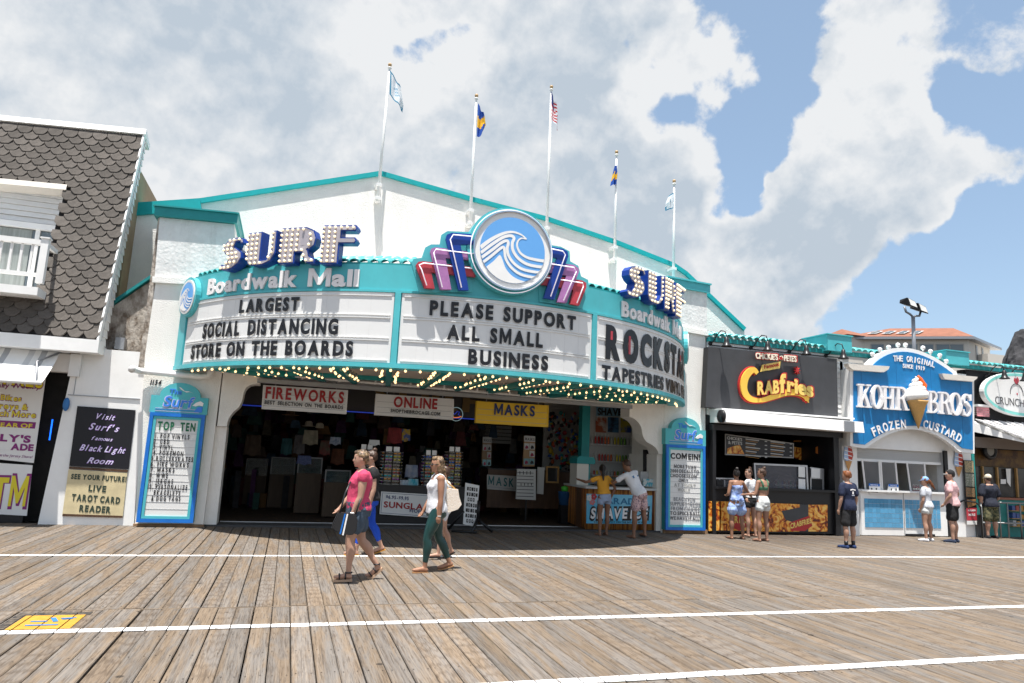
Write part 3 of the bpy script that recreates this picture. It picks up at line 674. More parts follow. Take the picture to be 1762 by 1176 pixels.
# barrel tiles on the rim: each a part
def tile_mesh(L=0.62, r=0.092, name='tile', tp=0.85):
    vs = []; fs = []; n = 8
    for k_, (yy, rr) in enumerate(((0, r), (L, r*tp))):
        for j in range(n+1):
            q = PI*j/n; vs.append((math.cos(q)*rr, yy, math.sin(q)*rr*0.85))
        for j in range(n+1):
            q = PI*j/n; vs.append((math.cos(q)*(rr-0.014), yy, math.sin(q)*(rr-0.014)*0.85))
    w_ = n+1
    for j in range(n):
        fs += [(j, j+1, 2*w_+j+1, 2*w_+j), (w_+j+1, w_+j, 3*w_+j, 3*w_+j+1), (j+1, j, w_+j, w_+j+1)]
    me = bpy.data.meshes.new(name); me.from_pydata(vs, [], [f[::-1] for f in fs]); me.materials.append(M_TEALT)
    for p in me.polygons: p.use_smooth = True
    return me
TM = tile_mesh(0.6, 0.082)
mo = wl(mq)
na = 0
for row in range(2):
    for i in range(72):
        a = -61+i*1.72
        x, y, z = arc(a, 4.90+0.16*row, -0.05-0.45*row)
        if y > YF-0.4: continue
        inst('tile', TM, mq, (x-mo.x, y-mo.y, z-mo.z), (math.radians(20), 0, math.radians(a)+0)); na += 1
tb = MB(); 
for row in range(1): arc_box(tb, -61, 61, 4.861, 4.90, -0.85, -0.03, M_TEALD, 60)
tb.build('tile_bed', mq)
# ---- big wave roundel with its backing
def circ_pts(cx, cz, r, n=64, a0=0, a1=2*PI): return [(cx+r*math.cos(a0+(a1-a0)*i/n), cz+r*math.sin(a0+(a1-a0)*i/n)) for i in range(n)]
YR = 11.50
wv = thing('wave_roundel', 'large round white and blue wave emblem at the top centre of the marquee', 'sign', (3.47, YR, 5.24))
b = MB(); b.prism(circ_pts(3.47, 5.26, 0.80), YR+0.02, YR+0.30, M_TEAL)
b.build('backing', wv)
b = MB(); b.ring(circ_pts(3.47, 5.24, 0.725), circ_pts(3.47, 5.24, 0.700), YR-0.12, YR+0.02, M_CHROME); b.build('metal_rim', wv)
b = MB(); b.prism(circ_pts(3.47, 5.24, 0.699), YR-0.09, YR+0.02, M_WHITE); b.build('white_face', wv)
b = MB(); b.ring(circ_pts(3.47, 5.24, 0.765, 64), circ_pts(3.47, 5.24, 0.750, 64), YR-0.05, YR-0.035, M_NEON); b.build('neon_ring', wv)
def wave_art(cx, cz, R, y0, parent, fnw=None):
    """blue disc with white wave bands, unit design scaled by R; z up, crest curling to the right"""
    def bz(P, n=10):
        o = []
        for k in range(0, len(P)-3, 3):
            p0, p1, p2, p3 = P[k:k+4]
            for i in range(n):
                t = i/n; o.append(tuple((1-t)**3*p0[j]+3*t*(1-t)**2*p1[j]+3*t*t*(1-t)*p2[j]+t**3*p3[j] for j in (0, 1)))
        o.append(P[-1]); return o
    b = MB(); b.prism(circ_pts(cx, cz, 0.87*R), y0-0.008, y0-0.001, M_SKYB); b.build('blue_disc', parent)
    bands = MB()
    def clip(p):
        r = math.hypot(*p); return p if r <= 0.868 else (p[0]*0.868/r, p[1]*0.868/r)
    def U(l): return [((x-740)/205.0, (335-y)/205.0) for x, y in l]
    def cat(l, n=6):
        o = []
        for i in range(len(l)-1):
            p0 = l[max(i-1, 0)]; p1 = l[i]; p2 = l[i+1]; p3 = l[min(i+2, len(l)-1)]
            for s_ in range(n):
                t = s_/n; o.append(tuple(0.5*((2*p1[j])+(-p0[j]+p2[j])*t+(2*p0[j]-5*p1[j]+4*p2[j]-p3[j])*t*t+(-p0[j]+3*p1[j]-3*p2[j]+p3[j])*t**3) for j in (0, 1)))
        return o+[l[-1]]
    def band(l, wd, k=0):
        pts = cat(U(l)); n = len(pts); up_, lo_ = [], []
        for i, p in enumerate(pts):
            a = pts[max(i-1, 0)]; c = pts[min(i+1, n-1)]; t = Vector((c[0]-a[0], c[1]-a[1])); t.normalize(); nr = Vector((-t.y, t.x))
            w_ = wd[0]+(wd[1]-wd[0])*i/(n-1) if isinstance(wd, tuple) else wd
            up_.append(clip((p[0]+nr.x*w_/2, p[1]+nr.y*w_/2))); lo_.append(clip((p[0]-nr.x*w_/2, p[1]-nr.y*w_/2)))
        bands.add([(cx+R*p[0], y0-0.012-0.0006*k, cz+R*p[1]) for p in up_]+[(cx+R*p[0], y0-0.012-0.0006*k, cz+R*p[1]) for p in lo_], [(i, n+i, n+i+1, i+1) for i in range(n-1)], M_WHITE)
    band([(562, 345), (610, 300), (660, 264), (705, 242), (745, 236), (785, 246), (812, 264)], (0.105, 0.03), 0)
    band([(812, 264), (782, 264), (764, 284), (762, 312), (782, 345), (820, 364), (870, 370), (922, 371)], (0.03, 0.085), 1)
    band([(566, 372), (620, 322), (680, 274), (722, 258), (742, 268), (734, 300), (742, 340), (775, 378), (830, 402), (922, 406)], 0.078, 2)
    band([(572, 396), (622, 352), (676, 302), (704, 288), (712, 302), (708, 335), (722, 376), (762, 415), (815, 434), (912, 438)], 0.074, 3)
    band([(582, 420), (625, 380), (670, 335), (688, 326), (694, 345), (702, 385), (730, 425), (775, 455), (825, 466), (892, 468)], 0.070, 4)
    foot = cat(U([(600, 442), (636, 408), (662, 376), (672, 372), (684, 392), (706, 440), (745, 476), (800, 494), (850, 494)]))
    foot = [(cx+R*clip(p)[0], cz+R*clip(p)[1]) for p in foot]+[(cx+R*0.868*math.cos(q), cz+R*0.868*math.sin(q)) for q in [math.radians(-56-6.2*i) for i in range(14)]]
    bands.add([(p[0], y0-0.0165, p[1]) for p in foot], [tuple(range(len(foot)))[::-1]], M_WHITE)
    bands.build('wave_art', parent)
wave_art(3.47, 5.24, 0.690, YR-0.092, wv)
# small roundels at the two ends of the marquee
for sgn, lab in ((-1, 'small round wave emblem at the left end of the marquee'), (1, 'small round wave emblem at the right end of the marquee')):
    a = sgn*60.5; c = arc(a, 4.46, 0.10)
    t = thing('wave_roundel', lab, 'sign', c, 'small wave emblems on the marquee ends')
    def mk(nm, b):
        o = b.build(nm); o.parent = t; return o
    b = MB(); b.prism(circ_pts(0, 0, 0.40, 32), 0.0, 0.10, M_TEAL); mk('backing', b)
    b = MB(); b.ring(circ_pts(0, 0, 0.345, 32), circ_pts(0, 0, 0.30, 32), -0.02, -0.001, M_WHITE2); mk('rim', b)
    b = MB(); b.prism(circ_pts(0, 0, 0.299, 32), -0.012, -0.0005, M_WHITE2); o1 = mk('white_face', b)
    tmp = thing('tmp', 'x', 'x'); wave_art(0, 0, 0.33, -0.013, tmp)
    for ch in list(tmp.children): ch.parent = t
    bpy.data.objects.remove(tmp)
    t.rotation_euler = (0, 0, math.radians(a))
# ---- deco neon fans either side
fan = thing('neon_fan', 'stepped blue, mauve and red neon fan left of the big wave emblem', 'neon sign', (2.3, YR+0.1, 4.85), 'neon fans beside the wave emblem')
def fanbuild(parent, px):
    Yn = YR+0.12
    def P(x, y): X, Z = at(x, y, Yn); return (X, Z)
    def offpoly(pts, o):    # simple push out from centroid
        cx = sum(p[0] for p in pts)/len(pts); cz = sum(p[1] for p in pts)/len(pts)
        return [(p[0]+(o if p[0] > cx else -o), p[1]+(o if p[1] > cz else -o)) for p in pts]
    for i, (nm, m, bar, yy) in enumerate(px):
        pts = [P(*q) for q in bar]
        b = MB(); b.prism(pts, Yn-0.03*i-0.05, Yn-0.03*i+0.02, m); b.build(nm, parent)
        # neon outline following the arm
        b = MB()
        c = [(p[0], Yn-0.03*i-0.075, p[1]) for p in [P(*q) for q in yy]]
        b.tube(c, 0.011, M_NEON, 6); b.build('neon_tube', parent)
# outlines in photo pixels: leg + arm (an upside down L)
fanbuild(fan, [
 ('red_arm', M_RED, [(730, 497), (716, 462), (715, 457), (719, 452), (727, 451), (815, 461), (817, 478), (741, 470), (747, 498)], [(733, 493), (724, 466), (720, 458), (728, 455), (812, 464)]),
 ('mauve_arm', M_PURP, [(756, 500), (739, 436), (741, 430), (748, 428), (812, 436), (815, 450), (765, 446), (775, 500)], [(759, 497), (744, 438), (748, 432), (812, 440)]),
 ('blue_arm', M_BLUE, [(787, 502), (765, 414), (767, 407), (775, 404), (808, 406), (811, 424), (790, 424), (804, 502)], [(791, 498), (772, 416), (777, 408), (809, 411)])])
fan2 = thing('neon_fan', 'stepped blue, mauve and red neon fan right of the big wave emblem', 'neon sign', (4.7, YR+0.1, 4.85), 'neon fans beside the wave emblem')
fanbuild(fan2, [
 ('red_arm', M_RED, [(925, 479), (928, 472), (1000, 484), (1007, 488), (1007, 496), (995, 527), (979, 524), (985, 500), (927, 490)], [(930, 478), (1000, 489), (1001, 495), (990, 523)]),
 ('mauve_arm', M_PURP, [(935, 452), (985, 458), (993, 464), (993, 471), (972, 523), (956, 521), (972, 476), (934, 470)], [(938, 456), (984, 463), (988, 470), (966, 519)]),
 ('blue_arm', M_BLUE, [(938, 427), (965, 431), (973, 436), (974, 444), (950, 518), (932, 515), (955, 447), (938, 443)], [(940, 431), (964, 436), (968, 442), (943, 513)])])
# teal backing plates of the fans
for sgn, nm, px in ((0, fan, [(722, 503), (708, 452), (712, 446), (726, 444), (732, 426), (742, 421), (757, 421), (760, 404), (770, 398), (812, 400), (812, 503)]), (1, fan2, [(935, 420), (965, 425), (980, 433), (981, 450), (995, 458), (1000, 476), (1012, 482), (1013, 496), (1002, 530), (928, 520), (925, 440)])):
    b = MB(); b.prism([at(x, y, YR+0.16) for x, y in px], YR+0.155, YR+0.22, M_TEAL); b.build('backing', nm)
# ---- bulb letters SURF (fat deco capitals) : outline in a 1 x 1 box
def arcp(cx, cz, r, a0, a1, n=8, rz=None):
    rz = rz or r; return [(cx+r*math.cos(math.radians(a0+(a1-a0)*i/n)), cz+rz*math.sin(math.radians(a0+(a1-a0)*i/n))) for i in range(n+1)]
GL = {
 'S': [[(0.97, 0.80), (0.90, 0.96), (0.70, 1.0), (0.45, 1.0), (0.20, 0.93), (0.06, 0.80), (0.05, 0.64), (0.16, 0.52), (0.34, 0.44), (0.30, 0.30), (0.18, 0.16), (0.02, 0.20), (-0.04, 0.12), (0.03, 0.02), (0.30, -0.02), (0.55, 0.03), (0.80, 0.16), (0.93, 0.34), (0.90, 0.52), (0.74, 0.62), (0.56, 0.72), (0.62, 0.86), (0.78, 0.88), (0.84, 0.78)]],
 'U': [[(0.0, 1.0), (0.0, 0.22), (0.08, 0.06), (0.28, 0.0), (0.58, 0.0), (0.86, 0.10), (1.0, 0.34), (1.0, 1.0), (0.84, 1.0), (0.84, 0.36), (0.72, 0.17), (0.50, 0.15), (0.50, 1.0)]],
 'R': [[(0.0, 0.0), (0.44, 0.0), (0.44, 0.30), (0.62, 0.30), (0.70, 0.06), (0.80, 0.0), (1.0, 0.0), (1.0, 0.12), (0.84, 0.20), (0.80, 0.34), (0.96, 0.48), (1.0, 0.68), (0.92, 0.90), (0.70, 1.0), (0.0, 1.0)], [(0.56, 0.44), (0.56, 0.86), (0.70, 0.84), (0.82, 0.74), (0.82, 0.56), (0.72, 0.46)]],
 'F': [[(0.0, 0.0), (0.52, 0.0), (0.52, 0.52), (0.95, 0.52), (1.0, 0.60), (0.95, 0.68), (0.56, 0.68), (0.56, 0.84), (0.95, 0.84), (1.0, 0.92), (0.95, 1.0), (0.0, 1.0)]],
}
def pip(p, poly):
    c = False; j = len(poly)-1
    for i in range(len(poly)):
        a, b_ = poly[i], poly[j]
        if (a[1] > p[1]) != (b_[1] > p[1]) and p[0] < (b_[0]-a[0])*(p[1]-a[1])/(b_[1]-a[1])+a[0]: c = not c
        j = i
    return c
def segd(p, a, b_):
    d = (b_[0]-a[0], b_[1]-a[1]); t = max(0, min(1, ((p[0]-a[0])*d[0]+(p[1]-a[1])*d[1])/(d[0]**2+d[1]**2+1e-9)))
    return math.hypot(p[0]-a[0]-t*d[0], p[1]-a[1]-t*d[1])
def surf_letter(ch, s0, s1, z0, z1, parent):
    W_, H_ = s1-s0, z1-z0; polys = [[(s0+p[0]*W_, z0+p[1]*H_) for p in P] for P in GL[ch]]
    D0, D1 = 0.03, 0.21
    # outline with hole: bridge into one polygon through a thin cut
    o = polys[0]
    if len(polys) > 1:
        h = polys[1][::-1] if True else polys[1]
        # nearest pair
        bi, bj = min(((i, j) for i in range(len(o)) for j in range(len(h))), key=lambda ij: math.hypot(o[ij[0]][0]-h[ij[1]][0], o[ij[0]][1]-h[ij[1]][1]))
        o = o[:bi+1]+h[bj:]+h[:bj+1]+o[bi:]
    def ext(poly, d0, d1, m, mb, sides=True):
        bmx = bmesh.new(); vs = [bmx.verts.new(arcl(p[0], p[1], d1)) for p in poly]
        n = len(poly); v2 = [arcl(p[0], p[1], d0) for p in poly]
        bmx.free()
        mb.add([arcl(p[0], p[1], d1) for p in poly]+v2, ([tuple(range(n))] if True else [])+[tuple(range(2*n-1, n-1, -1))]+([(i, i+n, (i+1) % n+n, (i+1) % n) for i in range(n)] if sides else []), m)
    b = MB(); ext(o, D0, D1, M_BLUE, b); root = b.build('bulb_letter', parent)
    f = MB(); 
    # face slightly inset
    bmf = bmesh.new()
    fo = []
    n = len(o)
    area = sum(o[i][0]*o[(i+1) % n][1]-o[(i+1) % n][0]*o[i][1] for i in range(n)); sgn = 1 if area > 0 else -1
    ins = 0.022
    for i in range(n):
        a, p, c = Vector(o[i-1]), Vector(o[i]), Vector(o[(i+1) % n])
        e1 = (p-a); e2 = (c-p)
        if e1.length < 1e-6: e1 = e2
        if e2.length < 1e-6: e2 = e1
        e1.normalize(); e2.normalize(); n1 = Vector((-e1.y, e1.x))*sgn; n2 = Vector((-e2.y, e2.x))*sgn; nn_ = n1+n2
        if nn_.length < 0.3: nn_ = n1
        nn_.normalize(); k = ins/max(0.5, nn_.dot(n1)); fo.append((p.x+nn_.x*k, p.y+nn_.y*k))
    f.add([arcl(p[0], p[1], D1+0.012) for p in fo]+[arcl(p[0], p[1], D1-0.01) for p in fo], [tuple(range(n))]+[(i, i+n, (i+1) % n+n, (i+1) % n) for i in range(n)], M_PINKM)
    f.build('face', root)
    bu = MB(); st_ = 0.098; rws = int(H_/st_)
    for r_ in range(rws+1):
        z = z0+0.045+r_*(H_-0.09)/rws
        # spans inside
        xs = []; x = s0
        while x <= s1:
            p = (x, z)
            inside = pip(p, polys[0]) and not (len(polys) > 1 and pip(p, polys[1]))
            if inside:
                dm = min(segd(p, P[i], P[(i+1) % len(P)]) for P in polys for i in range(len(P)))
                if dm > 0.030 and (not xs or x-xs[-1] > st_*1.02): xs.append(x)
            x += 0.008
        for x in xs: bu.sphere(arcl(x, z, D1+0.032), 0.0235, M_BULB, 8, 6)
    tag(bu.build('bulbs', root), kind='stuff')
    return root
ZS0, ZS1 = 4.89, 5.50
def surfsign(spans, lab):
    t = thing('bulb_letter_sign', lab, 'sign', arc((spans[0][0]+spans[-1][1])/2, 4.9), 'SURF bulb letter signs on the marquee')
    for ch, (a0, a1, z0, z1) in zip('SURF', spans): surf_letter(ch, math.radians(a0)*MR, math.radians(a1)*MR, z0, z1, t)
    return t
surfsign([(-49.0, -43.9, 4.80, 5.40), (-43.2, -37.4, 4.82, 5.45), (-36.6, -30.3, 4.82, 5.48), (-29.4, -23.8, 4.80, 5.50)], 'SURF in navy edged letters full of bulbs on the left of the marquee')
surfsign([(22.6, 27.8, 4.82, 5.47), (28.3, 33.6, 4.82, 5.47), (34.2, 38.8, 4.80, 5.50), (39.3, 45.0, 4.76, 5.50)], 'SURF in navy edged letters full of bulbs on the right of the marquee')
# ================================================================== helpers that read photo measurements onto a plane
def pp(mb, px, Y, t, m, mside=None): mb.prism([at(x, y, Y) for x, y in px], Y, Y+t, m, mside); return mb
def textpx(mb, text, p0, p1, hpx, Y, m, **k):      # baseline from p0 to p1 in photo pixels, height in pixels
    a, b_ = at(*p0, Y), at(*p1, Y); h = at(p0[0], p0[1]-hpx, Y)[1]-a[1]
    fit_text(mb, text, a, b_, Y, h, m, **k)
# ================================================================== left building with the scalloped mansard
lb = thing('shingled_building', 'left building with dark scalloped shingle mansard above a white shop front', 'building', (-5.5, 15.3, 0))
MY0, MZ0, MY1, MZ1 = 14.9, 3.47, 16.2, 8.20
MXR = -3.62
def mans(u, v, d=0.0):     # u = x, v = 0..1 up the slope, d outwards
    n = Vector((0, -(MZ1-MZ0), (MY1-MY0))).normalized()
    return Vector((u, MY0+(MY1-MY0)*v, MZ0+(MZ1-MZ0)*v-0.075*v*(MXR-u)))+n*d      # the ridge drops a little to the left
SL = math.hypot(MY1-MY0, MZ1-MZ0)
def mans_px(px, py):       # photo pixel on the mansard slope -> (x, v)
    r = ray(px, py); o = Vector((0, 0, CAMH)); n = Vector((0, -(MZ1-MZ0), (MY1-MY0))).normalized()
    t = (Vector((0, MY0, MZ0))-o).dot(n)/r.dot(n); p = o+r*t; return p.x, (p.z-MZ0)/(MZ1-MZ0)
RX0, RV1 = mans_px(110, 316)      # top right corner of the balcony recess
RXb, RV0 = mans_px(70, 502)
RXR = (RX0+RXb)/2
bd_ = MB()
def slab(x0, x1, v0, v1, m, d0=-0.12, d1=0.0, mb=None):
    p = [mans(x0, v0, d1), mans(x1, v0, d1), mans(x1, v0, d0), mans(x0, v0, d0), mans(x0, v1, d1), mans(x1, v1, d1), mans(x1, v1, d0), mans(x0, v1, d0)]
    (mb or bd_).hexa(p, m)
M_BACK = mat('shingle_underlay', (0.012, 0.011, 0.011), 0.9)
slab(-12, MXR-0.03, 0, RV0, M_BACK); slab(RXR, MXR-0.03, RV0+0.0001, RV1, M_BACK); slab(-12, MXR-0.03, RV1+0.0001, 1.0, M_BACK)
bd_.build('mansard', lb)
SHX = [0]
M_SH = mat('grey_scalloped_shingle', (0.108, 0.096, 0.086), 0.9, var=0.25, vscale=30, bump=0.3, bscale=120, rnd=0.22)
SW = 0.275; SR = 0.160
vs = [(-SW/2*0.965, SR*1.25), (-SW/2*0.965, 0.055), (-SW/2*0.62, -0.012), (-SW*0.2, -0.038), (SW*0.2, -0.038), (SW/2*0.62, -0.012), (SW/2*0.965, 0.055), (SW/2*0.965, SR*1.25)]
n_ = len(vs); me = bpy.data.meshes.new('shingle')
V = [(x, y, 0.040 if y < 0.1 else 0.012) for x, y in vs]+[(x, y, 0.0) for x, y in vs]
me.from_pydata(V, [], [tuple(range(n_)), tuple(range(2*n_-1, n_-1, -1))]+[(i, i+n_, (i+1) % n_+n_, (i+1) % n_) for i in range(n_)]); me.materials.append(M_SH)
SHM = me; lo = wl(lb)
ang = math.atan2(MZ1-MZ0, MY1-MY0); nsh = 0; far = MB(); rs = random.Random(8)
rows = int(SL/SR)
for r_ in range(rows):
    v = (r_*SR+0.05)/SL
    for c_ in range(40):
        x = MXR-0.13-c_*SW-(SW/2 if r_ % 2 else 0)
        if x < -11.8: continue
        if v+0.5*SR/SL > RV0 and v+0.02 < RV1 and x < RXR-0.0: continue
        if r_ % 2 == 0 and False: continue
        p = mans(x, v, 0.002+rs.uniform(0, .004)); 
        scr = None
        # in view?
        q = p-Vector((0, 0, CAMH)); dep = q.dot(_f); sx = 881+FPX*q.dot(_rr)/dep
        if sx > -8:
            o = inst('shingle', SHM, lb, tuple(p-lo), (ang+rs.uniform(-.010, .010), -0.075*v+rs.uniform(-.010, .010), rs.uniform(-.012, .012))); nsh += 1
        else:
            vv = [mans(x+a[0], v+a[1]/SL, 0.004+a[2]) for a in V]; far.add(vv, [tuple(range(n_))], M_SH)
# half shingles closing the right edge on odd rows
for r_ in range(rows):
    if r_ % 2 == 0: continue
if far.v: tag(far.build('shingle_field', lb), kind='stuff')
e = MB()
for r_ in range(1, rows, 2):
    v = (r_*SR+0.05)/SL; x = MXR-0.13
    hv = [(0.0, -0.038), (0.075, -0.02), (0.10, 0.055), (0.10, SR*1.25), (0.0, SR*1.25)]
    a = [mans(x+h[0]+0.002, v+h[1]/SL, 0.02) for h in hv]+[mans(x+h[0]+0.002, v+h[1]/SL, 0.0) for h in hv]
    e.add(a, [tuple(range(5)), (9, 8, 7, 6, 5)]+[(i, i+5, (i+1) % 5+5, (i+1) % 5) for i in range(5)], M_SH)
tag(e.build('edge_shingles', lb), kind='stuff')
# trims
b = MB()
slab(-12, MXR+0.03, 1.0001, 1.028, M_WHITE, -0.5, 0.06, b); b.build('ridge_trim', lb)
b = MB(); slab(MXR-0.028, MXR+0.005, 0.0, 1.0, M_WHITE, -0.12, 0.03, b); b.build('edge_trim', lb)
b = MB(); b.box(-12, MXR+0.03, MY0-0.07, MY0+0.3, 3.22, 3.465, M_WHITE); b.build('eave_board', lb)
# side cheek of the mansard, clad in white siding boards
for i in range(30):
    z0 = 3.24+i*0.165; z1 = z0+0.160
    if z0 < MZ0: y0 = MY0+0.31
    dp = 0.34-0.25*(z0-3.2)/5.0; y0 = MY0+0.31 if z0 < 3.3 else MY0+(MY1-MY0)*max(0, (z1-MZ0)/(MZ1-MZ0))+0.135
    if z1 > MZ1: break
    b = MB(); b.hexa([(MXR-0.02, y0, z0), (MXR+0.022, y0, z0), (MXR+0.022, y0+dp, z0), (MXR-0.02, y0+dp, z0), (MXR-0.02, y0+0.02, z1), (MXR+0.004, y0+0.02, z1), (MXR+0.004, y0+dp, z1), (MXR-0.02, y0+dp, z1)], M_WHITE2); b.build('siding_board', lb)
b = MB(); b.prism([(-12, 0.0), (-12, 7.6), (-3.72, 7.6), (-3.72, 3.0), (-3.72, 0.0)][::-1], 16.35, 24, mat('tan_side_wall', (0.36, 0.27, 0.17), 0.9, var=0.2, vscale=2)); b.build('body', lb)
# recess with dormer wall, window and balcony
RY = 16.05
xR, zT = RXR, mans(RXR, RV1).z-0.05
zB = mans(RXR, RV0).z
b = MB(); b.box(-12, xR+0.02, RY, RY+0.12, zB-0.15, zT+0.05, M_CREAM); b.build('recess_wall', lb)
b = MB()
for i in range(6): pass
bz = at(60, 395, RY)[1]
zt2 = zT-0.05
k = 6; hh = (zt2-(bz+0.12))/k
for i in range(k):
    z0 = bz+0.12+i*hh; q = MB()
    q.hexa([(-12, RY-0.075, z0), (xR, RY-0.075, z0), (xR, RY-0.001, z0), (-12, RY-0.001, z0), (-12, RY-0.035, z0+hh-0.006), (xR, RY-0.035, z0+hh-0.006), (xR, RY-0.001, z0+hh-0.006), (-12, RY-0.001, z0+hh-0.006)], M_WHITE2); q.build('siding_board', lb)
b = MB(); slab(-12, RXR+0.02, RV1-0.022, RV1+0.004, M_CREAM, -0.25, 0.05, b); b.build('recess_trim', lb)
b = MB(); b.box(-12, xR, RY-0.12, RY-0.002, bz-0.02, bz+0.10, M_WHITE); b.build('window_head', lb)
wn_ = MB(); wn_.box(-12, xR-0.05, RY-0.03, RY-0.001, zB-0.1, bz-0.03, M_GLASS); wd = wn_.build('window', lb)
b = MB(); b.box(-12, -5.35, RY-0.045, RY-0.032, zB-0.1, bz-0.04, mat('pale_curtain', (0.30, 0.33, 0.32), 0.9, var=0.3, vscale=25, stretch=(1, 1, 0.05))); b.build('curtain', wd)
xm = at(58, 450, RY-0.05)[0]
b = MB(); b.box(xm-0.04, xm+0.04, RY-0.08, RY-0.046, zB-0.1, bz-0.02, M_WHITE); b.build('mullion', wd)
b = MB(); yb0 = mans(0, RV0).y+0.01; yb1 = mans(0, RV1).y+0.01
b.hexa([(xR-0.01, yb0, zB), (xR+0.02, yb0, zB), (xR+0.02, RY, zB), (xR-0.01, RY, zB), (xR-0.01, yb1, zT), (xR+0.02, yb1, zT), (xR+0.02, max(RY, yb1+.02), zT), (xR-0.01, max(RY, yb1+.02), zT)], M_WHITE2); b.build('recess_cheek', lb)
BY = 14.72
X1, Zt = at(80, 415, BY); _, Zb = at(75, 487, BY); _, Zf = at(70, 495, BY)
bal = thing('balcony_railing', 'white balcony railing with slim square balusters on the shingled building', 'railing', (X1, BY, Zb))
X1 = at(74, 450, BY)[0]
b = MB(); b.box(X1-0.06, X1+0.06, BY-0.06, BY+0.06, Zb-0.02, Zt+0.03, M_WHITE); b.build('post', bal)
b = MB(); b.box(X1-0.08, X1+0.08, BY-0.08, BY+0.08, Zt+0.031, Zt+0.055, M_WHITE); b.build('post_cap', bal)
b = MB(); b.box(-9, X1-0.061, BY-0.045, BY+0.045, Zt-0.10, Zt-0.0, M_WHITE); b.build('top_rail', bal)
b = MB(); b.box(-9, X1-0.061, BY-0.03, BY+0.03, Zb+0.10, Zb+0.17, M_WHITE); b.build('bottom_rail', bal)
b = MB(); b.box(-9, X1-0.061, BY-0.03, BY+0.03, Zb+0.10, Zb+0.17, M_WHITE)
for i in range(20):
    x = X1-0.20-i*0.165; q = MB(); q.box(x-0.020, x+0.020, BY-0.018, BY+0.018, Zb+0.171, Zt-0.101, M_WHITE); q.build('baluster', bal)
b = MB(); b.box(X1-0.03, X1+0.03, BY+0.061, 15.6, Zt-0.09, Zt-0.01, M_WHITE); b.build('side_rail', bal)
b = MB(); b.box(-10, X1+0.02, BY-0.10, RY-0.13, Zf-0.17, Zf-0.02, M_WHITE); b.build('balcony_deck', lb)
# ---- shop front below: white wall with posters
YS = 15.38
b = MB()
b.prism([(-4.30, 0.0), (-2.69, 0.0), (-2.86, 3.36), (-4.02, 3.36), (-4.02, 2.95), (-4.12, 2.95)], YS, YS+0.3, M_WHITE); b.build('shop_wall', lb)
b = MB(); b.box(-9, -4.15, YS+0.02, YS+0.3, 2.86, 3.21, M_WHITE); b.build('lintel', lb)
b = MB(); b.box(-4.15, -3.96, YS-0.10, YS-0.001, 2.78, 3.215, M_WHITE2); b.build('pier_block', lb)
b = MB(); b.box(-4.12, -2.87, YS-0.02, YS-0.001, 2.42, 2.435, M_GREYM)
b.box(-4.03, -4.02, YS-0.012, YS-0.001, 2.44, 2.80, M_GREYM); tag(b.build('panel_joints', lb), kind='stuff')
# dark glazed bay with doorway on the left
b = MB(); b.box(-9, -4.14, 16.0, 16.1, 0.0, 3.2, M_DARK); b.build('bay_back', lb)
bay = MB(); bay.box(-9, -4.62, 15.60, 15.66, 0.0, 0.20, M_BLACK); bay.box(-4.72, -4.62, 15.60, 15.66, 0.2, 2.9, M_BLACK); bay.box(-9, -4.73, 15.60, 15.66, 1.22, 1.34, M_BLACK); bay.build('bay_frame', lb)
YP = 15.585
ps = thing('shop_poster', 'white poster with yellow and purple rental lettering in the left shop window', 'poster', (-5.2, YP, 1.4))
def pt(pxl, y): return at(pxl, y, YP)
b = MB(); pp(b, [(-60, 600), (80, 640), (58, 797), (-60, 785)], YP, 0.012, M_WHITE2); b.build('sheet', ps)
M_PY = mat('print_yellow', (0.72, 0.60, 0.03), 0.5); M_PP = mat('print_purple', (0.22, 0.02, 0.17), 0.5)
b = MB(); t0 = MB()
def dbl(text, p0, p1, h, bold=0.03, mbk=b):
    textpx(mbk, text, (p0[0]-1, p0[1]+0.6), (p1[0]+1, p1[1]+0.6), h+1.4, YP-0.002, M_PP, depth=0.003, bold=bold+0.035, gap=0.05)
    textpx(mbk, text, p0, p1, h, YP-0.006, M_PY, depth=0.003, bold=bold, gap=0.10)
dbl('RENTALS', (-62, 653), (73, 668), 24, 0.03)
textpx(b, 'Hourly Daily Weekly', (-62, 664), (69, 670), 8.5, YP-0.002, M_PP, depth=0.003, bold=0.02, gap=0.08, space=0.35)
dbl('Bikes', (1, 688), (36, 691), 9); dbl('Surreys &', (-26, 701), (48, 706), 10); dbl('& Much More', (-44, 714), (61, 719), 10)
pp(b, [(-60, 720), (62, 727), (60, 738), (-60, 731)], YP-0.004, 0.003, M_PP); textpx(b, 'YEAR OF', (-12, 734), (55, 737), 7.5, YP-0.006, M_PY, depth=0.003, bold=0.03)
textpx(b, "JILLY'S", (-30, 757), (52, 762), 12, YP-0.004, M_PP, depth=0.003, bold=0.05, gap=0.06)
textpx(b, "AR", (-30, 772), (-2, 773), 11, YP-0.004, M_PP, depth=0.003, bold=0.05, gap=0.06); textpx(b, "ADE", (18, 774), (57, 776), 11, YP-0.004, M_PP, depth=0.003, bold=0.05, gap=0.06)
textpx(b, "CADE", (-4, 774), (16, 775), 0.1, YP-0.004, M_PP, depth=0.003)
textpx(b, 'Amusements at the Jersey Shore!', (-40, 783), (56, 789), 5, YP-0.004, M_PP, depth=0.002, shear=0.3, bold=0.0, gap=0.05, space=0.25)
tag(b.build('lettering', ps), kind='stuff')
YP2 = YP+0.0
pa = thing('atm_panel', 'white panel with big yellow and purple ATM letters low in the shop window', 'sign', (-5.2, YP, 0.6))
b = MB(); pp(b, [(-60, 793), (56, 801), (46, 888), (-60, 882)], YP, 0.012, M_WHITE2); b.build('sheet', pa)
b = MB()
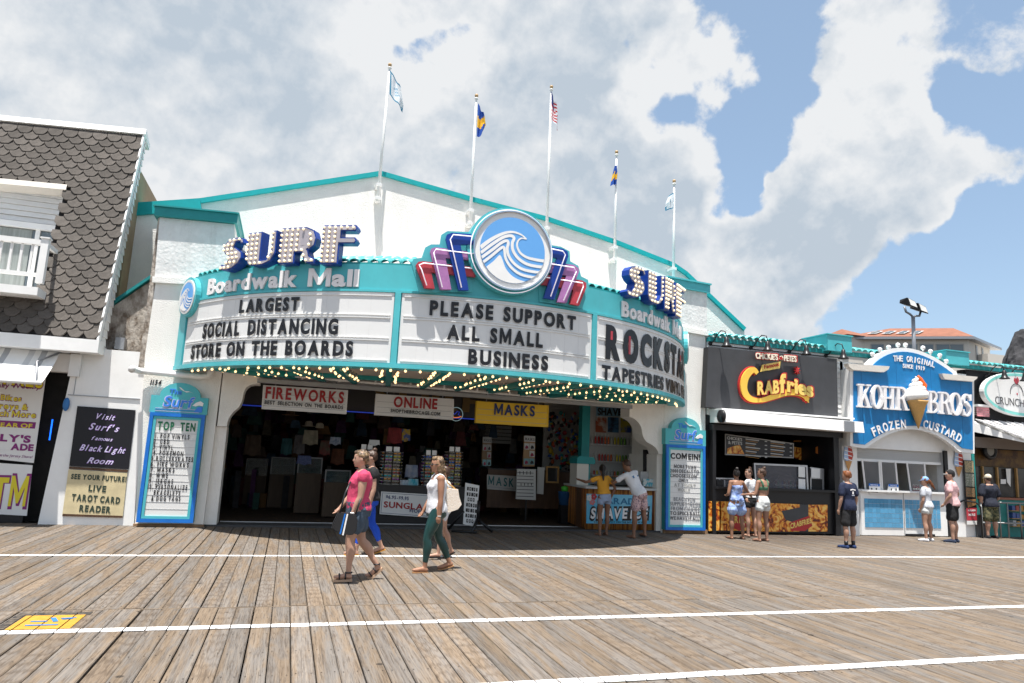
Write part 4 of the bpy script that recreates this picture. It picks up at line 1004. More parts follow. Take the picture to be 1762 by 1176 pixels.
textpx(b, 'ATM', (-53, 872), (46, 873), 55, YP-0.002, M_PP, depth=0.003, bold=0.055, gap=0.02); textpx(b, 'ATM', (-50, 869), (43, 870), 50, YP-0.006, M_PY, depth=0.003, bold=0.025, gap=0.07)
tag(b.build('lettering', pa), kind='stuff')
b = MB(); b.tube([(-4.42, 15.75, 1.55), (-4.42, 15.75, 1.95)], 0.012, mat('blue_tube_light', (0.1, 0.2, 0.9), 0.3, emit=(0.0, 0.12, 1.0), estr=1.6)); tag(b.build('tube_light'), 'thin vertical blue tube light in the dark doorway', 'light')
b = MB(); b.sphere((-4.03, YS-0.06, 2.42), (0.06, 0.06, 0.13), mat('blue_alarm_plastic', (0.03, 0.16, 0.42), 0.4)); b.box(-4.07, -3.99, YS-0.03, YS-0.001, 2.34, 2.50, M_GREYM); tag(b.build('alarm_box'), 'small blue alarm box beside the dark doorway', 'alarm')
for o in bpy.data.objects:
    if o.name == 'alarm_box': o.location = Vector((-0.08, 0, -0.18))
# posters: black light room, tarot
YB = YS-0.03
bp_ = thing('wall_poster', 'black poster with neon script Visit Surfs famous Black Light Room', 'poster', (-3.4, YB, 1.7))
b = MB(); pp(b, [(133, 699), (233, 706), (221, 808), (119, 802)], YB, 0.025, mat('black_poster', (0.006, 0.006, 0.010), 0.5)); b.build('sheet', bp_)
M_NS = mat('violet_script', (0.45, 0.20, 0.75), 0.5); M_NS2 = mat('white_script', (0.75, 0.72, 0.9), 0.5)
b = MB()
for tx, p0, p1, h in (('Visit', (166, 721), (198, 724), 10), ("Surf's", (152, 739), (205, 744), 12), ('famous', (157, 757), (194, 760), 6.5), ('Black Light', (136, 775), (216, 781), 11), ('Room', (149, 797), (195, 800), 10.5)):
    textpx(b, tx, p0, p1, h, YB-0.002, M_NS, depth=0.002, bold=0.03, shear=0.45, gap=0.0, space=0.3)
    textpx(b, tx, (p0[0]+0.4, p0[1]-0.2), (p1[0]-0.4, p1[1]-0.2), h*0.97, YB-0.005, M_NS2, depth=0.002, bold=0.004, shear=0.45, gap=0.03, space=0.3)
tag(b.build('lettering', bp_), kind='stuff')
b = MB(); pp(b, [(119, 803), (220, 809), (219.5, 813), (118.5, 807)], YB-0.004, 0.028, M_DARKW); b.build('wood_strip', bp_)
tp_ = thing('wall_poster', 'cream poster reading SEE YOUR FUTURE live tarot card reader', 'poster', (-3.4, YB, 0.6))
b = MB(); pp(b, [(118, 808), (219, 814), (211, 890), (107, 887)], YB, 0.025, mat('cream_paper', (0.66, 0.56, 0.34), 0.6, var=0.18, vscale=5)); b.build('sheet', tp_)
b = MB(); M_DG = mat('dark_green_black_print', (0.03, 0.05, 0.035), 0.5)
for tx, p0, p1, h in (('SEE YOUR FUTURE!', (122, 824), (217, 829), 8.5), ('LIVE', (152, 845), (182, 847), 10.5), ('TAROT CARD', (123, 861), (206, 867), 11), ('READER', (136, 880), (190, 883), 11)):
    textpx(b, tx, p0, p1, h, YB-0.003, M_DG, depth=0.003, bold=0.05, gap=0.12, space=0.4)
tag(b.build('lettering', tp_), kind='stuff')
b = MB(); pp(b, [(108, 884.5), (211, 888), (210.5, 891.5), (107, 888.5)], YB-0.004, 0.028, M_DARKW); b.build('wood_strip', tp_)
# house number and drain pipe
b = MB(); textpx(b, '1154', (258, 662), (277, 663), 9, YF-0.004, M_LET, depth=0.01, bold=0.02, shear=0.2, gap=0.12); tag(b.build('house_number'), 'black house number 1154 on the white left pilaster', 'number')
b = MB(); yq = 15.18; z = at(300, 643, yq)[1]
xa = at(234, 643, yq)[0]; xb = at(360, 648, yq)[0]
b.tube([(xa, yq-0.42, z-0.03), (xa, yq-0.38, z), (xa+0.05, yq, z+0.0), (xa+0.20, yq, z), (xb-0.15, yq, z-0.03), (xb-0.02, yq, z), (xb+0.02, yq, z+0.10), (xb+0.02, yq, z+0.3)], 0.062, M_WHITE, 12)
tag(b.build('drain_pipe'), 'white horizontal drain pipe running from the left wall under the marquee', 'pipe')
b = MB(); b.box(-3.52, -3.35, 15.7, 15.9, 3.42, 3.66, M_GREYM); b.tube([(-3.44, 15.8, 3.42), (-3.44, 15.8, 3.37)], 0.04, M_WHITE2); tag(b.build('utility_box'), 'grey electrical box between the two buildings above the white wall', 'utility box')
# ---- awning
aw = thing('awning', 'white and grey striped retractable awning over the left shop window', 'awning', (-5.2, 15.2, 2.9))
A0, A1 = at(118, 601, 15.25), at(48, 655, 14.35)
yA, yB_ = 15.25, 14.45
b = MB(); b.tube([(-9, yA, A0[1]+0.02), (A0[0]-0.15, yA, A0[1]+0.02)], 0.075, M_ALU, 12); b.build('roller', aw)
xr_ = at(46, 658, yB_)[0]; zr_ = at(46, 658, yB_)[1]; xt = at(104, 612, yA)[0]; zt_ = A0[1]-0.02
n = 30; st0 = MB(); M_AW = mat('white_canvas', (0.76, 0.76, 0.75), 0.9, var=0.04); M_AG = mat('grey_canvas', (0.38, 0.39, 0.41), 0.9)
Wt = xt-(-9.0)
for i in range(46):
    pat = (0, 0, 1, 0, 2, 0)[i % 6]
    wdt = 0.10
    x0 = xt-i*wdt; x1 = x0-wdt; m = (M_AW, M_AG, mat('pale_grey_canvas', (0.55, 0.56, 0.57), 0.9))[pat]
    vs = []
    for s in range(7):
        t = s/6; y = yA+(yB_-yA)*t; z = zt_+(zr_-zt_)*(t**0.8)
        sh = (xr_-xt)*t*0.0
        vs += [(x0+sh, y, z), (x1+sh, y, z)]
    st0.add(vs, [(2*s, 2*s+1, 2*s+3, 2*s+2) for s in range(6)], m)
st0.build('canvas', aw)
b = MB(); b.tube([(-9, yB_-0.02, zr_), (xt, yB_-0.02, zr_)], 0.035, M_WHITE, 10); b.build('front_bar', aw)
b = MB(); b.tube([(xt+0.06, yA+0.05, zt_), (xt-0.25, yA-0.4, zt_-0.30), (xt-0.08, yB_, zr_)], 0.02, M_GREYM, 8); b.build('arm', aw)
b = MB(); b.box(xt+0.0, xt+0.12, yA-0.05, yA+0.12, zt_-0.06, zt_+0.08, M_ALU); b.build('bracket', aw)

# ================================================================== the two letter board signs by the entrance
def surf_board(px, label, Yb):
    """px: dict of photo corners"""
    t = thing('letter_board', label, 'sign', (*[at(*px['bl'], Yb)[0]], Yb, 0.05), 'letter boards either side of the entrance')
    bl_, br, tr_, tl = px['bl'], px['br'], px['tr'], px['tl']
    x0 = (at(*bl_, Yb)[0]+at(*tl, Yb)[0])/2; x1 = (at(*br, Yb)[0]+at(*tr_, Yb)[0])/2
    z0 = 0.09; z1 = (at(*tl, Yb)[1]+at(*tr_, Yb)[1])/2; zt = at(*px['top'], Yb)[1]; zh = at(*px['shoulder'], Yb)[1]
    w_ = x1-x0; cx = (x0+x1)/2
    b = MB(); b.box(x0, x1, Yb, Yb+0.16, z0, z1, M_TEALD); b.build('case', t)
    def frame(x0, x1, z0, z1, wd, y0, y1, m, nm):
        b = MB(); b.ring([(x0, z0), (x1, z0), (x1, z1), (x0, z1)], [(x0+wd, z0+wd), (x1-wd, z0+wd), (x1-wd, z1-wd), (x0+wd, z1-wd)], y0, y1, m); b.build(nm, t)
    frame(x0, x1, z0, z1, 0.065, Yb-0.05, Yb-0.001, M_BFRAME, 'outer_frame')
    frame(x0+0.07, x1-0.07, z0+0.07, z1-0.07, 0.05, Yb-0.035, Yb-0.001, M_TEAL, 'inner_frame')
    b = MB(); b.box(x0+0.121, x1-0.121, Yb-0.012, Yb-0.002, z0+0.121, z1-0.121, M_PANEL); pn = b.build('letter_panel', t)
    b = MB(); k = 14
    for i in range(1, k): z = z0+0.12+(z1-z0-0.24)*i/k; b.box(x0+0.125, x1-0.125, Yb-0.017, Yb-0.0125, z-0.003, z+0.003, mat('grey_track', (0.5, 0.5, 0.5), 0.5))
    tag(b.build('letter_track', pn), kind='stuff')
    hd = MB(); r = w_*0.37; sh = zh
    arcpts = [(cx+r*math.cos(math.radians(a)), sh+(zt-sh)*math.sin(math.radians(a))) for a in range(0, 181, 10)]
    hd.prism([(x0-0.02, z1+0.002), (x1+0.02, z1+0.002), (x1+0.02, sh), (cx+r, sh)]+arcpts[1:-1]+[(cx-r, sh), (x0-0.02, sh)], Yb-0.03, Yb+0.16, M_TEAL); hd.build('head_board', t)
    a = MB(); yy = Yb-0.034; hh = zt-z1
    LB = mat('blue_script_letter', (0.04, 0.22, 0.75), 0.4)
    LO = mat('lilac_outline', (0.50, 0.50, 0.75), 0.4)
    fx = lambda u: x0+u*w_
    fz = lambda v: z1+v*hh
    letters('The', fx(0.30), fx(0.52), fz(0.62), hh*0.17, yy, LB, depth=0.008, bold=0.02, mb=a, gap=0.05)
    letters('Surf', fx(0.20), fx(0.78), fz(0.20), hh*0.36, yy-0.0, LO, depth=0.006, bold=0.05, mb=a, shear=0.15, gap=0.0)
    letters('Surf', fx(0.22), fx(0.77), fz(0.215), hh*0.34, yy-0.008, LB, depth=0.006, bold=0.015, mb=a, shear=0.15, gap=0.04)
    for dz in (0.05, 0.10, 0.14): a.box(fx(0.08), fx(0.88), yy-0.006, yy, fz(dz), fz(dz)+0.010, LO if dz != 0.10 else LB)
    a.prism([(fx(.46), fz(.86)), (fx(.50), fz(.78)), (fx(.60), fz(.70)), (fx(.66), fz(.72)), (fx(.75), fz(.68)), (fx(.64), fz(.74)), (fx(.57), fz(.74)), (fx(.50), fz(.84))], yy-0.008, yy, M_LETW)
    a.prism([(fx(.74), fz(.28)), (fx(.80), fz(.38)), (fx(.88), fz(.44)), (fx(.94), fz(.38)), (fx(.93), fz(.28)), (fx(.86), fz(.30)), (fx(.80), fz(.26))], yy-0.009, yy, M_LETW)
    a.prism([(fx(.78), fz(.08)), (fx(.84), fz(.24)), (fx(.93), fz(.26)), (fx(.93), fz(.07))], yy-0.0085, yy-0.001, LB)
    tag(a.build('emblem', t), kind='stuff')
    return t, (x0+0.121, x1-0.121, z0+0.121, z1-0.121), Yb-0.0175
t, (x0, x1, z0, z1), yy = surf_board({'bl': (236, 903), 'br': (333, 905), 'tr': (353, 713), 'tl': (257, 711), 'top': (306, 659), 'shoulder': (266, 680)}, 'teal and blue letter board with the green heading TOP TEN left of the entrance', 15.16)
L_ = [('TOP TEN', .04, .96, 'H'), ('1. POP VINYLS', .02, .84, 0), ('2. CBD', .00, .38, 0), ('3. VINYL', .01, .48, 0), ('4. POKEMON', .02, .74, 0), ('5.ROLLERSKATES', .00, .99, 0), ('6. FIRE WORKS', .00, .90, 0), ('7. MASKS', .01, .58, 0), ('8. WWE', .01, .44, 0), ('9. JERGAS', .01, .58, 0), ('10. PERSONALIZE', .00, .93, 0), ('BRACELETS', .15, .78, 0), ('& DOG TAGS', .11, .80, 0)]
H_ = z1-z0; b = MB(); W_ = x1-x0
letters('TOP TEN', x0+.05*W_, x0+.95*W_, z1-0.085*H_-0.05, 0.16, yy, M_GREEN, depth=0.005, bold=0.04, gap=0.14, space=0.7, mb=b)
b.build('heading', t)
b = MB(); z = z1-0.185*H_
for tx, a, c, _ in L_[1:]:
    letters(tx, x0+a*W_+0.005, x0+c*W_-0.005, z-0.03, 0.093, yy, M_LET, depth=0.005, bold=0.022, gap=0.22, space=0.5, mb=b); z -= 0.0585*H_
tag(b.build('lettering', t), kind='stuff')
t, (x0, x1, z0, z1), yy = surf_board({'bl': (1146, 916), 'br': (1212, 917), 'tr': (1212, 768), 'tl': (1143, 765), 'top': (1178, 719), 'shoulder': (1145, 737)}, 'teal and blue letter board headed COME IN right of the entrance', 15.16)
H_ = z1-z0; b = MB(); W_ = x1-x0
letters('COM EIN!', x0+.01*W_, x0+.99*W_, z1-0.12*H_, 0.135, yy, M_LET, depth=0.005, bold=0.035, gap=0.14, space=0.3, mb=b); b.build('heading', t)
M_FADE = mat('faded_grey_letter', (0.25, 0.26, 0.28), 0.5); M_FADE2 = mat('more_faded_letter', (0.42, 0.42, 0.40), 0.5); b = MB()
for i, (tx, a, c, m) in enumerate([('MORE THAN', .12, .86, 0), ('2000 DECALS TO', .0, .95, 0), ('CHOOSE FROM', .0, .88, 0), ('ONLY', .28, .60, 0), ('AT TSHIRT', .13, .85, 2), ('WORLD', .25, .66, 2), (None, 0, 0, 0), ('BEACH FUN', .12, .83, 1), ('SUPPLIED INSIDE', .0, 1.0, 1), ('FROM CHAIRS', .03, .98, 1), ('TO SPIKE BALL', .0, 1.0, 0), ('WE HAVE IT ALL!', .0, 1.0, 0)]):
    if tx: letters(tx, x0+a*W_+0.005, x0+c*W_-0.005, z1-(0.245+0.0625*i)*H_, 0.085, yy, (M_GREYM if m == 0 else (M_FADE, M_FADE2)[m-1]) if m else mat('worn_black_letter', (0.10, 0.10, 0.11), 0.5), depth=0.005, bold=0.02, gap=0.18, space=0.4, mb=b)
tag(b.build('lettering', t), kind='stuff')
# ================================================================== shops on the right
def row_box(mb, px0, px1, Y, z0, z1, t, m):
    x0 = at(*px0, Y)[0]; x1 = at(*px1, Y)[0]; mb.box(x0, x1, Y, Y+t, z0, z1, m)
# ---- crab fries shop
cs = thing('food_stand', 'black fronted fries stand with white roller awning box and photo counter', 'shop', (12, 15.3, 0))
M_CHAR = mat('charcoal_sign_board', (0.060, 0.062, 0.068), 0.5, var=0.18, vscale=3)
b = MB(); b.box(9.95, 14.2, 15.3, 15.5, 2.9, 4.95, M_WHITE); b.build('upper_wall', cs)
for i in range(14):
    z0 = 3.06+i*0.135
    for xa, xb in ((9.94, 10.02), (13.97, 14.08)):
        b = MB(); b.hexa([(xa, 15.262, z0), (xb, 15.262, z0), (xb, 15.299, z0), (xa, 15.299, z0), (xa, 15.285, z0+.128), (xb, 15.285, z0+.128), (xb, 15.299, z0+.128), (xa, 15.299, z0+.128)], M_WHITE2); b.build('siding_board', cs)
b = MB(); b.box(9.95, 14.1, 15.22, 15.299, 4.62, 4.75, M_WHITE2); b.build('sign_rail', cs)
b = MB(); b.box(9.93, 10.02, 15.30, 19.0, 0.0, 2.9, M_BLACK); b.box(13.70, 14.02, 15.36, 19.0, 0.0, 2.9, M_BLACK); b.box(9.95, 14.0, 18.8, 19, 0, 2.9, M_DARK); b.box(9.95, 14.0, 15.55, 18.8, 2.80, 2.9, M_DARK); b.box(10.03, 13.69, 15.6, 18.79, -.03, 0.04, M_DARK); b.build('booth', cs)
b = MB(); b.box(10.00, 10.09, 15.12, 15.299, 0.0, 2.60, M_BLACK); b.build('door_frame', cs)
b = MB(); b.box(13.66, 13.82, 15.12, 15.35, 0.0, 2.60, M_BLACK); b.build('door_frame', cs)
b = MB(); b.box(9.98, 13.95, 15.10, 15.29, 2.52, 2.66, M_BLACK); b.build('header', cs)
b = MB(); b.hexa([(10.02, 14.62, 2.70), (14.20, 14.62, 2.66), (14.20, 15.28, 2.66), (10.02, 15.28, 2.70), (10.02, 14.66, 3.00), (14.20, 14.66, 2.94), (14.20, 15.28, 2.94), (10.02, 15.28, 3.00)], M_WHITE); b.build('awning_box', cs)
b = MB(); b.box(10.0, 14.02, 14.75, 15.28, 3.001, 3.04, M_WHITE); b.build('awning_lid', cs)
b = MB(); b.box(13.55, 13.86, 14.59, 14.62, 2.66, 2.93, M_GREYM); b.build('awning_bracket', cs)
b = MB(); b.tube([(9.97, 14.75, 2.84), (10.02, 14.75, 2.84)], 0.16, M_BLACK, 14); b.build('awning_end', cs)
YG = 15.04
sg = thing('shop_sign', 'charcoal sign board with raised yellow and white crab fries lettering', 'sign', (12, YG, 3.1))
b = MB(); pp(b, [(1219, 597), (1440, 618), (1442, 717), (1214, 701)], YG, 0.22, M_CHAR, M_BLACK); b.build('board', sg)
YL = YG-0.07
b = MB()
M_YW = mat('yellow_cream_letter', (0.85, 0.62, 0.16), 0.4); M_CRM = mat('cream_letter', (0.85, 0.80, 0.66), 0.4); M_RD = mat('red_edge', (0.45, 0.03, 0.03), 0.4)
def T2(text, p0, p1, h, m, bold=0.03, y=YL, edge=M_RD, **k):
    textpx(b, text, (p0[0]-0.6, p0[1]+0.6), (p1[0]+0.6, p1[1]+0.6), h+1.2, y+0.012, edge, depth=0.05, bold=bold+0.03, **k)
    textpx(b, text, p0, p1, h, y-0.045, m, depth=0.02, bold=bold, **k)
T2("CHICKIE'S", (1300, 617), (1338, 620), 10, M_CRM, gap=0.02); T2('&', (1341, 619), (1347, 619), 5.5, M_RD, gap=0.02, edge=M_CRM); T2("PETE'S", (1349, 621), (1370, 623), 10, M_CRM, gap=0.02)
b.build('name_letters', sg)
b = MB(); pp(b, [(1309, 640), (1312, 628), (1344, 622), (1342, 634)], YL-0.01, 0.03, M_YW); b.build('banner', sg)
b = MB(); textpx(b, 'Famous', (1315, 635), (1340, 630), 7, YL-0.014, M_RD, depth=0.01, bold=0.01, gap=0.1); b.build('banner_letters', sg)
# big C with swash, two tones
b = MB()
def thick(pts, wd, y0, y1, m):
    up_, lo_ = [], []; n = len(pts)
    for i, p in enumerate(pts):
        a = pts[max(i-1, 0)]; c = pts[min(i+1, n-1)]; t = Vector((c[0]-a[0], c[1]-a[1])); t.normalize(); nr = Vector((-t.y, t.x)); w_ = wd[i] if isinstance(wd, list) else wd
        up_.append((p[0]+nr.x*w_, p[1]+nr.y*w_)); lo_.append((p[0]-nr.x*w_, p[1]-nr.y*w_))
    for i in range(n-1): b.prism([up_[i], up_[i+1], lo_[i+1], lo_[i]], y0+0.0004*i, y1, m)
def pxp(l, y): return [at(x, q, y) for x, q in l]
C1 = [(1302, 643), (1296, 637), (1288, 641), (1281, 652), (1279, 668), (1284, 681), (1294, 688), (1310, 689), (1330, 683), (1352, 676), (1372, 676), (1385, 682), (1391, 693)]
def smooth(l):
    o = []
    for i in range(len(l)-1):
        p0 = l[max(i-1, 0)]; p1 = l[i]; p2 = l[i+1]; p3 = l[min(i+2, len(l)-1)]
        for s in range(4):
            t = s/4; o.append(tuple(0.5*((2*p1[j])+(-p0[j]+p2[j])*t+(2*p0[j]-5*p1[j]+4*p2[j]-p3[j])*t*t+(-p0[j]+3*p1[j]-3*p2[j]+p3[j])*t**3) for j in (0, 1)))
    return o+[l[-1]]
cc = pxp(smooth(C1), YL); n = len(cc)
wds = [0.05+0.045*math.sin(PI*min(1, i/(n*0.55))) if i < n*0.55 else 0.05+0.03*math.sin(PI*(i-n*.55)/(n*.45)) for i in range(n)]
wds[-1] = wds[-2] = 0.012
b = MB(); thick(cc, [w_+0.03 for w_ in wds], YL+0.005, YL+0.069, M_RD); b.build('swash_edge', sg)
b = MB(); 
M_GRAD = mat('yellow_to_cream', (0.86, 0.55, 0.08), 0.4)
thick(cc, wds, YL-0.04, YL+0.004, M_GRAD); b.build('swash', sg)
b = MB()
for tx, p0, p1, h, m in (('RAB', (1303, 679), (1340, 676), 22, M_YW), ('f', (1341, 676), (1352, 674), 31, M_YW), ('ries', (1354, 673), (1399, 683), 25, M_YW)):
    T2(tx, p0, p1, h, m, 0.04, gap=0.02)
b.build('letters', sg)
b = MB(); cx, cz = at(1371, 638, YL); st = []
for i in range(16): r = 0.11 if i % 2 == 0 else 0.035; st.append((cx+r*math.cos(i*PI/8), cz+r*math.sin(i*PI/8)))
b.prism(st, YL-0.03, YL+0.03, M_RD); b.build('star', sg)
b = MB(); pp(b, [(1297, 622), (1300, 604), (1372, 608), (1374, 630), (1345, 626)], YL+0.06, 0.01, M_BLACK); 
# counter with photo panels
YC = 15.20
ct = thing('counter', 'black serving counter with bright orange fries photo panels', 'counter', (12, YC, 0))
b = MB(); b.box(10.09, 13.66, YC+0.01, 15.9, 0.04, 1.09, M_BLACK); b.build('body', ct)
b = MB(); b.box(10.05, 13.70, YC-0.10, 15.95, 1.091, 1.15, M_BLACK); b.build('top', ct)
def fries_mat():
    m = bpy.data.materials.new('fries_photo'); m.use_nodes = True; t = m.node_tree; nn = t.nodes; ll = t.links; bs = nn['Principled BSDF']; bs.inputs['Roughness'].default_value = 0.35
    tcn = nn.new('ShaderNodeTexCoord'); mp = nn.new('ShaderNodeMapping'); mp.inputs['Scale'].default_value = (1.0, 1, 1.0); ll.new(tcn.outputs['Object'], mp.inputs[0])
    wv_ = nn.new('ShaderNodeTexNoise'); wv_.inputs['Scale'].default_value = 4.0; wv_.inputs['Distortion'].default_value = 2.6; wv_.inputs['Detail'].default_value = 2.0; wv_.inputs['Roughness'].default_value = 0.45
    ll.new(mp.outputs[0], wv_.inputs[0])
    cr = nn.new('ShaderNodeValToRGB'); e = cr.color_ramp.elements; e[0].position = 0.34; e[0].color = (0.10, 0.01, 0.003, 1); e[1].position = 0.64; e[1].color = (0.90, 0.55, 0.14, 1)
    x = cr.color_ramp.elements.new(0.43); x.color = (0.52, 0.10, 0.008, 1); x = cr.color_ramp.elements.new(0.52); x.color = (0.80, 0.33, 0.03, 1)
    ll.new(wv_.outputs[0], cr.inputs[0]); ll.new(cr.outputs[0], bs.inputs['Base Color']); return m
M_FRY = fries_mat()
for pxs in ([(1220, 863), (1238, 863), (1238, 913), (1220, 914)], [(1241, 863), (1322, 866), (1322, 915), (1241, 913)], [(1323, 866), (1376, 868), (1376, 915), (1323, 915)], [(1391, 869), (1424, 869), (1424, 915), (1391, 915)]):
    b = MB(); pp(b, pxs, YC-0.03, 0.035, M_FRY); b.build('photo_panel', ct)
b = MB(); pp(b, [(1376, 868), (1391, 869), (1391, 915), (1376, 915)], YC-0.03, 0.035, M_CHAR); b.build('dark_panel', ct)
b = MB(); yb = YC-0.034
pp(b, [(1345, 880), (1391, 870), (1391, 885), (1368, 900), (1352, 895)], yb, 0.003, M_CHAR)
pp(b, [(1358, 900), (1392, 888), (1398, 905), (1385, 914), (1362, 914)], yb-0.002, 0.0035, M_RD); textpx(b, 'CRABFRIES', (1360, 910), (1396, 900), 9, yb-0.006, M_YW, depth=0.003, bold=0.03, gap=0.05)
pp(b, [(1255, 885), (1288, 885), (1288, 905), (1272, 914), (1255, 905)], yb, 0.003, M_RD); textpx(b, 'FRIES', (1258, 900), (1286, 900), 12, yb-0.004, M_YW, depth=0.003, bold=0.03)
tag(b.build('logo_print', ct), kind='stuff')
# menu board
YM = 15.9
mn = thing('menu_board', 'framed black menu board hanging over the fries counter', 'menu', (11.6, YM, 2.2))
b = MB(); pp(b, [(1248, 747), (1366, 763), (1366, 789), (1248, 783)], YM, 0.03, mat('pale_frame', (0.45, 0.44, 0.42), 0.4)); b.build('frame', mn)
b = MB(); pp(b, [(1249.5, 749), (1364.5, 764.5), (1364.5, 787), (1249.5, 781)], YM-0.01, 0.012, mat('menu_black', (0.05, 0.05, 0.055), 0.5)); b.build('board', mn)
b = MB(); ym = YM-0.012; M_MW = mat('menu_white', (0.6, 0.6, 0.58), 0.5); M_MO = mat('menu_orange', (0.5, 0.25, 0.06), 0.5)
textpx(b, "CHICKIE'S", (1251, 756), (1277, 759), 5, ym, M_MW, depth=0.002, bold=0.03, gap=0.04); textpx(b, "& PETE'S", (1253, 764), (1277, 766), 5.5, ym, M_MW, depth=0.002, bold=0.03, gap=0.04)
pp(b, [(1251, 781), (1252, 772), (1262, 768), (1273, 766), (1281, 782)], ym-0.002, 0.002, M_FRY)
rr = random.Random(5)
for c0, n in ((1283, 5), (1326, 4)):
    for i in range(n):
        y0 = 755+i*6.8+(0.10*(c0-1283)); ln = rr.randint(14, 26)
        pp(b, [(c0, y0), (c0+ln, y0+ln*.12), (c0+ln, y0+ln*.12+1.7), (c0, y0+1.7)], ym-0.002, 0.002, M_MW)
        pp(b, [(c0+33, y0+4), (c0+37, y0+4.3), (c0+37, y0+6), (c0+33, y0+5.6)], ym-0.002, 0.002, M_MW)
        pp(b, [(c0, y0+3.4), (c0+ln*.9, y0+3.4+ln*.11), (c0+ln*.9, y0+4.3+ln*.11), (c0, y0+4.2)], ym-0.002, 0.002, M_MO)
tag(b.build('print', mn), kind='stuff')
# lit food photos on the back wall
b = MB(); yk = 16.3
cx, cz = at(1402, 793, yk)
b.tube([(cx+0.16*math.cos(a)*(1-0.25*math.sin(a)**2), yk, cz+0.13*math.sin(a)) for a in [i*PI/8 for i in range(16)]], 0.028, mat('pretzel_yellow', (0.45, 0.26, 0.03), 0.5), 8, closed=True)
b.tube([(cx-0.10, yk, cz-0.08), (cx, yk, cz+0.02), (cx+0.08, yk, cz+0.09)], 0.022, mat('pretzel_yellow', (0.4, 0.25, 0.03)), 8); b.tube([(cx+0.10, yk, cz-0.08), (cx, yk+0.03, cz+0.02), (cx-0.08, yk, cz+0.09)], 0.022, mat('pretzel_yellow', (0.4, 0.25, 0.03)), 8)
tag(b.build('pretzel_sign'), 'yellow pretzel picture on the dark wall right of the menu', 'wall picture')
b = MB(); pp(b, [(1404, 770), (1412, 766), (1418, 772), (1420, 779), (1411, 783), (1404, 780)], 15.75, 0.02, mat('orange_logo', (0.4, 0.12, 0.02), 0.5)); tag(b.build('logo_sticker'), 'small orange logo sticker on the dark right jamb of the fries stand', 'sticker')
b = MB(); pp(b, [(1366, 769), (1385, 772), (1392, 786), (1378, 792), (1366, 788)], 16.4, 0.02, M_FRY); pp(b, [(1366, 758), (1406, 758), (1406, 760.5), (1366, 761)], 16.4, 0.02, mat('amber_strip', (0.35, 0.14, 0.03), 0.4)); b2 = b.build('picture'); tag(b2, 'dim fries picture behind the menu board', 'wall picture')
# glass front with bottles
YW = 15.32
gs = thing('display_window', 'white framed glass front over the fries counter with price sheets', 'window', (13, YW, 1.15))
b = MB(); o = [(1296, 797), (1388, 801), (1391, 863), (1300, 860)]; i_ = [(1298.5, 800), (1385.5, 804), (1388, 860), (1302.5, 857)]
b.ring([at(*p, YW) for p in o[::-1]], [at(*p, YW) for p in i_[::-1]], YW-0.03, YW+0.03, M_ALU); b.build('frame', gs)
b = MB(); pp(b, i_, YW, 0.008, mat('tinted_pane', (0.16, 0.16, 0.18), 0.08, alpha=0.45)); b.build('pane', gs)
for q in ([(1374, 803), (1385, 804), (1385.5, 822), (1374, 821)], [(1374, 824), (1385.5, 825), (1386, 842), (1374, 841)]):
    b = MB(); pp(b, q, YW-0.045, 0.003, M_WHITE2); b.build('price_sheet', gs)
b = MB(); pp(b, [(1330, 858), (1332, 830), (1342, 818), (1362, 818), (1374, 835), (1376, 858)], 16.2, 0.3, mat('dim_machine', (0.20, 0.15, 0.13), 0.4, var=0.5)); tag(b.build('popcorn_machine'), 'dim grey machine behind the glass of the fries stand', 'machine')
rr = random.Random(9)
cols = [(0.3, 0.05, 0.05), (0.05, 0.25, 0.08), (0.35, 0.36, 0.4), (0.08, 0.1, 0.35), (0.35, 0.1, 0.02), (0.5, 0.5, 0.52)]
bm_ = []
for i, c in enumerate(cols):
    b = MB(); mm_ = mat('bottle_%d' % i, c, 0.2); b.lathe([(0.026, 0), (0.028, 0.01), (0.028, 0.10), (0.012, 0.14), (0.011, 0.165)], mm_, n=10); b.lathe([(0.012, 0.166), (0.012, 0.18)], M_WHITE2, n=10); b.lathe([(0.0285, 0.03), (0.0285, 0.08)], M_LETW if i % 2 else M_CRM, n=10)
    bm_.append(b)
nb = 0
for i in range(15):
    px = 1336+i*3.6; x, z = at(px, 857, 15.45); k = i % 6
    b = MB(); b.v = [(v[0]+x, v[1]+15.45, v[2]*1.15+1.155) for v in bm_[k].v]; b.f = bm_[k].f; b.mi = bm_[k].mi; b.ms = bm_[k].ms; b.sm = bm_[k].sm
    tag(b.build('bottle'), '%s coloured drink bottle, %s from the left behind the fries stand glass' % (['red', 'green', 'silver', 'blue', 'orange', 'white'][k], ['first', 'second', 'third', 'fourth', 'fifth', 'sixth', 'seventh', 'eighth', 'ninth', 'tenth', 'eleventh', 'twelfth', 'thirteenth', 'fourteenth', 'fifteenth'][i]), 'bottle', 'bottles behind the fries stand glass'); nb += 1
b = MB(); pp(b, [(1394, 804), (1418, 807), (1418, 862), (1395, 861)], 15.4, 0.3, M_ALU); pp(b, [(1397, 824), (1415, 825), (1415, 857), (1397, 857)], 15.39, 0.005, M_DARK); pp(b, [(1396, 806), (1411, 807), (1411, 823), (1396, 822)], 15.36, 0.004, M_WHITE2); t = thing('warming_cabinet', 'slim metal cabinet with a paper sheet at the right end of the fries counter', 'cabinet', (13.5, 15.4, 1.15)); b.build('case', t)
t = thing('serving_cabinet', 'small white framed glass cabinet at the left end of the fries counter', 'cabinet', (10.4, 15.25, 1.15))
b = MB(); o = [(1224, 858), (1224, 826), (1228, 822), (1262, 823), (1262, 859)]; oo = [at(*p, 15.25) for p in o]; ii = [at(*p, 15.25) for p in [(1226, 856), (1226, 828), (1229, 824.5), (1260, 825), (1260, 857)]]
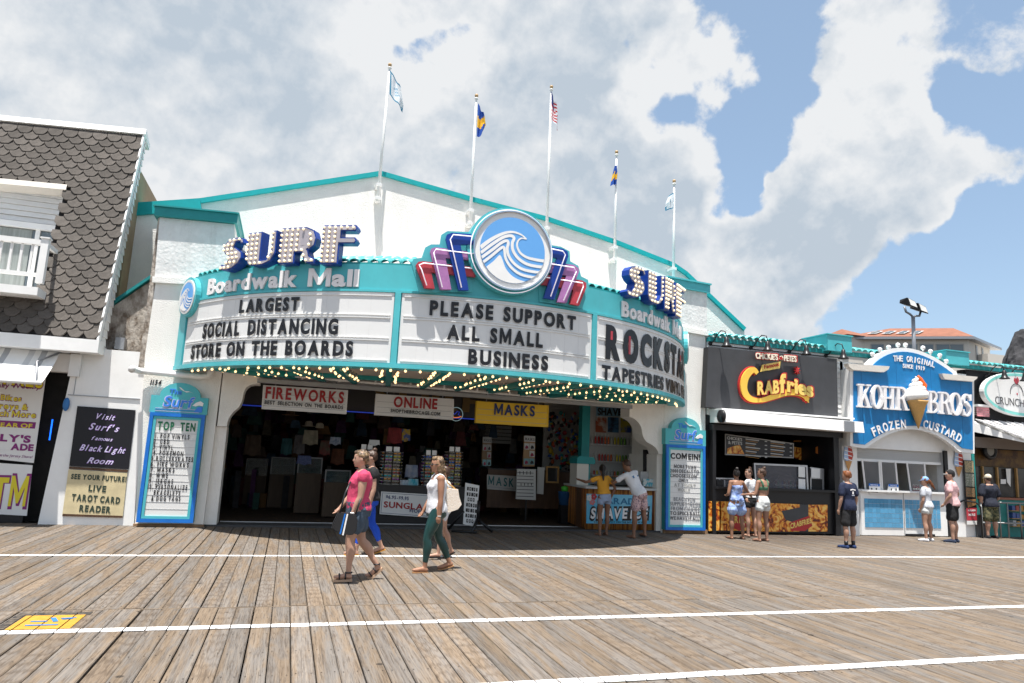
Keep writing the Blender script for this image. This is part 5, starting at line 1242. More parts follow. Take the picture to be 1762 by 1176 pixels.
b.ring(oo, ii, 15.22, 15.27, M_ALU); b.box(at(1238, 840, 15.25)[0]-.012, at(1238, 840, 15.25)[0]+.012, 15.22, 15.27, ii[0][1], ii[2][1]-0.01, M_ALU); b.box(at(1246, 840, 15.25)[0]-.012, at(1246, 840, 15.25)[0]+.012, 15.22, 15.27, ii[0][1], ii[2][1]-0.01, M_ALU); b.build('frame', t)
b = MB(); b.prism(ii, 15.24, 15.245, mat('tinted_pane', (0.16, 0.16, 0.18), 0.08, alpha=0.45)); b.build('pane', t)
b = MB(); b.box(10.16, 10.34, 15.2, 15.24, 1.152, 1.30, M_BLACK); tag(b.build('card_reader'), 'small black payment screen at the left end of the fries counter', 'payment terminal')

# ---- frozen custard stand
ks = thing('custard_stand', 'white frozen custard stand with blue tiled counter and half raised shutter', 'shop', (16.5, 15.3, 0))
YK = 14.90
def k3(px, y=15.3): return at(*px, y)
b = MB(); b.box(14.10, 14.58, 15.3, 15.55, 0, 4.6, M_WHITE); b.build('pier', ks)
b = MB(); b.box(17.62, 18.62, 15.3, 15.55, 0, 4.6, M_WHITE); b.build('pier', ks)
b = MB(); b.box(14.581, 17.619, 15.3, 15.5, 2.30, 4.6, M_WHITE); b.build('upper_wall', ks)
b = MB(); b.box(14.15, 14.50, 15.22, 15.299, 0.0, 0.55, M_WHITE2); b.build('pier_foot', ks)
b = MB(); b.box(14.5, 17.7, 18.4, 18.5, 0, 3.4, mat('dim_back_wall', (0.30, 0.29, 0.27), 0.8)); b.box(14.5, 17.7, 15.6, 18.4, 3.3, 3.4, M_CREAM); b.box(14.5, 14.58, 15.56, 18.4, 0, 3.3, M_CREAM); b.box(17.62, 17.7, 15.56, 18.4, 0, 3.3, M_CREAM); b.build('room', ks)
b = MB(); b.box(17.56, 17.68, 15.24, 15.299, 0.0, 2.35, M_BLACK); b.build('door_gap', ks)
# cheek boxes joining sign to wall
b = MB(); b.box(14.09, 14.12, YK+0.05, 15.299, 2.32, 4.36, M_WHITE); b.build('sign_cheek', ks)
# shutter slats
for i in range(9):
    z0 = 2.02+i*0.042; b = MB(); b.hexa([(14.60, 15.36, z0), (17.55, 15.36, z0), (17.55, 15.40, z0), (14.60, 15.40, z0), (14.60, 15.375, z0+.038), (17.55, 15.375, z0+.038), (17.55, 15.40, z0+.038), (14.60, 15.40, z0+.038)], mat('shutter_grey', (0.5, 0.49, 0.47), 0.5)); b.build('shutter_slat', ks)
b = MB(); b.box(14.60, 17.55, 15.345, 15.40, 1.945, 2.015, M_WHITE); b.build('shutter_bar', ks)
# counter
b = MB(); b.box(14.60, 17.54, 15.24, 15.6, 0.02, 1.15, M_WHITE); b.build('counter', ks)
b = MB(); b.box(14.56, 17.56, 15.14, 15.75, 1.151, 1.20, M_WHITE); b.build('counter_top', ks)
xj = at(1556, 880, 15.23)[0]; M_TB = mat('sky_blue_tile', (0.10, 0.33, 0.55), 0.25, rnd=0.12)
xe = at(1618, 880, 15.23)[0]
b = MB(); b.box(14.70, xj-0.05, 15.232, 15.239, 0.22, 0.97, mat('pale_grout', (0.45, 0.55, 0.62), 0.8)); b.box(xj+0.03, xe, 15.232, 15.239, 0.22, 0.97, mat('pale_grout', (0.45, 0.55, 0.62))); b.build('tile_bed', ks)
b = MB(); b.box(xj-0.015, xj+0.01, 15.235, 15.239, 0.02, 1.14, M_GREYM); b.build('joint', ks)
b = MB(); b.box(xj+0.02, xj+1.0, 15.20, 15.239, 0.02, 0.07, M_BLACK); b.build('toe_gap', ks)
tm = MB(); tm.box(-0.0605, 0.0605, -0.006, 0, -0.0575, 0.0575, M_TB); tmo = None; ko = wl(ks); ntile = 0
for x0, x1 in ((14.70, xj-0.05), (xj+0.03, xe)):
    n = int((x1-x0)/0.126); st_ = (x1-x0)/n
    for i in range(n):
        for j in range(6):
            loc = (x0+(i+.5)*st_-ko.x, 15.2315-ko.y, 0.22+(j+.5)*0.125-ko.z)
            if tmo is None: 
                tmo = tm.build('tile'); tmo.parent = ks; tmo.location = loc
            else: inst('tile', tmo.data, ks, loc)
            ntile += 1
# sneeze guard panes
for q, (a, b0) in enumerate((((1484, 792), (1490, 850)), ((1513, 794), (1516, 851)), ((1516, 794), (1519, 851)), ((1541, 795), (1546, 852)), ((1561, 797), (1568, 852)), ((1591, 798), (1595, 852)))):
    Yp = 15.30; p = at(*a, Yp-0.12); r_ = at(*b0, Yp); b = MB(); b.hexa([(r_[0]-.025, Yp, 1.2), (r_[0]+.025, Yp, 1.2), (r_[0]+.025, Yp+.02, 1.2), (r_[0]-.025, Yp+.02, 1.2), (p[0]-.025, Yp-.12, p[1]), (p[0]+.025, Yp-.12, p[1]), (p[0]+.025, Yp-.10, p[1]), (p[0]-.025, Yp-.10, p[1])], M_WHITE2); b.build('guard_post', ks)
M_PANE = mat('clear_pane', (0.55, 0.58, 0.62), 0.03, alpha=0.22, spec=0.8)
for (a, b0, c, d_) in (((1486, 793), (1512, 795), (1515, 851), (1492, 850)), ((1518, 795), (1540, 796), (1544, 852), (1521, 851)), ((1563, 798), (1590, 799), (1594, 852), (1570, 852))):
    b = MB(); p = [at(*a, 15.19), at(*b0, 15.19), at(*c, 15.31), at(*d_, 15.31)]; b.add([(p[0][0], 15.19, p[0][1]), (p[1][0], 15.19, p[1][1]), (p[2][0], 15.31, 1.205), (p[3][0], 15.31, 1.205)], [(0, 1, 2, 3)], M_PANE); b.build('guard_pane', ks)
for i, q in enumerate(([(1495, 832), (1514, 833), (1515, 852), (1496, 851)], [(1529, 833), (1546, 834), (1546, 852), (1526, 851)])):
    b = MB(); pp(b, q, 15.21, 0.006, M_WHITE2); b_ = thing('notice', ('left', 'right')[i]+' of the two blue headed notices standing on the custard counter', 'notice', (at(*q[3], 15.21)[0], 15.21, 1.2), 'notices on the custard counter'); b.build('sheet', b_)
    b = MB(); x0, y0 = q[0]; x1, y1 = q[1]; pp(b, [(x0, y0), (x1, y1), (x1, y1+4.5), (x0, y0+4.5)], 15.205, 0.004, M_BFRAME); textpx(b, 'NOTICE', (x0+3, y0+3.8), (x1-3, y1+3.8), 2.8, 15.203, M_LETW, depth=0.002, bold=0.02)
    for k in range(3): 
        pp(b, [(x0+4+k*4, y0+8), (x0+6+k*4, y0+8), (x0+6+k*4, y0+12), (x0+4+k*4, y0+12)], 15.206, 0.003, M_LET) if k != 1 else None
    pp(b, [(x0+3, y0+14), (x1-3, y1+14), (x1-3, y1+15), (x0+3, y0+15)], 15.206, 0.003, M_LET); tag(b.build('print', b_), kind='stuff')
t = thing('soft_serve_machine', 'black soft serve machine hanging on the custard stand back wall', 'machine', (17.1, 16.2, 1.7))
b = MB(); b.prism([at(*p, 16.2) for p in [(1605, 800), (1620, 799), (1623, 812), (1624, 834), (1605, 834)]], 16.2, 16.4, M_BLACK); b.build('case', t); b = MB(); b.prism([at(*p, 16.18) for p in [(1608, 806), (1614, 806), (1613, 824), (1608, 824)]], 16.17, 16.199, M_GREYM); b.build('front', t)
rr = random.Random(2)
for i in range(8):
    x = at(1573+i*4, 852, 15.5)[0]; k = rr.randrange(6); b = MB(); b.v = [(v[0]+x, v[1]+15.5, v[2]+1.201) for v in bm_[k].v]; b.f = bm_[k].f; b.mi = bm_[k].mi; b.ms = bm_[k].ms; b.sm = bm_[k].sm
    tag(b.build('bottle'), '%s small topping bottle from the left on the custard stand counter' % ['first', 'second', 'third', 'fourth', 'fifth', 'sixth', 'seventh', 'eighth'][i], 'bottle', 'bottles on the custard counter')
# sign
kg = thing('shop_sign', 'large blue arched KOHR BROS frozen custard sign with raised white letters', 'sign', (16.5, YK, 2.3))
M_KB = mat('strong_blue_paint', (0.006, 0.19, 0.47), 0.45, var=0.14, vscale=4)
def cur(pts, n=10):   # arc through three px points
    o = []
    (x0, y0), (x1, y1), (x2, y2) = pts
    for i in range(n+1):
        t = i/n; o.append(((1-t)*(1-2*t)*x0+4*t*(1-t)*x1+t*(2*t-1)*x2, (1-t)*(1-2*t)*y0+4*t*(1-t)*y1+t*(2*t-1)*y2))
    return o
topO = [(1490, 630)]+cur([(1492, 622), (1562, 600), (1645, 642)], 16)+[(1649, 647)]
botO = cur([(1651, 778), (1573, 739), (1490, 772)], 12)
outer = [(1463, 634), (1490, 636)]+cur([(1492, 626), (1560, 599), (1646, 641)], 16)+[(1649, 651), (1676, 653), (1677, 781)]+botO+[(1463, 768)]
b = MB(); b.prism([at(*p, YK) for p in outer], YK, YK+0.12, M_WHITE); b.build('border_board', kg)
inner = [(1468, 638), (1499, 640)]+cur([(1500, 630), (1560, 606), (1638, 643)], 16)+[(1640, 655), (1671.5, 658), (1673, 774.5)]+cur([(1655, 771.5), (1573, 733), (1487, 765.5)], 12)+[(1468, 763.5)]
xs_ = [1468, 1482, 1507, 1541, 1578, 1600, 1626, 1652, 1673.5]
b = MB(); b.prism([at(*p, YK) for p in inner], YK-0.025, YK-0.001, M_KB); b.build('blue_panel', kg)
b = MB()
for x in (1482, 1541, 1600, 1652):
    ya = {1482: 640, 1541: 609, 1600: 617, 1652: 658}[x]; yb = {1482: 763, 1541: 741, 1600: 738, 1652: 768}[x]
    p0 = at(x, ya, YK-0.028); p1 = at(x, yb, YK-0.028); b.box(p0[0]-0.004, p0[0]+0.004, YK-0.0265, YK-0.0252, p1[1], p0[1], mat('panel_joint_blue', (0.004, 0.09, 0.25), 0.6))
tag(b.build('panel_joint', kg), kind='stuff')
for pxs in ([(1457, 626), (1529, 631), (1527, 636), (1519, 641), (1466, 637), (1459, 631)], [(1619, 643), (1680, 649), (1679, 652), (1672, 657), (1624, 653), (1621, 649)]):
    b = MB(); b.prism([at(*p, YK-0.1) for p in pxs], YK-0.14, YK+0.02, M_CREAM); b.build('cornice', kg)
YT = YK-0.03
def serif_word(word, px0, px1, h, parent):
    # slab serif capitals built from thick and thin strokes
    for ch, xa, xb in zip(word, px0, px1):
        base = lambda x: 0
        def P(u, v):
            x = xa[0]+(xb[0]-xa[0])*u; y = xa[1]+(xb[1]-xa[1])*u-h*v; return at(x, y, YT)
        b = MB(); k = [0]
        def poly(pts):
            k[0] += 1; b.prism([P(*p) for p in pts], YT-0.075-0.0012*k[0], YT+0.003, M_LETW)
        def serif(u0, u1, v): poly([(u0, v), (u1, v), (u1, v+0.07), (u0, v+0.07)])
        def ell(cu, cv, ru, rv, tu, tv, a0, a1, n=14):
            for i in range(n):
                q0, q1 = math.radians(a0+(a1-a0)*i/n), math.radians(a0+(a1-a0)*(i+1)/n)
                ri, rj = ru-tu, rv-tv
                poly([(cu+ru*math.cos(q0), cv+rv*math.sin(q0)), (cu+ru*math.cos(q1), cv+rv*math.sin(q1)), (cu+ri*math.cos(q1), cv+rj*math.sin(q1)), (cu+ri*math.cos(q0), cv+rj*math.sin(q0))])
        if ch == 'K':
            poly([(.12, 0), (.36, 0), (.36, 1), (.12, 1)]); serif(0, .48, 0); serif(0, .48, .93); poly([(.34, .36), (.80, .95), (.90, .95), (.36, .28)]); poly([(.44, .52), (.60, .62), (.98, .04), (.72, .04)]); serif(.62, 1.05, 0); serif(.66, 1.0, .93)
        if ch == 'H':
            poly([(.10, 0), (.32, 0), (.32, 1), (.10, 1)]); poly([(.68, 0), (.90, 0), (.90, 1), (.68, 1)]); serif(0, .42, 0); serif(0, .42, .93); serif(.58, 1, 0); serif(.58, 1, .93); poly([(.3, .46), (.7, .46), (.7, .54), (.3, .54)])
        if ch == 'O': ell(.5, .5, .5, .52, .24, .09, 0, 360, 28)
        if ch == 'R':
            poly([(.10, 0), (.34, 0), (.34, 1), (.10, 1)]); serif(0, .44, 0); serif(0, .3, .93); ell(.42, .735, .48, .265, .24, .08, -90, 90, 12); poly([(.3, .92), (.46, .92), (.46, 1), (.3, 1)]); poly([(.3, .47), (.46, .47), (.46, .55), (.3, .55)]); poly([(.44, .50), (.64, .50), (.94, .02), (.70, .02)]); serif(.68, 1.06, 0)
        if ch == 'B':
            poly([(.10, 0), (.34, 0), (.34, 1), (.10, 1)]); serif(0, .3, 0); serif(0, .3, .93); ell(.42, .75, .42, .25, .22, .08, -90, 90, 12); ell(.42, .27, .52, .27, .24, .08, -90, 90, 12)
            for v in (0, .46, .92): poly([(.3, v), (.46, v), (.46, v+.08), (.3, v+.08)])
        if ch == 'S':
            ell(.5, .74, .42, .27, .20, .09, 20, 235, 14); ell(.48, .27, .46, .29, .22, .09, -160, 70, 16); poly([(.22, .60), (.36, .50), (.78, .38), (.66, .56), (.44, .66)]); poly([(.82, .70), (.92, .70), (.92, .98), (.84, .98)]); poly([(.02, .02), (.10, .02), (.12, .30), (.02, .30)])
        b.build('letter', parent)
serif_word('KOHR', [(1473, 701), (1496, 703), (1515, 704.5), (1538, 706)], [(1495, 702.5), (1516, 704), (1537, 706), (1559, 707)], 40, kg)
serif_word('BROS', [(1594, 711), (1613, 712.5), (1631, 714), (1652, 716)], [(1612, 712), (1632, 714), (1651, 716), (1667, 717)], 38, kg)
def arc_text(text, pts, hpx, mb, m=M_LETW, bold=0.025, Y=YT):
    # letters placed one by one along photo points, tilted to the path
    n = len(text); 
    for i, ch in enumerate(text):
        if ch == ' ': continue
        t = (i+0.5)/n; q = cur(pts, 40); k = t*40; j = min(39, int(k)); f_ = k-j
        x = q[j][0]*(1-f_)+q[j+1][0]*f_; y = q[j][1]*(1-f_)+q[j+1][1]*f_; dx, dy = q[j+1][0]-q[j][0], q[j+1][1]-q[j][1]; L_ = math.hypot(dx, dy); dx /= L_; dy /= L_
        g = glyph(ch, bold, 0.0); cx, cz = at(x, y, Y); s = at(x, y-hpx, Y)[1]-cz; sz = s/CAP; step = abs(at(pts[2][0], pts[2][1], Y)[0]-at(pts[0][0], pts[0][1], Y)[0])/n
        wmax = step*0.86; sx = min(sz, wmax/(g[3]-g[2])); a = math.atan2(-dy, dx); ca, sa = math.cos(a), math.sin(a)
        vs = []
        for vx, vy, vz in g[0]:
            X = (vx-(g[2]+g[3])/2)*sx; Z = vy*sz; vs.append((cx+X*ca-Z*sa, Y-0.012*(vz+.5), cz+X*sa+Z*ca))
        mb.add(vs, g[1], m)
for tx, pts, h in (('THE ORIGINAL', [(1537, 622), (1571, 624), (1608, 633)], 10), ('SINCE 1919', [(1553, 633), (1571, 635), (1591, 638)], 7), ('FROZEN', [(1502, 752), (1530, 741), (1560, 737)], 15), ('CUSTARD', [(1587, 737), (1620, 746), (1652, 763)], 15)):
    mb = MB(); arc_text(tx, pts, h, mb); tag(mb.build('lettering', kg), kind='stuff')
# the moulded cone
cn = thing('cone_figure', 'moulded twist ice cream cone in the middle of the blue custard sign', 'sign figure', (16.6, YK-0.15, 2.9))
xc, zc = at(1577, 690, YK-0.12); sc_ = 0.0125*1.0
pxm = abs(at(1600, 690, YK-0.12)[0]-at(1500, 690, YK-0.12)[0])/100; pzm = abs(at(1577, 700, YK-0.12)[1]-at(1577, 600, YK-0.12)[1])/100
b = MB(); b.lathe([(0.01, -47*pzm), (6*pxm, -26*pzm), (10.5*pxm, -8*pzm), (12.5*pxm, -4*pzm), (14*pxm, 0)], mat('wafer_cone', (0.62, 0.36, 0.12), 0.6, var=0.15, vscale=20), (xc, YK-0.14, zc+0.0), 20); b.build('cone', cn)
b = MB(); N_ = 90
def swirl(off, m, nm, side):
    b = MB(); pts = []; rad = []
    for i in range(N_):
        t = i/(N_-1); turns = 4.2; a = off+t*turns*2*PI; R_ = (11.5*(1-t)**0.8)*pxm; pts.append((xc+R_*math.cos(a), YK-0.14+R_*math.sin(a)*0.8, zc+(3+t*38)*pzm)); rad.append((6.4*(1-t)**0.75+0.8)*pxm)
    b.tube(pts, rad, m, 10); b.build(nm, cn)
swirl(0.4, mat('vanilla_cream', (0.85, 0.83, 0.80), 0.35), 'vanilla_swirl', 0)
b = MB(); pts = []; rad = []
for i, (x, y) in enumerate([(1589, 683), (1592, 678), (1588, 670), (1590, 663), (1586, 657), (1584, 652), (1580, 647)]):
    X, Z = at(x, y, YK-0.2); pts.append((X, YK-0.19, Z)); rad.append([5.5, 5.2, 4.6, 4.2, 3.4, 2.6, 1.4][i]*pxm)
b.tube(pts, rad, mat('orange_sherbet', (0.80, 0.14, 0.02), 0.4), 10); b.build('orange_swirl', cn)
# globe lamps round the arch
gl = [(1501, 610), (1514, 602), (1529, 598), (1545, 594), (1558, 594), (1588, 599), (1601, 605), (1617, 612), (1628, 622)]
g0 = thing('globe_lamp', 'white globe lamp on the custard sign arch', 'lamp', (0, 0, 0), 'globe lamps on the custard sign arch')
b = MB(); b.sphere((0, 0, 0.06), 0.062, mat('opal_globe', (0.82, 0.82, 0.82), 0.25), 14, 10); b.build('globe', g0); b = MB(); b.lathe([(0.025, -0.03), (0.025, 0.01)], M_WHITE2, n=10); b.build('base', g0)
for i, p in enumerate(gl):
    X, Z = at(*p, YK+0.06); lab = ['first', 'second', 'third', 'fourth', 'fifth', 'sixth', 'seventh', 'eighth', 'ninth'][i]+' white globe lamp from the left on the custard sign arch'
    o = g0 if i == 0 else dup(g0, (0, 0, 0)); o.location = (X, YK+0.06, Z-0.06); o['label'] = lab
# printed cones on the piers
for i, (cx, cy) in enumerate(((1460, 782), (1650, 792))):
    Yp = 15.262; t = thing('cone_sticker', ('left', 'right')[i]+' red and blue swirl cone picture on the white pier beside the custard window', 'sticker', (at(cx, cy, Yp)[0], Yp, at(cx, cy, Yp)[1]), 'cone pictures on the piers')
    b = MB(); q = lambda l: [at(cx+x, cy+y, Yp) for x, y in l]
    b.prism(q([(-1, -30), (3, -22), (6, -8), (8, 2), (6, 10), (0, 11), (-1, 0)]), Yp-.004, Yp, mat('print_red', (0.45, 0.05, 0.03), 0.5)); b.build('red_half', t)
    b = MB(); b.prism(q([(-1, -30), (-6, -14), (-8, 0), (-8, 8), (-4, 11), (0, 11), (-1, 0)]), Yp-.0045, Yp-.0002, mat('print_lightblue', (0.35, 0.48, 0.70), 0.5))
    for k in range(4): b.prism(q([(-7, 6-k*7), (6, 10-k*7), (6, 11.4-k*7), (-7, 7.5-k*7)]), Yp-.006, Yp-.0046, M_LETW)
    b.build('blue_half', t); b = MB(); b.prism(q([(-6, 11.3), (6, 12), (0, 30)]), Yp-.004, Yp, mat('print_wafer', (0.5, 0.25, 0.08), 0.5)); b.build('wafer', t)

# ---- chicken stand on the far right
xs0 = 18.64
ch = thing('chicken_stand', 'dark walled food stand with white tiled canopy at the right edge', 'shop', (21, 15.3, 0))
M_BLK = mat('rough_black_render', (0.035, 0.034, 0.036), 0.9, var=0.4, vscale=4, bump=0.8, bscale=10)
b = MB(); b.box(18.63, 27, 15.3, 15.6, 3.05, 4.75, M_BLK); b.build('upper_wall', ch)
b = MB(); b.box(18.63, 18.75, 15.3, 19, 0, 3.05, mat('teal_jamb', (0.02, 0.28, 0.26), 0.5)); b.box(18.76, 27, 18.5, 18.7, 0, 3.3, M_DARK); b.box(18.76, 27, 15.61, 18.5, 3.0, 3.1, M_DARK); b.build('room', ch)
b = MB(); b.hexa([(18.60, 14.30, 2.66), (27, 14.30, 2.66), (27, 15.28, 2.96), (18.60, 15.28, 2.96), (18.60, 14.30, 2.70), (27, 14.30, 2.70), (27, 15.28, 3.26), (18.60, 15.28, 3.26)], M_WHITE); 
b.v = [(x-(0.0 if y > 15 else -0.8*(1 if x < 19 else 0)), y, z) for x, y, z in b.v]; b.build('canopy', ch)
tl = MB(); nn_ = 8
for row in range(4):
    y0 = 15.2-row*0.24; z0 = 3.29-row*0.136
    for i in range(26):
        x = 18.75+i*0.30+0.2*row*0.8
        if x > 26: continue
        o = MB(); o.hexa([(x, y0-.24, z0-.10), (x+.285, y0-.24, z0-.14), (x+.285, y0, z0-.02), (x, y0, z0+0.0), (x, y0-.24, z0-.05), (x+.285, y0-.24, z0-.12), (x+.285, y0, z0), (x, y0, z0+.03)], mat('white_roof_tile', (0.80, 0.79, 0.79), 0.5)); o.build('tile', ch)
b = MB(); b.box(18.76, 27, 15.26, 15.32, 2.50, 2.80, mat('grey_brown_beam', (0.16, 0.135, 0.12), 0.8)); b.build('beam', ch)
b = MB()
x0, z1 = at(1677, 696, 15.22); x1, z0 = at(1700, 718, 15.22)
b.box(x0, x1+0.05, 15.12, 15.25, z1-0.06, z1, M_WHITE); b.build('ledge', ch)
M_PB = mat('pink_brick', (0.62, 0.25, 0.28), 0.8, rnd=0.25)
for r_ in range(5):
    zz = z0+0.0+r_*(z1-0.07-z0)/5; hh = (z1-0.07-z0)/5-0.012
    for c_ in range(4):
        w_ = (x1-x0)/3; xx0 = x0+(c_-(0.5 if r_ % 2 else 0))*w_; xa = max(x0, xx0); xb = min(x1, xx0+w_-0.014)
        if xb-xa > 0.03: b = MB(); b.box(xa, xb, 15.16, 15.28, zz, zz+hh, M_PB); b.build('brick', ch)
b = MB(); b.box(x0, x1-.01, 15.17, 15.29, z0, z1-0.062, mat('mortar', (0.6, 0.55, 0.52), 0.9)); b.build('mortar', ch)
# oval sign
og = thing('shop_sign', 'white oval sign with turquoise edge and red chicken comb reading CRUNCH', 'sign', (20.8, 15.0, 3.9))
YO = 15.02; xl_, zc_ = at(1693, 680, YO); xt_, zt_ = at(1745, 641, YO); zb_ = at(1745, 716, YO)[1]; cx = at(1757, 680, YO)[0]; cz = (zt_+zb_)/2-0.0; rx = cx-xl_; rz = (zt_-zb_)/2
E_ = lambda s: [(cx+rx*s*math.cos(2*PI*i/48), cz+(rz-rx*(1-s))*math.sin(2*PI*i/48)) for i in range(48)]
b = MB(); b.prism(E_(1.0), YO, YO+0.14, M_WHITE); b.build('board', og)
b = MB(); b.ring(E_(0.985), E_(0.93), YO-0.006, YO-0.0005, mat('mint_edge', (0.22, 0.60, 0.55), 0.5)); b.build('edge', og)
b = MB(); b.prism(E_(0.925), YO-0.004, YO-0.0008, M_WHITE2)
b.build('face', og)
b = MB(); textpx(b, 'CRUNCH', (1713, 695), (1762, 701), 14, YO-0.008, M_LET, depth=0.004, bold=-0.012, gap=0.15)
c2 = [at(1733+0.0, 676, YO)]; hx, hz = at(1749, 678, YO); hr = at(1760, 678, YO)[0]-hx
b.tube([(hx+hr*math.cos(math.radians(a)), YO-0.012, hz+hr*1.15*math.sin(math.radians(a))) for a in range(-10, 191, 15)], 0.008, M_LET, 6)
b.build('lettering', og)
b = MB(); b.prism([at(*p, YO) for p in [(1744, 655), (1745, 650), (1748, 653), (1750, 649), (1752, 652), (1753, 655), (1750, 663), (1747, 661)]], YO-0.012, YO-0.005, M_RED); b.prism([(hx-.01, hz), (hx+.02, hz+.03), (hx+.05, hz), (hx+.02, hz-.04)], YO-0.012, YO-0.005, M_RED); b.build('comb', og)
# posters on the strip
YQ = 15.21
t = thing('poster_strip', 'tall strip of food photos above a red notice right of the custard stand', 'poster', (18.5, YQ, 0.5))
specs = [([(1659.5, 793), (1675, 794), (1676, 814), (1661, 813)], (0.45, 0.33, 0.18)), ([(1661, 815), (1676, 816), (1677, 838), (1662, 837)], (0.30, 0.30, 0.26)), ([(1662, 839), (1677, 840), (1678, 856), (1663, 855)], (0.40, 0.20, 0.10)), ([(1663, 860), (1679, 859), (1680, 869), (1666, 874)], (0.50, 0.20, 0.06))]
b = MB(); pp(b, [(1658, 792), (1675, 793), (1681, 876), (1662, 876)], YQ+0.004, 0.02, M_BLACK); b.build('backing', t)
for q, c in specs:
    b = MB(); pp(b, q, YQ-0.002, 0.005, mat('photo_%02d' % int(c[0]*100+c[1]*10), c, 0.4, col2=(0.12, 0.14, 0.09), vscale=26, contrast=(0.42, 0.58))); b.build('food_photo', t)
b = MB(); pp(b, [(1663, 874.5), (1681, 874.5), (1681, 896), (1664, 896)], YQ-0.003, 0.006, M_RED); pp(b, [(1664, 896.5), (1681, 896.5), (1681, 903), (1664, 903)], YQ-0.003, 0.006, M_WHITE2)
textpx(b, 'ORDER', (1666, 880), (1679, 880), 3.0, YQ-0.006, M_LETW, depth=0.002, bold=0.03); textpx(b, 'HERE', (1667, 888), (1678, 888), 4.0, YQ-0.006, M_LETW, depth=0.002, bold=0.03); b.build('notice', t)
b = MB(); b.box(18.62, 18.98, 15.24, 15.29, 0.0, 0.62, mat('dark_grey_panel', (0.10, 0.10, 0.105), 0.6)); b.build('lower_panel', ch)
# menu header, tyre, windows
b = MB(); b.box(18.95, 26, 15.75, 15.8, 1.98, 2.50, mat('amber_photo_header', (0.16, 0.085, 0.015), 0.5, col2=(0.05, 0.02, 0.008), vscale=5)); b.build('photo_header', ch)
xt_, zt_ = at(1703, 776, 15.6)
b = MB(); pts = [(xt_+0.20*math.cos(i*PI/12), 15.6, zt_+0.20*math.sin(i*PI/12)) for i in range(24)]; b.tube(pts, 0.065, M_BLACK, 8, closed=True); ty = thing('tyre', 'black tyre with pale hub hung over the chicken stand window', 'tyre', (xt_, 15.6, zt_)); b.build('rubber', ty)
b = MB(); b.prism(circ_pts(xt_, zt_, 0.145, 24), 15.57, 15.62, mat('dim_hub', (0.25, 0.24, 0.22), 0.5)); b.build('hub', ty)
M_WD = mat('varnished_pine', (0.42, 0.24, 0.08), 0.5, var=0.3)
wn2 = thing('service_window', 'pine framed service window under the photo header of the chicken stand', 'window', (20.5, 15.62, 1.2))
for px in (1692, 1717, 1750):
    x, z = at(px, 830, 15.62); b = MB(); b.box(x-0.028, x+0.028, 15.60, 15.66, 1.12, 1.98, M_WD); b.build('post', wn2)
b = MB(); b.box(18.95, 26, 15.665, 15.675, 1.12, 1.97, mat('dim_glass', (0.07, 0.065, 0.06), 0.1, var=0.5, vscale=3)); b.build('pane', wn2)
b = MB(); b.box(18.95, 26, 15.40, 15.70, 1.05, 1.11, mat('red_brown_ledge', (0.25, 0.09, 0.05), 0.5)); b.build('ledge', wn2)
b = MB(); pp(b, [(1731, 807), (1739, 807), (1739, 838), (1733, 830)], 15.59, 0.004, M_WHITE2); pp(b, [(1722, 825), (1731, 825), (1731, 833), (1722, 833)], 15.59, 0.004, M_WHITE2); tag(b.build('paper_notice', wn2), kind='stuff')
b = MB(); b.box(18.9, 26, 15.45, 15.60, 0.0, 1.049, mat('teal_counter', (0.02, 0.22, 0.20), 0.5, var=0.2)); b.build('counter', ch)
cr_ = thing('crate_shelf', 'shelf of blue and red packets under the chicken stand window', 'shelf', (20.9, 15.4, 0.3))
rr = random.Random(7)
for r_ in range(3):
    b = MB(); b.box(20.05, 21.5, 15.30, 15.449, 0.30+r_*0.22, 0.32+r_*0.22, M_WD); b.build('board', cr_)
    for i in range(9):
        x = 20.1+i*0.155; b = MB(); c = [(0.04, 0.08, 0.25), (0.3, 0.05, 0.04), (0.4, 0.4, 0.42), (0.35, 0.18, 0.03)][rr.randrange(4)]; b.box(x, x+0.12, 15.32, 15.44, 0.321+r_*0.22, 0.321+r_*0.22+rr.uniform(.1, .16), mat('packet_%02d' % int(c[0]*100+c[2]*10), c, 0.4)); b.build('packet', cr_)
# steel barrier
M_STL = mat('dull_steel', (0.22, 0.23, 0.23), 0.45, metal=0.4)
br = thing('queue_barrier', 'grey steel queue barrier in front of the chicken stand', 'barrier', (20.2, 15.0, 0))
YR2 = 15.03
xa = at(1690, 900, YR2)[0]; xb = 24.0
for x in (xa, at(1721, 900, YR2)[0], at(1735, 900, YR2)[0], at(1757, 900, YR2)[0], 22.3, 23.6): b = MB(); b.tube([(x, YR2, 0.0), (x, YR2, 0.98)], 0.022, M_STL, 8); b.build('post', br)
for z in (0.98, 0.42): b = MB(); b.tube([(xa, YR2, z), (xb, YR2, z)], 0.024, M_STL, 8); b.build('rail', br)
b = MB(); b.tube([(xa-0.02, YR2, 0.0), (xa-0.02, YR2, 0.85), (xa-0.12, YR2+0.05, 0.96), (xa-0.40, YR2+0.2, 1.0), (xa-0.5, YR2+0.3, 0.9), (xa-0.5, YR2+0.3, 0.0)], 0.022, M_BLACKM, 8); b.build('end_hoop', br)

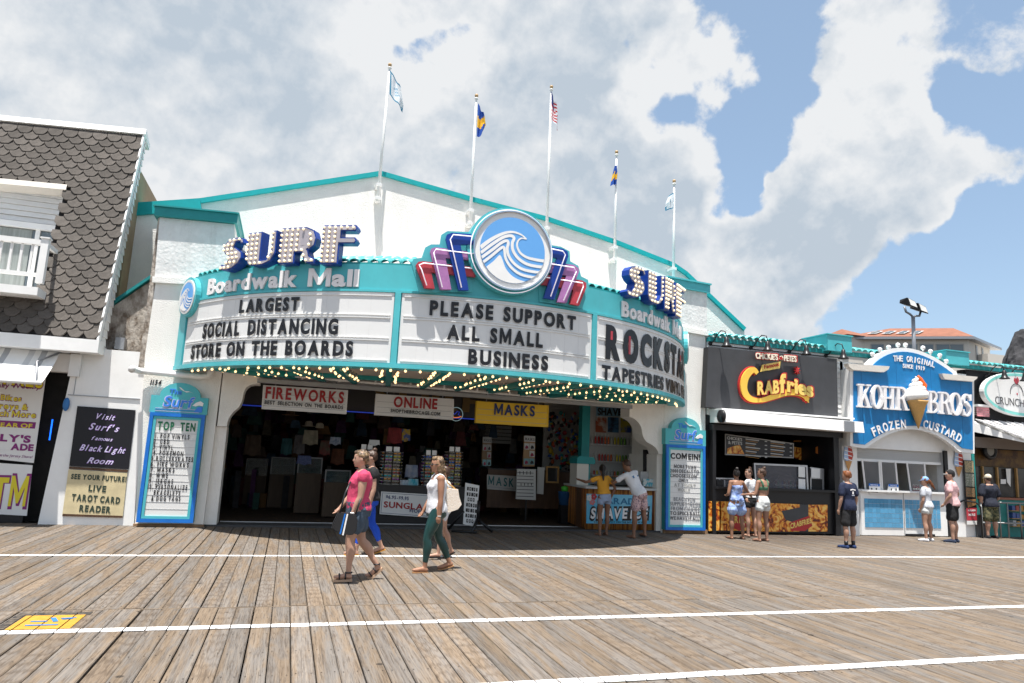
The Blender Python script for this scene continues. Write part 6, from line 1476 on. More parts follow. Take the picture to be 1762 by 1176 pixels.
# ---- tiled parapet above the three shops
tp = thing('tiled_parapet', 'turquoise barrel tile roof edge running over the right hand shops', 'roof', (14, 15.3, 4.75))
b = MB(); b.box(9.93, 26, 15.16, 15.30, 4.755, 4.86, M_TEALD); b.build('fascia', tp)
po_ = wl(tp)
b = MB(); b.hexa([(9.95, 15.2, 4.861), (26, 15.2, 4.861), (26, 16.6, 5.15), (9.95, 16.6, 5.15), (9.95, 15.2, 4.875), (26, 15.2, 4.875), (26, 16.6, 5.165), (9.95, 16.6, 5.165)], M_TEALD); b.build('tile_bed', tp)
TM2 = tile_mesh(0.62, 0.088); 
ix = 0; x = 10.03
while x < 25.9:
    for row in range(2):
        inst('tile', TM2, tp, (x-po_.x, 15.06+0.5*row-po_.y, 4.885+0.13*row-po_.z), (math.radians(13), 0, 0))
    x += 0.205; ix += 1
for i, pxs in enumerate((((1407, 580), (1466, 603)), ((1616, 603), (1668, 627)))):
    Yb = 14.98; x0, z1 = at(*pxs[0], Yb); x1, z0 = at(*pxs[1], Yb)
    z1 = at((pxs[0][0]+pxs[1][0])/2, (577, 605)[i], Yb)[1]; z0 = at((pxs[0][0]+pxs[1][0])/2, (604, 627)[i], Yb)[1]
    x0 = at(((1424, 1628)[i]), pxs[0][1], Yb)[0]
    b = MB(); b.box(x0, x1, Yb, Yb+0.95, z0, z1, M_TEAL); b.build('block', tp); b = MB(); b.box(x0-.03, x1+.03, Yb-.03, Yb+0.98, z1+0.001, z1+0.03, M_TEAL); b.build('block_cap', tp)
# ---- gooseneck lamps
def gooseneck(pos, label, group, k=1.0, out_=0.42):
    t = thing('gooseneck_lamp', label, 'lamp', pos, group)
    def mk(nm, b): o = b.build(nm); o.parent = t; return o
    b = MB(); b.lathe([(0.05, -0.02), (0.05, 0.02)], M_BLACKM, n=10); b.v = [(x, z, y) for x, y, z in b.v]; mk('wall_plate', b)
    b = MB(); pts = [(0, 0, 0), (0.05, -0.06, 0.04), (0.09, -0.16, 0.20), (0.13, -out_*0.65, 0.30), (0.17, -out_*0.95, 0.27), (0.19, -out_, 0.16), (0.19, -out_, 0.10)]
    b.tube(pts, 0.014, M_BLACKM, 8); mk('arm', b)
    b = MB(); b.lathe([(0.03, 0.13), (0.045, 0.12), (0.06, 0.02), (0.07, 0.0), (0.085, -0.06), (0.13, -0.10), (0.135, -0.12), (0.125, -0.12), (0.06, -0.03), (0.0, -0.02)], M_BLACKM, (0.19, -out_, 0.0), 18); mk('shade', b)
    return t
for i, (mt, s) in enumerate((((1222, 588), 0), ((1292, 594), 0), ((1358, 600), 0), ((1421, 604), 0))):
    X, Z = at(*mt, 15.2); gooseneck((X, 15.2, 4.70), ['first', 'second', 'third', 'fourth'][i]+' black gooseneck lamp from the left above the charcoal sign', 'gooseneck lamps over the shop signs')
for i, mt in enumerate(((1695, 632), (1730, 638))):
    X, Z = at(*mt, 15.2); gooseneck((X, 15.2, 4.60), ['left', 'right'][i]+' black gooseneck lamp above the white oval sign', 'gooseneck lamps over the shop signs')
b = MB(); b.tube([(9.95, 15.19, 4.66), (14.1, 15.19, 4.68)], 0.012, M_BLACKM, 6); tag(b.build('conduit'), 'thin dark conduit linking the gooseneck lamps over the charcoal sign', 'conduit')

# ================================================================== flagpoles
def flagpole(top, foot, label, Yp=16.72):
    (xt, zt), (xf, zf) = at(*top, Yp), at(*foot, Yp)
    X = (xf+xt)/2; X = xf
    t = thing('flagpole', label, 'flagpole', (xf, Yp, zf-0.45), 'white flagpoles on the gable')
    zb = zf-0.45
    b = MB(); b.tube([(xf, Yp, zb), (xf+(xt-xf)*0.5, Yp, (zb+zt)/2), (xt, Yp, zt-0.12)], [0.042, 0.036, 0.026], M_WHITE, 10); b.build('pole', t)
    b = MB(); b.lathe([(0.02, -0.13), (0.05, -0.10), (0.05, -0.07), (0.02, -0.05)], M_WHITE2, (xt, Yp, zt), 10); b.build('truck', t)
    b = MB(); b.sphere((xt, Yp, zt), 0.05, mat('dull_gilt', (0.45, 0.30, 0.15), 0.5), 10, 8); b.build('ball', t)
    for dz in (0.06, 0.40):
        b = MB(); b.box(xf-0.07, xf+0.07, Yp-0.05, 16.999, zb+dz, zb+dz+0.07, M_WHITE2); b.build('bracket', t)
    return (xt, Yp, zt)
P = [((671, 112), (652, 318)), ((820, 165), (810, 362)), ((949, 150), (941, 392)), ((1061, 262), (1058, 425)), ((1160, 312), (1159, 462))]
labs = ['tallest looking leftmost white flagpole at the gable peak', 'white flagpole second from the left on the gable', 'white flagpole in the middle carrying the striped flag', 'white flagpole second from the right on the gable', 'rightmost white flagpole on the gable slope']
tops = [flagpole(a, b_, l) for (a, b_), l in zip(P, labs)]
def flag(px, label, paint, Yp=16.66):
    """px: grid of photo points rows (hoist->fly) x columns ; paint(u,v)->material"""
    R_, Cc = len(px), len(px[0]); b = MB(); N1, N2 = 10, 14
    def S(u, v):
        a = v*(R_-1); i = min(R_-2, int(a)); f_ = a-i; c = u*(Cc-1); j = min(Cc-2, int(c)); g_ = c-j
        x = (px[i][j][0]*(1-g_)+px[i][j+1][0]*g_)*(1-f_)+(px[i+1][j][0]*(1-g_)+px[i+1][j+1][0]*g_)*f_
        y = (px[i][j][1]*(1-g_)+px[i][j+1][1]*g_)*(1-f_)+(px[i+1][j][1]*(1-g_)+px[i+1][j+1][1]*g_)*f_
        X, Z = at(x, y, Yp); return (X, Yp-0.10*math.sin(3.0*u*PI+v*2)*u-0.02, Z)
    for i in range(N2):
        for j in range(N1):
            u0, u1, v0, v1 = j/N1, (j+1)/N1, i/N2, (i+1)/N2; b.add([S(u0, v0), S(u1, v0), S(u1, v1), S(u0, v1)], [(0, 1, 2, 3)], paint((u0+u1)/2, (v0+v1)/2), True)
    return tag(b.build('flag'), label, 'flag', 'flags flying from the gable poles')
FB = mat('flag_blue', (0.01, 0.07, 0.36), 0.8); FY = mat('flag_gold', (0.75, 0.42, 0.02), 0.8); FW = mat('flag_white', (0.70, 0.74, 0.78), 0.8); FR = mat('flag_red', (0.50, 0.02, 0.03), 0.8); FT = mat('flag_teal_edge', (0.03, 0.22, 0.36), 0.8); FN = mat('flag_navy', (0.02, 0.04, 0.16), 0.8)
def p_teal(u, v): return FT if (u < 0.08 or v < 0.09 or v > 0.92 or u > 0.93 and v > .7) else (mat('flag_faded_print', (0.25, 0.42, 0.55), 0.8) if abs((u-0.5)*1.2)+abs(v-0.5) < 0.25 and (int(u*10)+int(v*14)) % 2 else FW)
flag([[(671, 122), (682, 138), (690, 156)], [(671, 142), (682, 160), (695, 180)], [(670, 163), (682, 178), (693, 192)]], 'white flag with a teal border on the leftmost pole', p_teal)
def p_bys(u, v): return FY if 0.33+0.10*math.sin(u*6) < v < 0.66+0.08*math.sin(u*6) else FB
flag([[(822, 178), (828, 190), (832, 200)], [(821, 208), (829, 212), (837, 214)], [(820, 236), (826, 236), (830, 228)]], 'blue and gold striped flag on the second pole from the left', p_bys)
def p_us(u, v): return FN if (u < 0.55 and v < 0.42) else (FR if int((v+0.12*u)*13) % 2 == 0 else FW)
flag([[(948, 158), (953, 172), (957, 184)], [(948, 182), (954, 196), (960, 204)], [(948, 202), (954, 214), (961, 224)]], 'red and white striped flag with a dark canton on the middle pole', p_us)
flag([[(1061, 285), (1058, 286), (1056, 290)], [(1062, 302), (1056, 304), (1054, 308)], [(1060, 318), (1055, 319), (1052, 319)]], 'blue and gold striped flag hanging on the fourth pole', p_bys)
flag([[(1159, 332), (1155, 334), (1150, 338)], [(1159, 346), (1152, 348), (1147, 350)], [(1158, 359), (1153, 361), (1147, 362)]], 'small white flag with a teal border on the rightmost pole', p_teal)

# ================================================================== far buildings, flood light, rock
YH = 70.0
ho = thing('hotel_building', 'cream hotel with an orange tiled hip roof far behind the custard sign', 'building', (70, YH, 0))
M_RT = mat('orange_roof_tile', (0.255, 0.105, 0.065), 0.85, var=0.25, vscale=1.2); M_HW = mat('hotel_cream', (0.62, 0.58, 0.52), 0.85)
def hp(x, y, Y=YH): X, Z = at(x, y, Y); return (X, Y, Z)
# two wings meeting at a near corner A ; B far left, Cc right, D behind
ax, az = at(1665, 581, 60); A_ = Vector((ax, 60, 0)); B_ = Vector((at(1472, 594, 66.5)[0], 66.5, 0)); C_ = Vector((at(1703, 600, 63)[0], 63, 0)); D_ = B_+C_-A_; eZ = az
fw = Vector((0, 0, 1))
b = MB(); b.hexa([tuple(A_), tuple(C_), tuple(D_), tuple(B_), tuple(A_+fw*eZ), tuple(C_+fw*eZ), tuple(D_+fw*eZ), tuple(B_+fw*eZ)], M_HW); b.build('wall', ho)
u_ = (B_-A_).normalized(); w_c = (C_-A_).normalized(); ov = 0.9
E1 = [A_-u_*ov-w_c*ov, C_+w_c*ov*1.6-u_*ov, D_+w_c*ov+u_*ov, B_+u_*ov-w_c*ov]
mid = (C_-A_)*0.5; R1 = A_+mid+(B_-A_)*0.22; R2 = B_+mid-(B_-A_)*0.20
rz1 = at(1625, 563, R1.y)[1]
E0 = [e+fw*(eZ+0.01) for e in E1]; R1 = R1+fw*rz1; R2 = R2+fw*rz1
b = MB(); b.add([tuple(v) for v in E0+[R1, R2]], [(0, 4, 5, 3), (0, 1, 4), (1, 2, 5, 4), (2, 3, 5)], M_RT)
b.add([tuple(e-fw*0.30) for e in E0]+[tuple(e-fw*0.012) for e in E0], [(0, 3, 2, 1), (0, 1, 5, 4), (1, 2, 6, 5), (2, 3, 7, 6), (3, 0, 4, 7)], M_GREYM); b.build('roof', ho)
def hwin(t, z, w_, h_, P=A_, Q=B_, n_=None):
    c = P.lerp(Q, t); d = (Q-P).normalized(); n = Vector((d.y, -d.x, 0))
    if n.y > 0: n = -n
    def qd(ww, hh, o): return [tuple(c+d*(s*ww/2)+fw*(z+e*hh/2)+n*o) for s, e in ((-1, -1), (1, -1), (1, 1), (-1, 1))]
    f = MB(); f.add(qd(w_, h_, .06)+qd(w_, h_, .001), [(0, 1, 2, 3), (0, 4, 5, 1), (1, 5, 6, 2), (2, 6, 7, 3), (3, 7, 4, 0)], mat('window_trim', (0.4, 0.38, 0.35), 0.7)); fo = f.build('window', ho); p = MB(); p.add(qd(w_-.2, h_-.2, .075), [(0, 1, 2, 3)], M_GLASS); p.build('pane', fo)
for t in (.10, .22, .36, .50, .64, .80): hwin(t, eZ-1.25, 1.5, 1.0)
for t in (.35, .62): hwin(t, eZ-1.5, .6, 1.9, A_, C_)
for i in range(4):
    k0 = 0.22; k1 = 0.55
    def rp(t, k): e0 = E0[0].lerp(E0[3], t); e1 = R1.lerp(R2, (t-.22)/.58); return e0.lerp(e1, k)+Vector((0, -.10, .12))
    t0 = 0.44+i*0.115; b = MB(); b.add([tuple(rp(t0, k0)), tuple(rp(t0+.075, k0)), tuple(rp(t0+.060, k1)), tuple(rp(t0-.005, k1))], [(0, 1, 2, 3)], mat('skylight_white', (0.40, 0.42, 0.44), 0.5)); q = b.build('skylight', ho)
    b = MB(); b.add([tuple(rp(t0+.02, k0+.05)+Vector((0, -.05, .04))), tuple(rp(t0+.06, k0+.05)+Vector((0, -.05, .04))), tuple(rp(t0+.048, k1-.05)+Vector((0, -.05, .04))), tuple(rp(t0+.012, k1-.05)+Vector((0, -.05, .04)))], [(0, 1, 2, 3)], M_GLASS); b.build('pane', q)
h2 = thing('hotel_pavilion', 'small orange hip roofed pavilion left of the far hotel', 'building', (60, 80, 0))
Y2 = 66; a, c = at(1452, 582, Y2), at(1500, 582, Y2); zz = c[1]; xm_ = (a[0]+c[0])/2-0.0; zt = at(1475, 568, Y2+2)[1]
b = MB(); b.box(a[0]+.6, c[0]-.6, Y2, Y2+5, 0, zz-.01, M_HW); b.build('wall', h2)
b = MB(); b.add([(a[0], Y2-.6, zz), (c[0], Y2-.6, zz), (c[0], Y2+5.6, zz), (a[0], Y2+5.6, zz), (xm_, Y2+2.5, zt)], [(0, 1, 4), (1, 2, 4), (2, 3, 4), (3, 0, 4), (3, 2, 1, 0)], M_RT); b.build('roof', h2)
b = MB(); x0, z0 = at(1700, 618, 60); b.box(x0, x0+40, 60, 70, 0, at(1730, 612, 60)[1], M_HW); tag(b.build('far_building'), 'low pale building glimpsed beyond the roof tiles at the far right', 'building')
fp = thing('floodlight_mast', 'tall grey mast with two floodlights rising behind the custard sign', 'floodlight', (31, 30, 0))
YF2 = 30.0; xm_, zm_ = at(1571, 545, YF2); xb_, zb_ = at(1573, 600, YF2)
b = MB(); b.tube([(xb_, YF2, 0), (xb_, YF2, zb_), (xm_, YF2, zm_)], 0.10, M_GREYM, 10); b.build('mast', fp)
b = MB(); b.tube([hp(1556, 528, YF2), hp(1559, 537, YF2), hp(1566, 541, YF2), (xm_, YF2, zm_-0.03), hp(1576, 544, YF2), hp(1582, 544, YF2), hp(1584, 537, YF2)], 0.06, M_GREYM, 8); b.build('crossarm', fp)
for cx, cy in ((1560, 521), (1578, 530)):
    X, Z = at(cx, cy, YF2); b = MB(); b.hexa([(X-.15, YF2-.35, Z-.28), (X+.42, YF2-.35, Z-.38), (X+.30, YF2+.3, Z-.1), (X-.2, YF2+.3, Z-.0), (X-.22, YF2-.25, Z+.22), (X+.35, YF2-.25, Z+.05), (X+.18, YF2+.3, Z+.1), (X-.15, YF2+.3, Z+.2)], M_BLACKM); q = b.build('floodlight', fp)
    b = MB(); b.hexa([(X-.10, YF2-.37, Z-.22), (X+.36, YF2-.37, Z-.31), (X+.36, YF2-.352, Z-.31), (X-.1, YF2-.352, Z-.22), (X-.16, YF2-.29, Z+.17), (X+.30, YF2-.29, Z+.02), (X+.30, YF2-.27, Z+.02), (X-.16, YF2-.27, Z+.17)], mat('lamp_glass', (0.6, 0.6, 0.58), 0.2)); b.build('lens', q)
# dark artificial rock
rk = bpy.data.meshes.new('rock'); bmr = bmesh.new(); bmesh.ops.create_icosphere(bmr, subdivisions=6, radius=1.0)
from mathutils import noise as mnoise
X, Z = at(1846, 600, 24); zt_ = at(1762, 560, 24)[1]
for v in bmr.verts:
    p = v.co.copy(); n_ = mnoise.fractal(p*1.3+Vector((3, 1, 7)), 1.0, 2.0, 5); v.co = Vector((X+p.x*2.6*(1+.30*n_), 25+p.y*2.5, 5.4+p.z*3.5*(1+.30*n_)))
bmesh.ops.create_icosphere
bmr.to_mesh(rk); bmr.free(); rk.materials.append(mat('dark_rock', (0.05, 0.05, 0.055), 0.95, var=0.5, vscale=1.5, bump=1.0, bscale=3)); ro = bpy.data.objects.new('artificial_rock', rk); C.objects.link(ro); tag(ro, 'dark grey artificial rock rising over the roof at the right edge', 'rock')
# ================================================================== inside the mall entrance
ORD = ['first', 'second', 'third', 'fourth', 'fifth', 'sixth', 'seventh', 'eighth', 'ninth', 'tenth', 'eleventh', 'twelfth', 'thirteenth', 'fourteenth', 'fifteenth', 'sixteenth', 'seventeenth', 'eighteenth']
def hang_sign(name, px, label, m, lines, Y=15.62):
    t = thing(name, label, 'sign', (at(*px[0], Y)[0], Y, 2.9))
    b = MB(); pp(b, px, Y, 0.10, m); b.build('box', t)
    b = MB(); o = [at(*p, Y) for p in px]; cx = sum(p[0] for p in o)/4; cz = sum(p[1] for p in o)/4
    i_ = [(cx+(p[0]-cx)*0.975, cz+(p[1]-cz)*0.93) for p in o]; b.ring(o, i_, Y-0.012, Y-0.001, M_WHITE2 if m is not M_SY else m); b.build('edge', t)
    b = MB()
    for tx, p0, p1, h, mm in lines: textpx(b, tx, p0, p1, h, Y-0.014, mm, depth=0.008, bold=0.035 if h > 10 else 0.02, gap=0.14, space=0.7)
    tag(b.build('lettering', t), kind='stuff')
    b = MB()
    for k in (0.36, 0.62, 0.86):
        za = o[0][1]+(o[3][1]-o[0][1])*k; zb = o[1][1]+(o[2][1]-o[1][1])*k
        b.hexa([(o[0][0]+.04, Y-.01, za), (o[1][0]-.04, Y-.01, zb), (o[1][0]-.04, Y-.002, zb), (o[0][0]+.04, Y-.002, za), (o[0][0]+.04, Y-.01, za+.006), (o[1][0]-.04, Y-.01, zb+.006), (o[1][0]-.04, Y-.002, zb+.006), (o[0][0]+.04, Y-.002, za+.006)], M_GREYM)
    tag(b.build('letter_track', t), kind='stuff')
    b = MB(); b.tube([(o[0][0]+.25, Y+.05, o[0][1]-.02), (o[0][0]+.25, Y+.05, 3.2)], 0.012, M_GREYM, 6); b.build('hanger', t)
    b = MB(); b.tube([(o[1][0]-.25, Y+.05, o[1][1]-.02), (o[1][0]-.25, Y+.05, 3.2)], 0.012, M_GREYM, 6); b.build('hanger', t)
    return t
M_SY = mat('yellow_sign', (0.78, 0.50, 0.02), 0.4)
hang_sign('hanging_sign', [(450, 704), (453, 663), (599, 672), (596, 713)][::-1] and [(453, 663), (599, 672), (596, 713), (450, 704)], 'white hanging sign reading FIREWORKS in red letters under the canopy', M_PANEL, [('FIREWORKS', (456, 685), (591, 694), 20, M_LETR), ('BEST SELECTION ON THE BOARDS', (455, 695.5), (590, 704.5), 6.5, M_LET)])
hang_sign('hanging_sign', [(647, 678), (781, 687), (780, 723), (644, 714.5)], 'white hanging sign reading ONLINE in red letters under the canopy', M_PANEL, [('ONLINE', (677, 700), (752, 704), 18, M_LETR), ('SHOPTHEBIRDCAGE.COM', (672, 709.5), (757, 715.5), 6, M_LET)])
hang_sign('hanging_sign', [(820, 690.5), (944, 698), (943, 735.5), (818, 728)], 'yellow hanging sign reading MASKS in dark letters under the canopy', M_SY, [('MASKS', (850, 713), (920, 716.5), 18, M_NAVY)])
# round neon swirl
nz = thing('neon_swirl', 'round neon ring with blue and orange swirl in the dark shop header', 'neon sign', (3.9, 17.2, 2.7))
X, Z = at(785, 713, 17.2); b = MB(); b.tube([(X+0.17*math.cos(a*PI/10), 17.2, Z+0.17*math.sin(a*PI/10)) for a in range(20)], 0.008, mat('pale_neon', (0.6, 0.8, 0.85), 0.3, emit=(0.5, 0.8, 0.85), estr=0.12), 6, closed=True); b.build('ring', nz)
b = MB(); b.tube([(X-.10, 17.19, Z+.05), (X-.04, 17.19, Z-.01), (X+.02, 17.19, Z+.07), (X+.08, 17.19, Z+.06), (X+.05, 17.19, Z-.01), (X+.1, 17.19, Z-.03)], 0.012, mat('blue_neon', (0, 0, 1)), 6); b.build('blue_swirl', nz)
b = MB(); b.tube([(X-.12, 17.18, Z-.04), (X-.05, 17.18, Z-.09), (X+.05, 17.18, Z-.08), (X+.13, 17.18, Z-.05)], 0.011, mat('orange_neon', (0.6, 0.15, 0.02), 0.3, emit=(0.8, 0.2, 0.03), estr=0.5), 6); b.build('orange_swirl', nz)
# sunglass towers
rr = random.Random(21)
LENS = [mat('lens_%d' % i, c, 0.12, spec=0.9) for i, c in enumerate([(0.02, 0.35, 0.42), (0.02, 0.10, 0.50), (0.55, 0.22, 0.02), (0.35, 0.02, 0.02), (0.45, 0.40, 0.03), (0.02, 0.02, 0.025), (0.02, 0.02, 0.025), (0.10, 0.06, 0.04), (0.25, 0.05, 0.30)])]
M_RACK = mat('rack_cream', (0.50, 0.47, 0.42), 0.6)
def tower(px0, px1, pt, pb, Y, label):
    x0 = at(px0, (pt+pb)/2, Y)[0]; x1 = at(px1, (pt+pb)/2, Y)[0]; z1 = at((px0+px1)/2, pt, Y)[1]; z0 = at((px0+px1)/2, pb, Y)[1]; cx = (x0+x1)/2; w_ = (x1-x0)/2
    t = thing('sunglass_rack', label, 'rack', (cx, Y, z0), 'sunglass racks by the entrance')
    b = MB(); b.box(cx-w_*0.80, cx+w_*0.80, Y-w_*0.80, Y+w_*0.80, z0, z1, mat('rack_board_beige', (0.20, 0.185, 0.16), 0.6)); b.build('core', t)
    b = MB(); b.lathe([(w_*0.95, -0.05), (w_*0.95, 0.0)], M_BLACK, (cx, Y, z0), 18); b.build('base', t)
    g_ = MB(); h = z1-z0; n = int(h/0.068)
    for i in range(n):
        z = z0+0.04+i*h/n
        for side in range(3):
            for c_ in (-.5, .5):
                m = LENS[rr.randrange(len(LENS))]; u = c_*w_*0.92; d = -w_*0.98
                if side == 0: P0 = lambda a, dz: (cx+u+a, Y+d, z+dz)
                elif side == 1: P0 = lambda a, dz: (cx-w_*0.98, Y+u+a, z+dz)
                else: P0 = lambda a, dz: (cx+w_*0.98, Y+u+a, z+dz)
                for s in (-1, 1):
                    c = P0(s*w_*0.21, 0)
                    g_.sphere(c, (w_*0.19, 0.012, 0.019) if side == 0 else (0.012, w_*0.19, 0.019), m, 8, 4)
                    q = P0(s*w_*0.21, 0.024); g_.box(q[0]-w_*0.2, q[0]+w_*0.2, q[1]-.004, q[1]+.004, q[2]-.004, q[2]+.004, M_RACK)
    tag(g_.build('sunglasses', t), kind='stuff')
    b = MB()
    for s in (-1, 1):
        for u in (-1, 0, 1): b.box(cx+s*w_*0.9-.008 if u else cx-.008, cx+s*w_*0.9+.008 if u else cx+.008, Y-w_*0.95, Y-w_*0.93, z0, z1, M_RACK)
    tag(b.build('rails', t), kind='stuff')
    b = MB(); b.box(cx-w_*.75, cx-w_*.1, Y-w_*.5, Y-w_*.46, z1+.01, z1+.12, M_WHITE2); b.box(cx+w_*.1, cx+w_*.75, Y-w_*.5, Y-w_*.46, z1+.01, z1+.12, M_WHITE2); tag(b.build('price_cards', t), kind='stuff')
tower(614, 640, 774, 862, 16.6, 'sunglass rack farthest left behind the woman in pink')
tower(657, 688, 778, 838, 16.4, 'sunglass rack with bright mirrored lenses above the white sunglasses sign')
tower(727, 751, 784, 845, 16.4, 'sunglass rack hidden behind the woman in the white tank top')
tower(767, 791, 778, 846, 16.4, 'sunglass rack standing farthest right above the dark table')
tb_ = thing('display_table', 'black table carrying the sunglass racks at the entrance', 'table', (3.4, 16.3, 0))
b = MB(); x0 = at(648, 870, 16.1)[0]; x1 = at(800, 870, 16.1)[0]; b.box(x0, x1, 16.1, 16.75, 0.03, 0.86, M_BLACK); b.build('cover', tb_)
b = MB(); b.box(x0-.03, x1+.03, 16.06, 16.78, 0.861, 0.89, M_BLACK); b.build('top', tb_)
sgl = thing('price_sign', 'white SUNGLASSES price sign with red and navy lettering on the black table front', 'sign', (3.0, 16.05, 0.4))
Yg = 16.02
b = MB(); pp(b, [(656, 846), (768, 853), (767, 893), (653, 885)], Yg, 0.03, M_PANEL); b.build('board', sgl)
b = MB(); textpx(b, '$6.95 - $9.95', (664, 858), (703, 861), 6, Yg-.003, M_NAVY, depth=.004, bold=.03, space=.25); textpx(b, 'SUNGLASSES', (660, 873), (762, 880), 10.5, Yg-.003, M_LETR, depth=.004, bold=.03); textpx(b, '$1 OFF W/ TEE', (704, 881.5), (758, 886), 6, Yg-.003, M_NAVY, depth=.004, bold=.03, space=.25); tag(b.build('lettering', sgl), kind='stuff')
b = MB(); o = [at(*p, Yg) for p in [(656, 846), (768, 853), (767, 893), (653, 885)]]; i_ = [at(*p, Yg) for p in [(658, 848), (766, 855), (765, 891), (655, 883)]]; i2 = [at(*p, Yg) for p in [(658.6, 848.7), (765.4, 855.7), (764.4, 890.3), (655.7, 882.4)]]; b.ring(i_, i2, Yg-.003, Yg-.001, M_NAVY); b.build('border', sgl)
# hanging merchandise in the dark: each its own thing
def cloth(name, label, px, Y, m, cat='souvenir', wav=0.03):
    b = MB(); x0, z1 = at(px[0], px[1], Y); x1, z0 = at(px[2], px[3], Y); N1, N2 = 8, 10; vs = []
    for k in (0, 1):
        for i in range(N2+1):
            for j in range(N1+1):
                u, v = j/N1, i/N2; x = x0+(x1-x0)*(u+(u-.5)*0.18*v); vs.append((x, Y+wav*math.sin(u*11+v)*0.7+(-0.02 if k == 0 else 0.03), z1+(z0-z1)*v+0.02*math.sin(u*9)*v))
    W_ = N1+1; o2 = W_*(N2+1); fs = []
    for i in range(N2):
        for j in range(N1):
            a = i*W_+j; fs += [(a, a+W_, a+W_+1, a+1), (o2+a, o2+a+1, o2+a+W_+1, o2+a+W_)]
    for j in range(N1): a = j; fs.append((a, a+1, o2+a+1, o2+a)); a = N2*W_+j; fs.append((a+1, a, o2+a, o2+a+1))
    for i in range(N2): a = i*W_; fs.append((a+W_, a, o2+a, o2+a+W_)); a = i*W_+N1; fs.append((a, a+W_, o2+a+W_, o2+a))
    b.add(vs, fs, m, True); return tag(b.build(name), label, cat)
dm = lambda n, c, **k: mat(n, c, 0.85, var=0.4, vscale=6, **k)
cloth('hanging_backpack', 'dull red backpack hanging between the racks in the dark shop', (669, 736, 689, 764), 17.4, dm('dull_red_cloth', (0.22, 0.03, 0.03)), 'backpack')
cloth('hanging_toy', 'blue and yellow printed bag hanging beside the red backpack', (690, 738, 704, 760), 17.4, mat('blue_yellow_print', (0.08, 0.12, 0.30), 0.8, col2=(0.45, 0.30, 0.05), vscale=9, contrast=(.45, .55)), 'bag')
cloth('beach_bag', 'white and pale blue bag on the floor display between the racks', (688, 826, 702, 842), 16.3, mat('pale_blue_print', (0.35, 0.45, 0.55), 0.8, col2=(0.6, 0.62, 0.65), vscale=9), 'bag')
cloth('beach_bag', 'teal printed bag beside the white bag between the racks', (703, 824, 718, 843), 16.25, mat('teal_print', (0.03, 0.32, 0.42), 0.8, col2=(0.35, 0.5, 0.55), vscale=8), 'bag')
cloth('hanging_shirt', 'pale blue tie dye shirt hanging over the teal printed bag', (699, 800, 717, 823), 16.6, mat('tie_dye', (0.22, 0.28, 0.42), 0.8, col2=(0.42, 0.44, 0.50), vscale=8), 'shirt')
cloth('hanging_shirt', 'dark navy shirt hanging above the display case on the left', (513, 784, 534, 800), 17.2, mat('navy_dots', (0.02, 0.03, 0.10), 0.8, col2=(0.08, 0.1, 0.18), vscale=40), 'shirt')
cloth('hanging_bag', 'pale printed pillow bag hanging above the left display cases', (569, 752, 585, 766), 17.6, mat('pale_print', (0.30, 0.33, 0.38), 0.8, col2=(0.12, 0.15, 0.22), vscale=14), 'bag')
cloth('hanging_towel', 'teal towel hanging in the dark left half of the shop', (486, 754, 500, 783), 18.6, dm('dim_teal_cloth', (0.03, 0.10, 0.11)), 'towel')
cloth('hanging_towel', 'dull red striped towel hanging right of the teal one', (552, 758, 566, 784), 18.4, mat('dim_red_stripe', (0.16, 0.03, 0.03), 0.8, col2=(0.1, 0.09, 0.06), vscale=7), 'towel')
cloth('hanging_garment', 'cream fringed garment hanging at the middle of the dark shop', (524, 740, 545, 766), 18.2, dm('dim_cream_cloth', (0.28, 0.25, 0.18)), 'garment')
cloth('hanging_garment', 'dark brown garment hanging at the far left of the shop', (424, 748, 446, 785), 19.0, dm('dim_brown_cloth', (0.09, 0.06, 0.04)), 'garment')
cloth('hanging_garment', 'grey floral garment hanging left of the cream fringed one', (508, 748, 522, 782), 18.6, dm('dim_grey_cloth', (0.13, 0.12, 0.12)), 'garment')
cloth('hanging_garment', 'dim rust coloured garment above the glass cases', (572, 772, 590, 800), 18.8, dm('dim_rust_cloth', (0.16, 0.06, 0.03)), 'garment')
cloth('price_card', 'small white card hanging left of the first sunglass rack', (636, 757, 652, 767), 16.9, M_WHITE2, 'card', 0.0)
for i, (px, py, lab) in enumerate(((500, 715, 'brown straw hat hanging at the top left of the shop'), (531, 734, 'pale sun hat hanging beside the cream garment'), (550, 737, 'small pale sun hat hanging right of the larger one'))):
    X, Z = at(px, py, 17.8); b = MB(); b.lathe([(0.20-.05*i, 0.0), (0.21-.05*i, 0.01), (0.10, 0.02), (0.09, 0.10), (0.05, 0.13), (0.0, 0.135)], dm('straw_%d' % i, ((0.16, 0.09, 0.04), (0.35, 0.3, 0.22), (0.32, 0.28, 0.2))[i]), (X, 17.8, Z), 18); tag(b.build('sun_hat'), lab, 'hat')
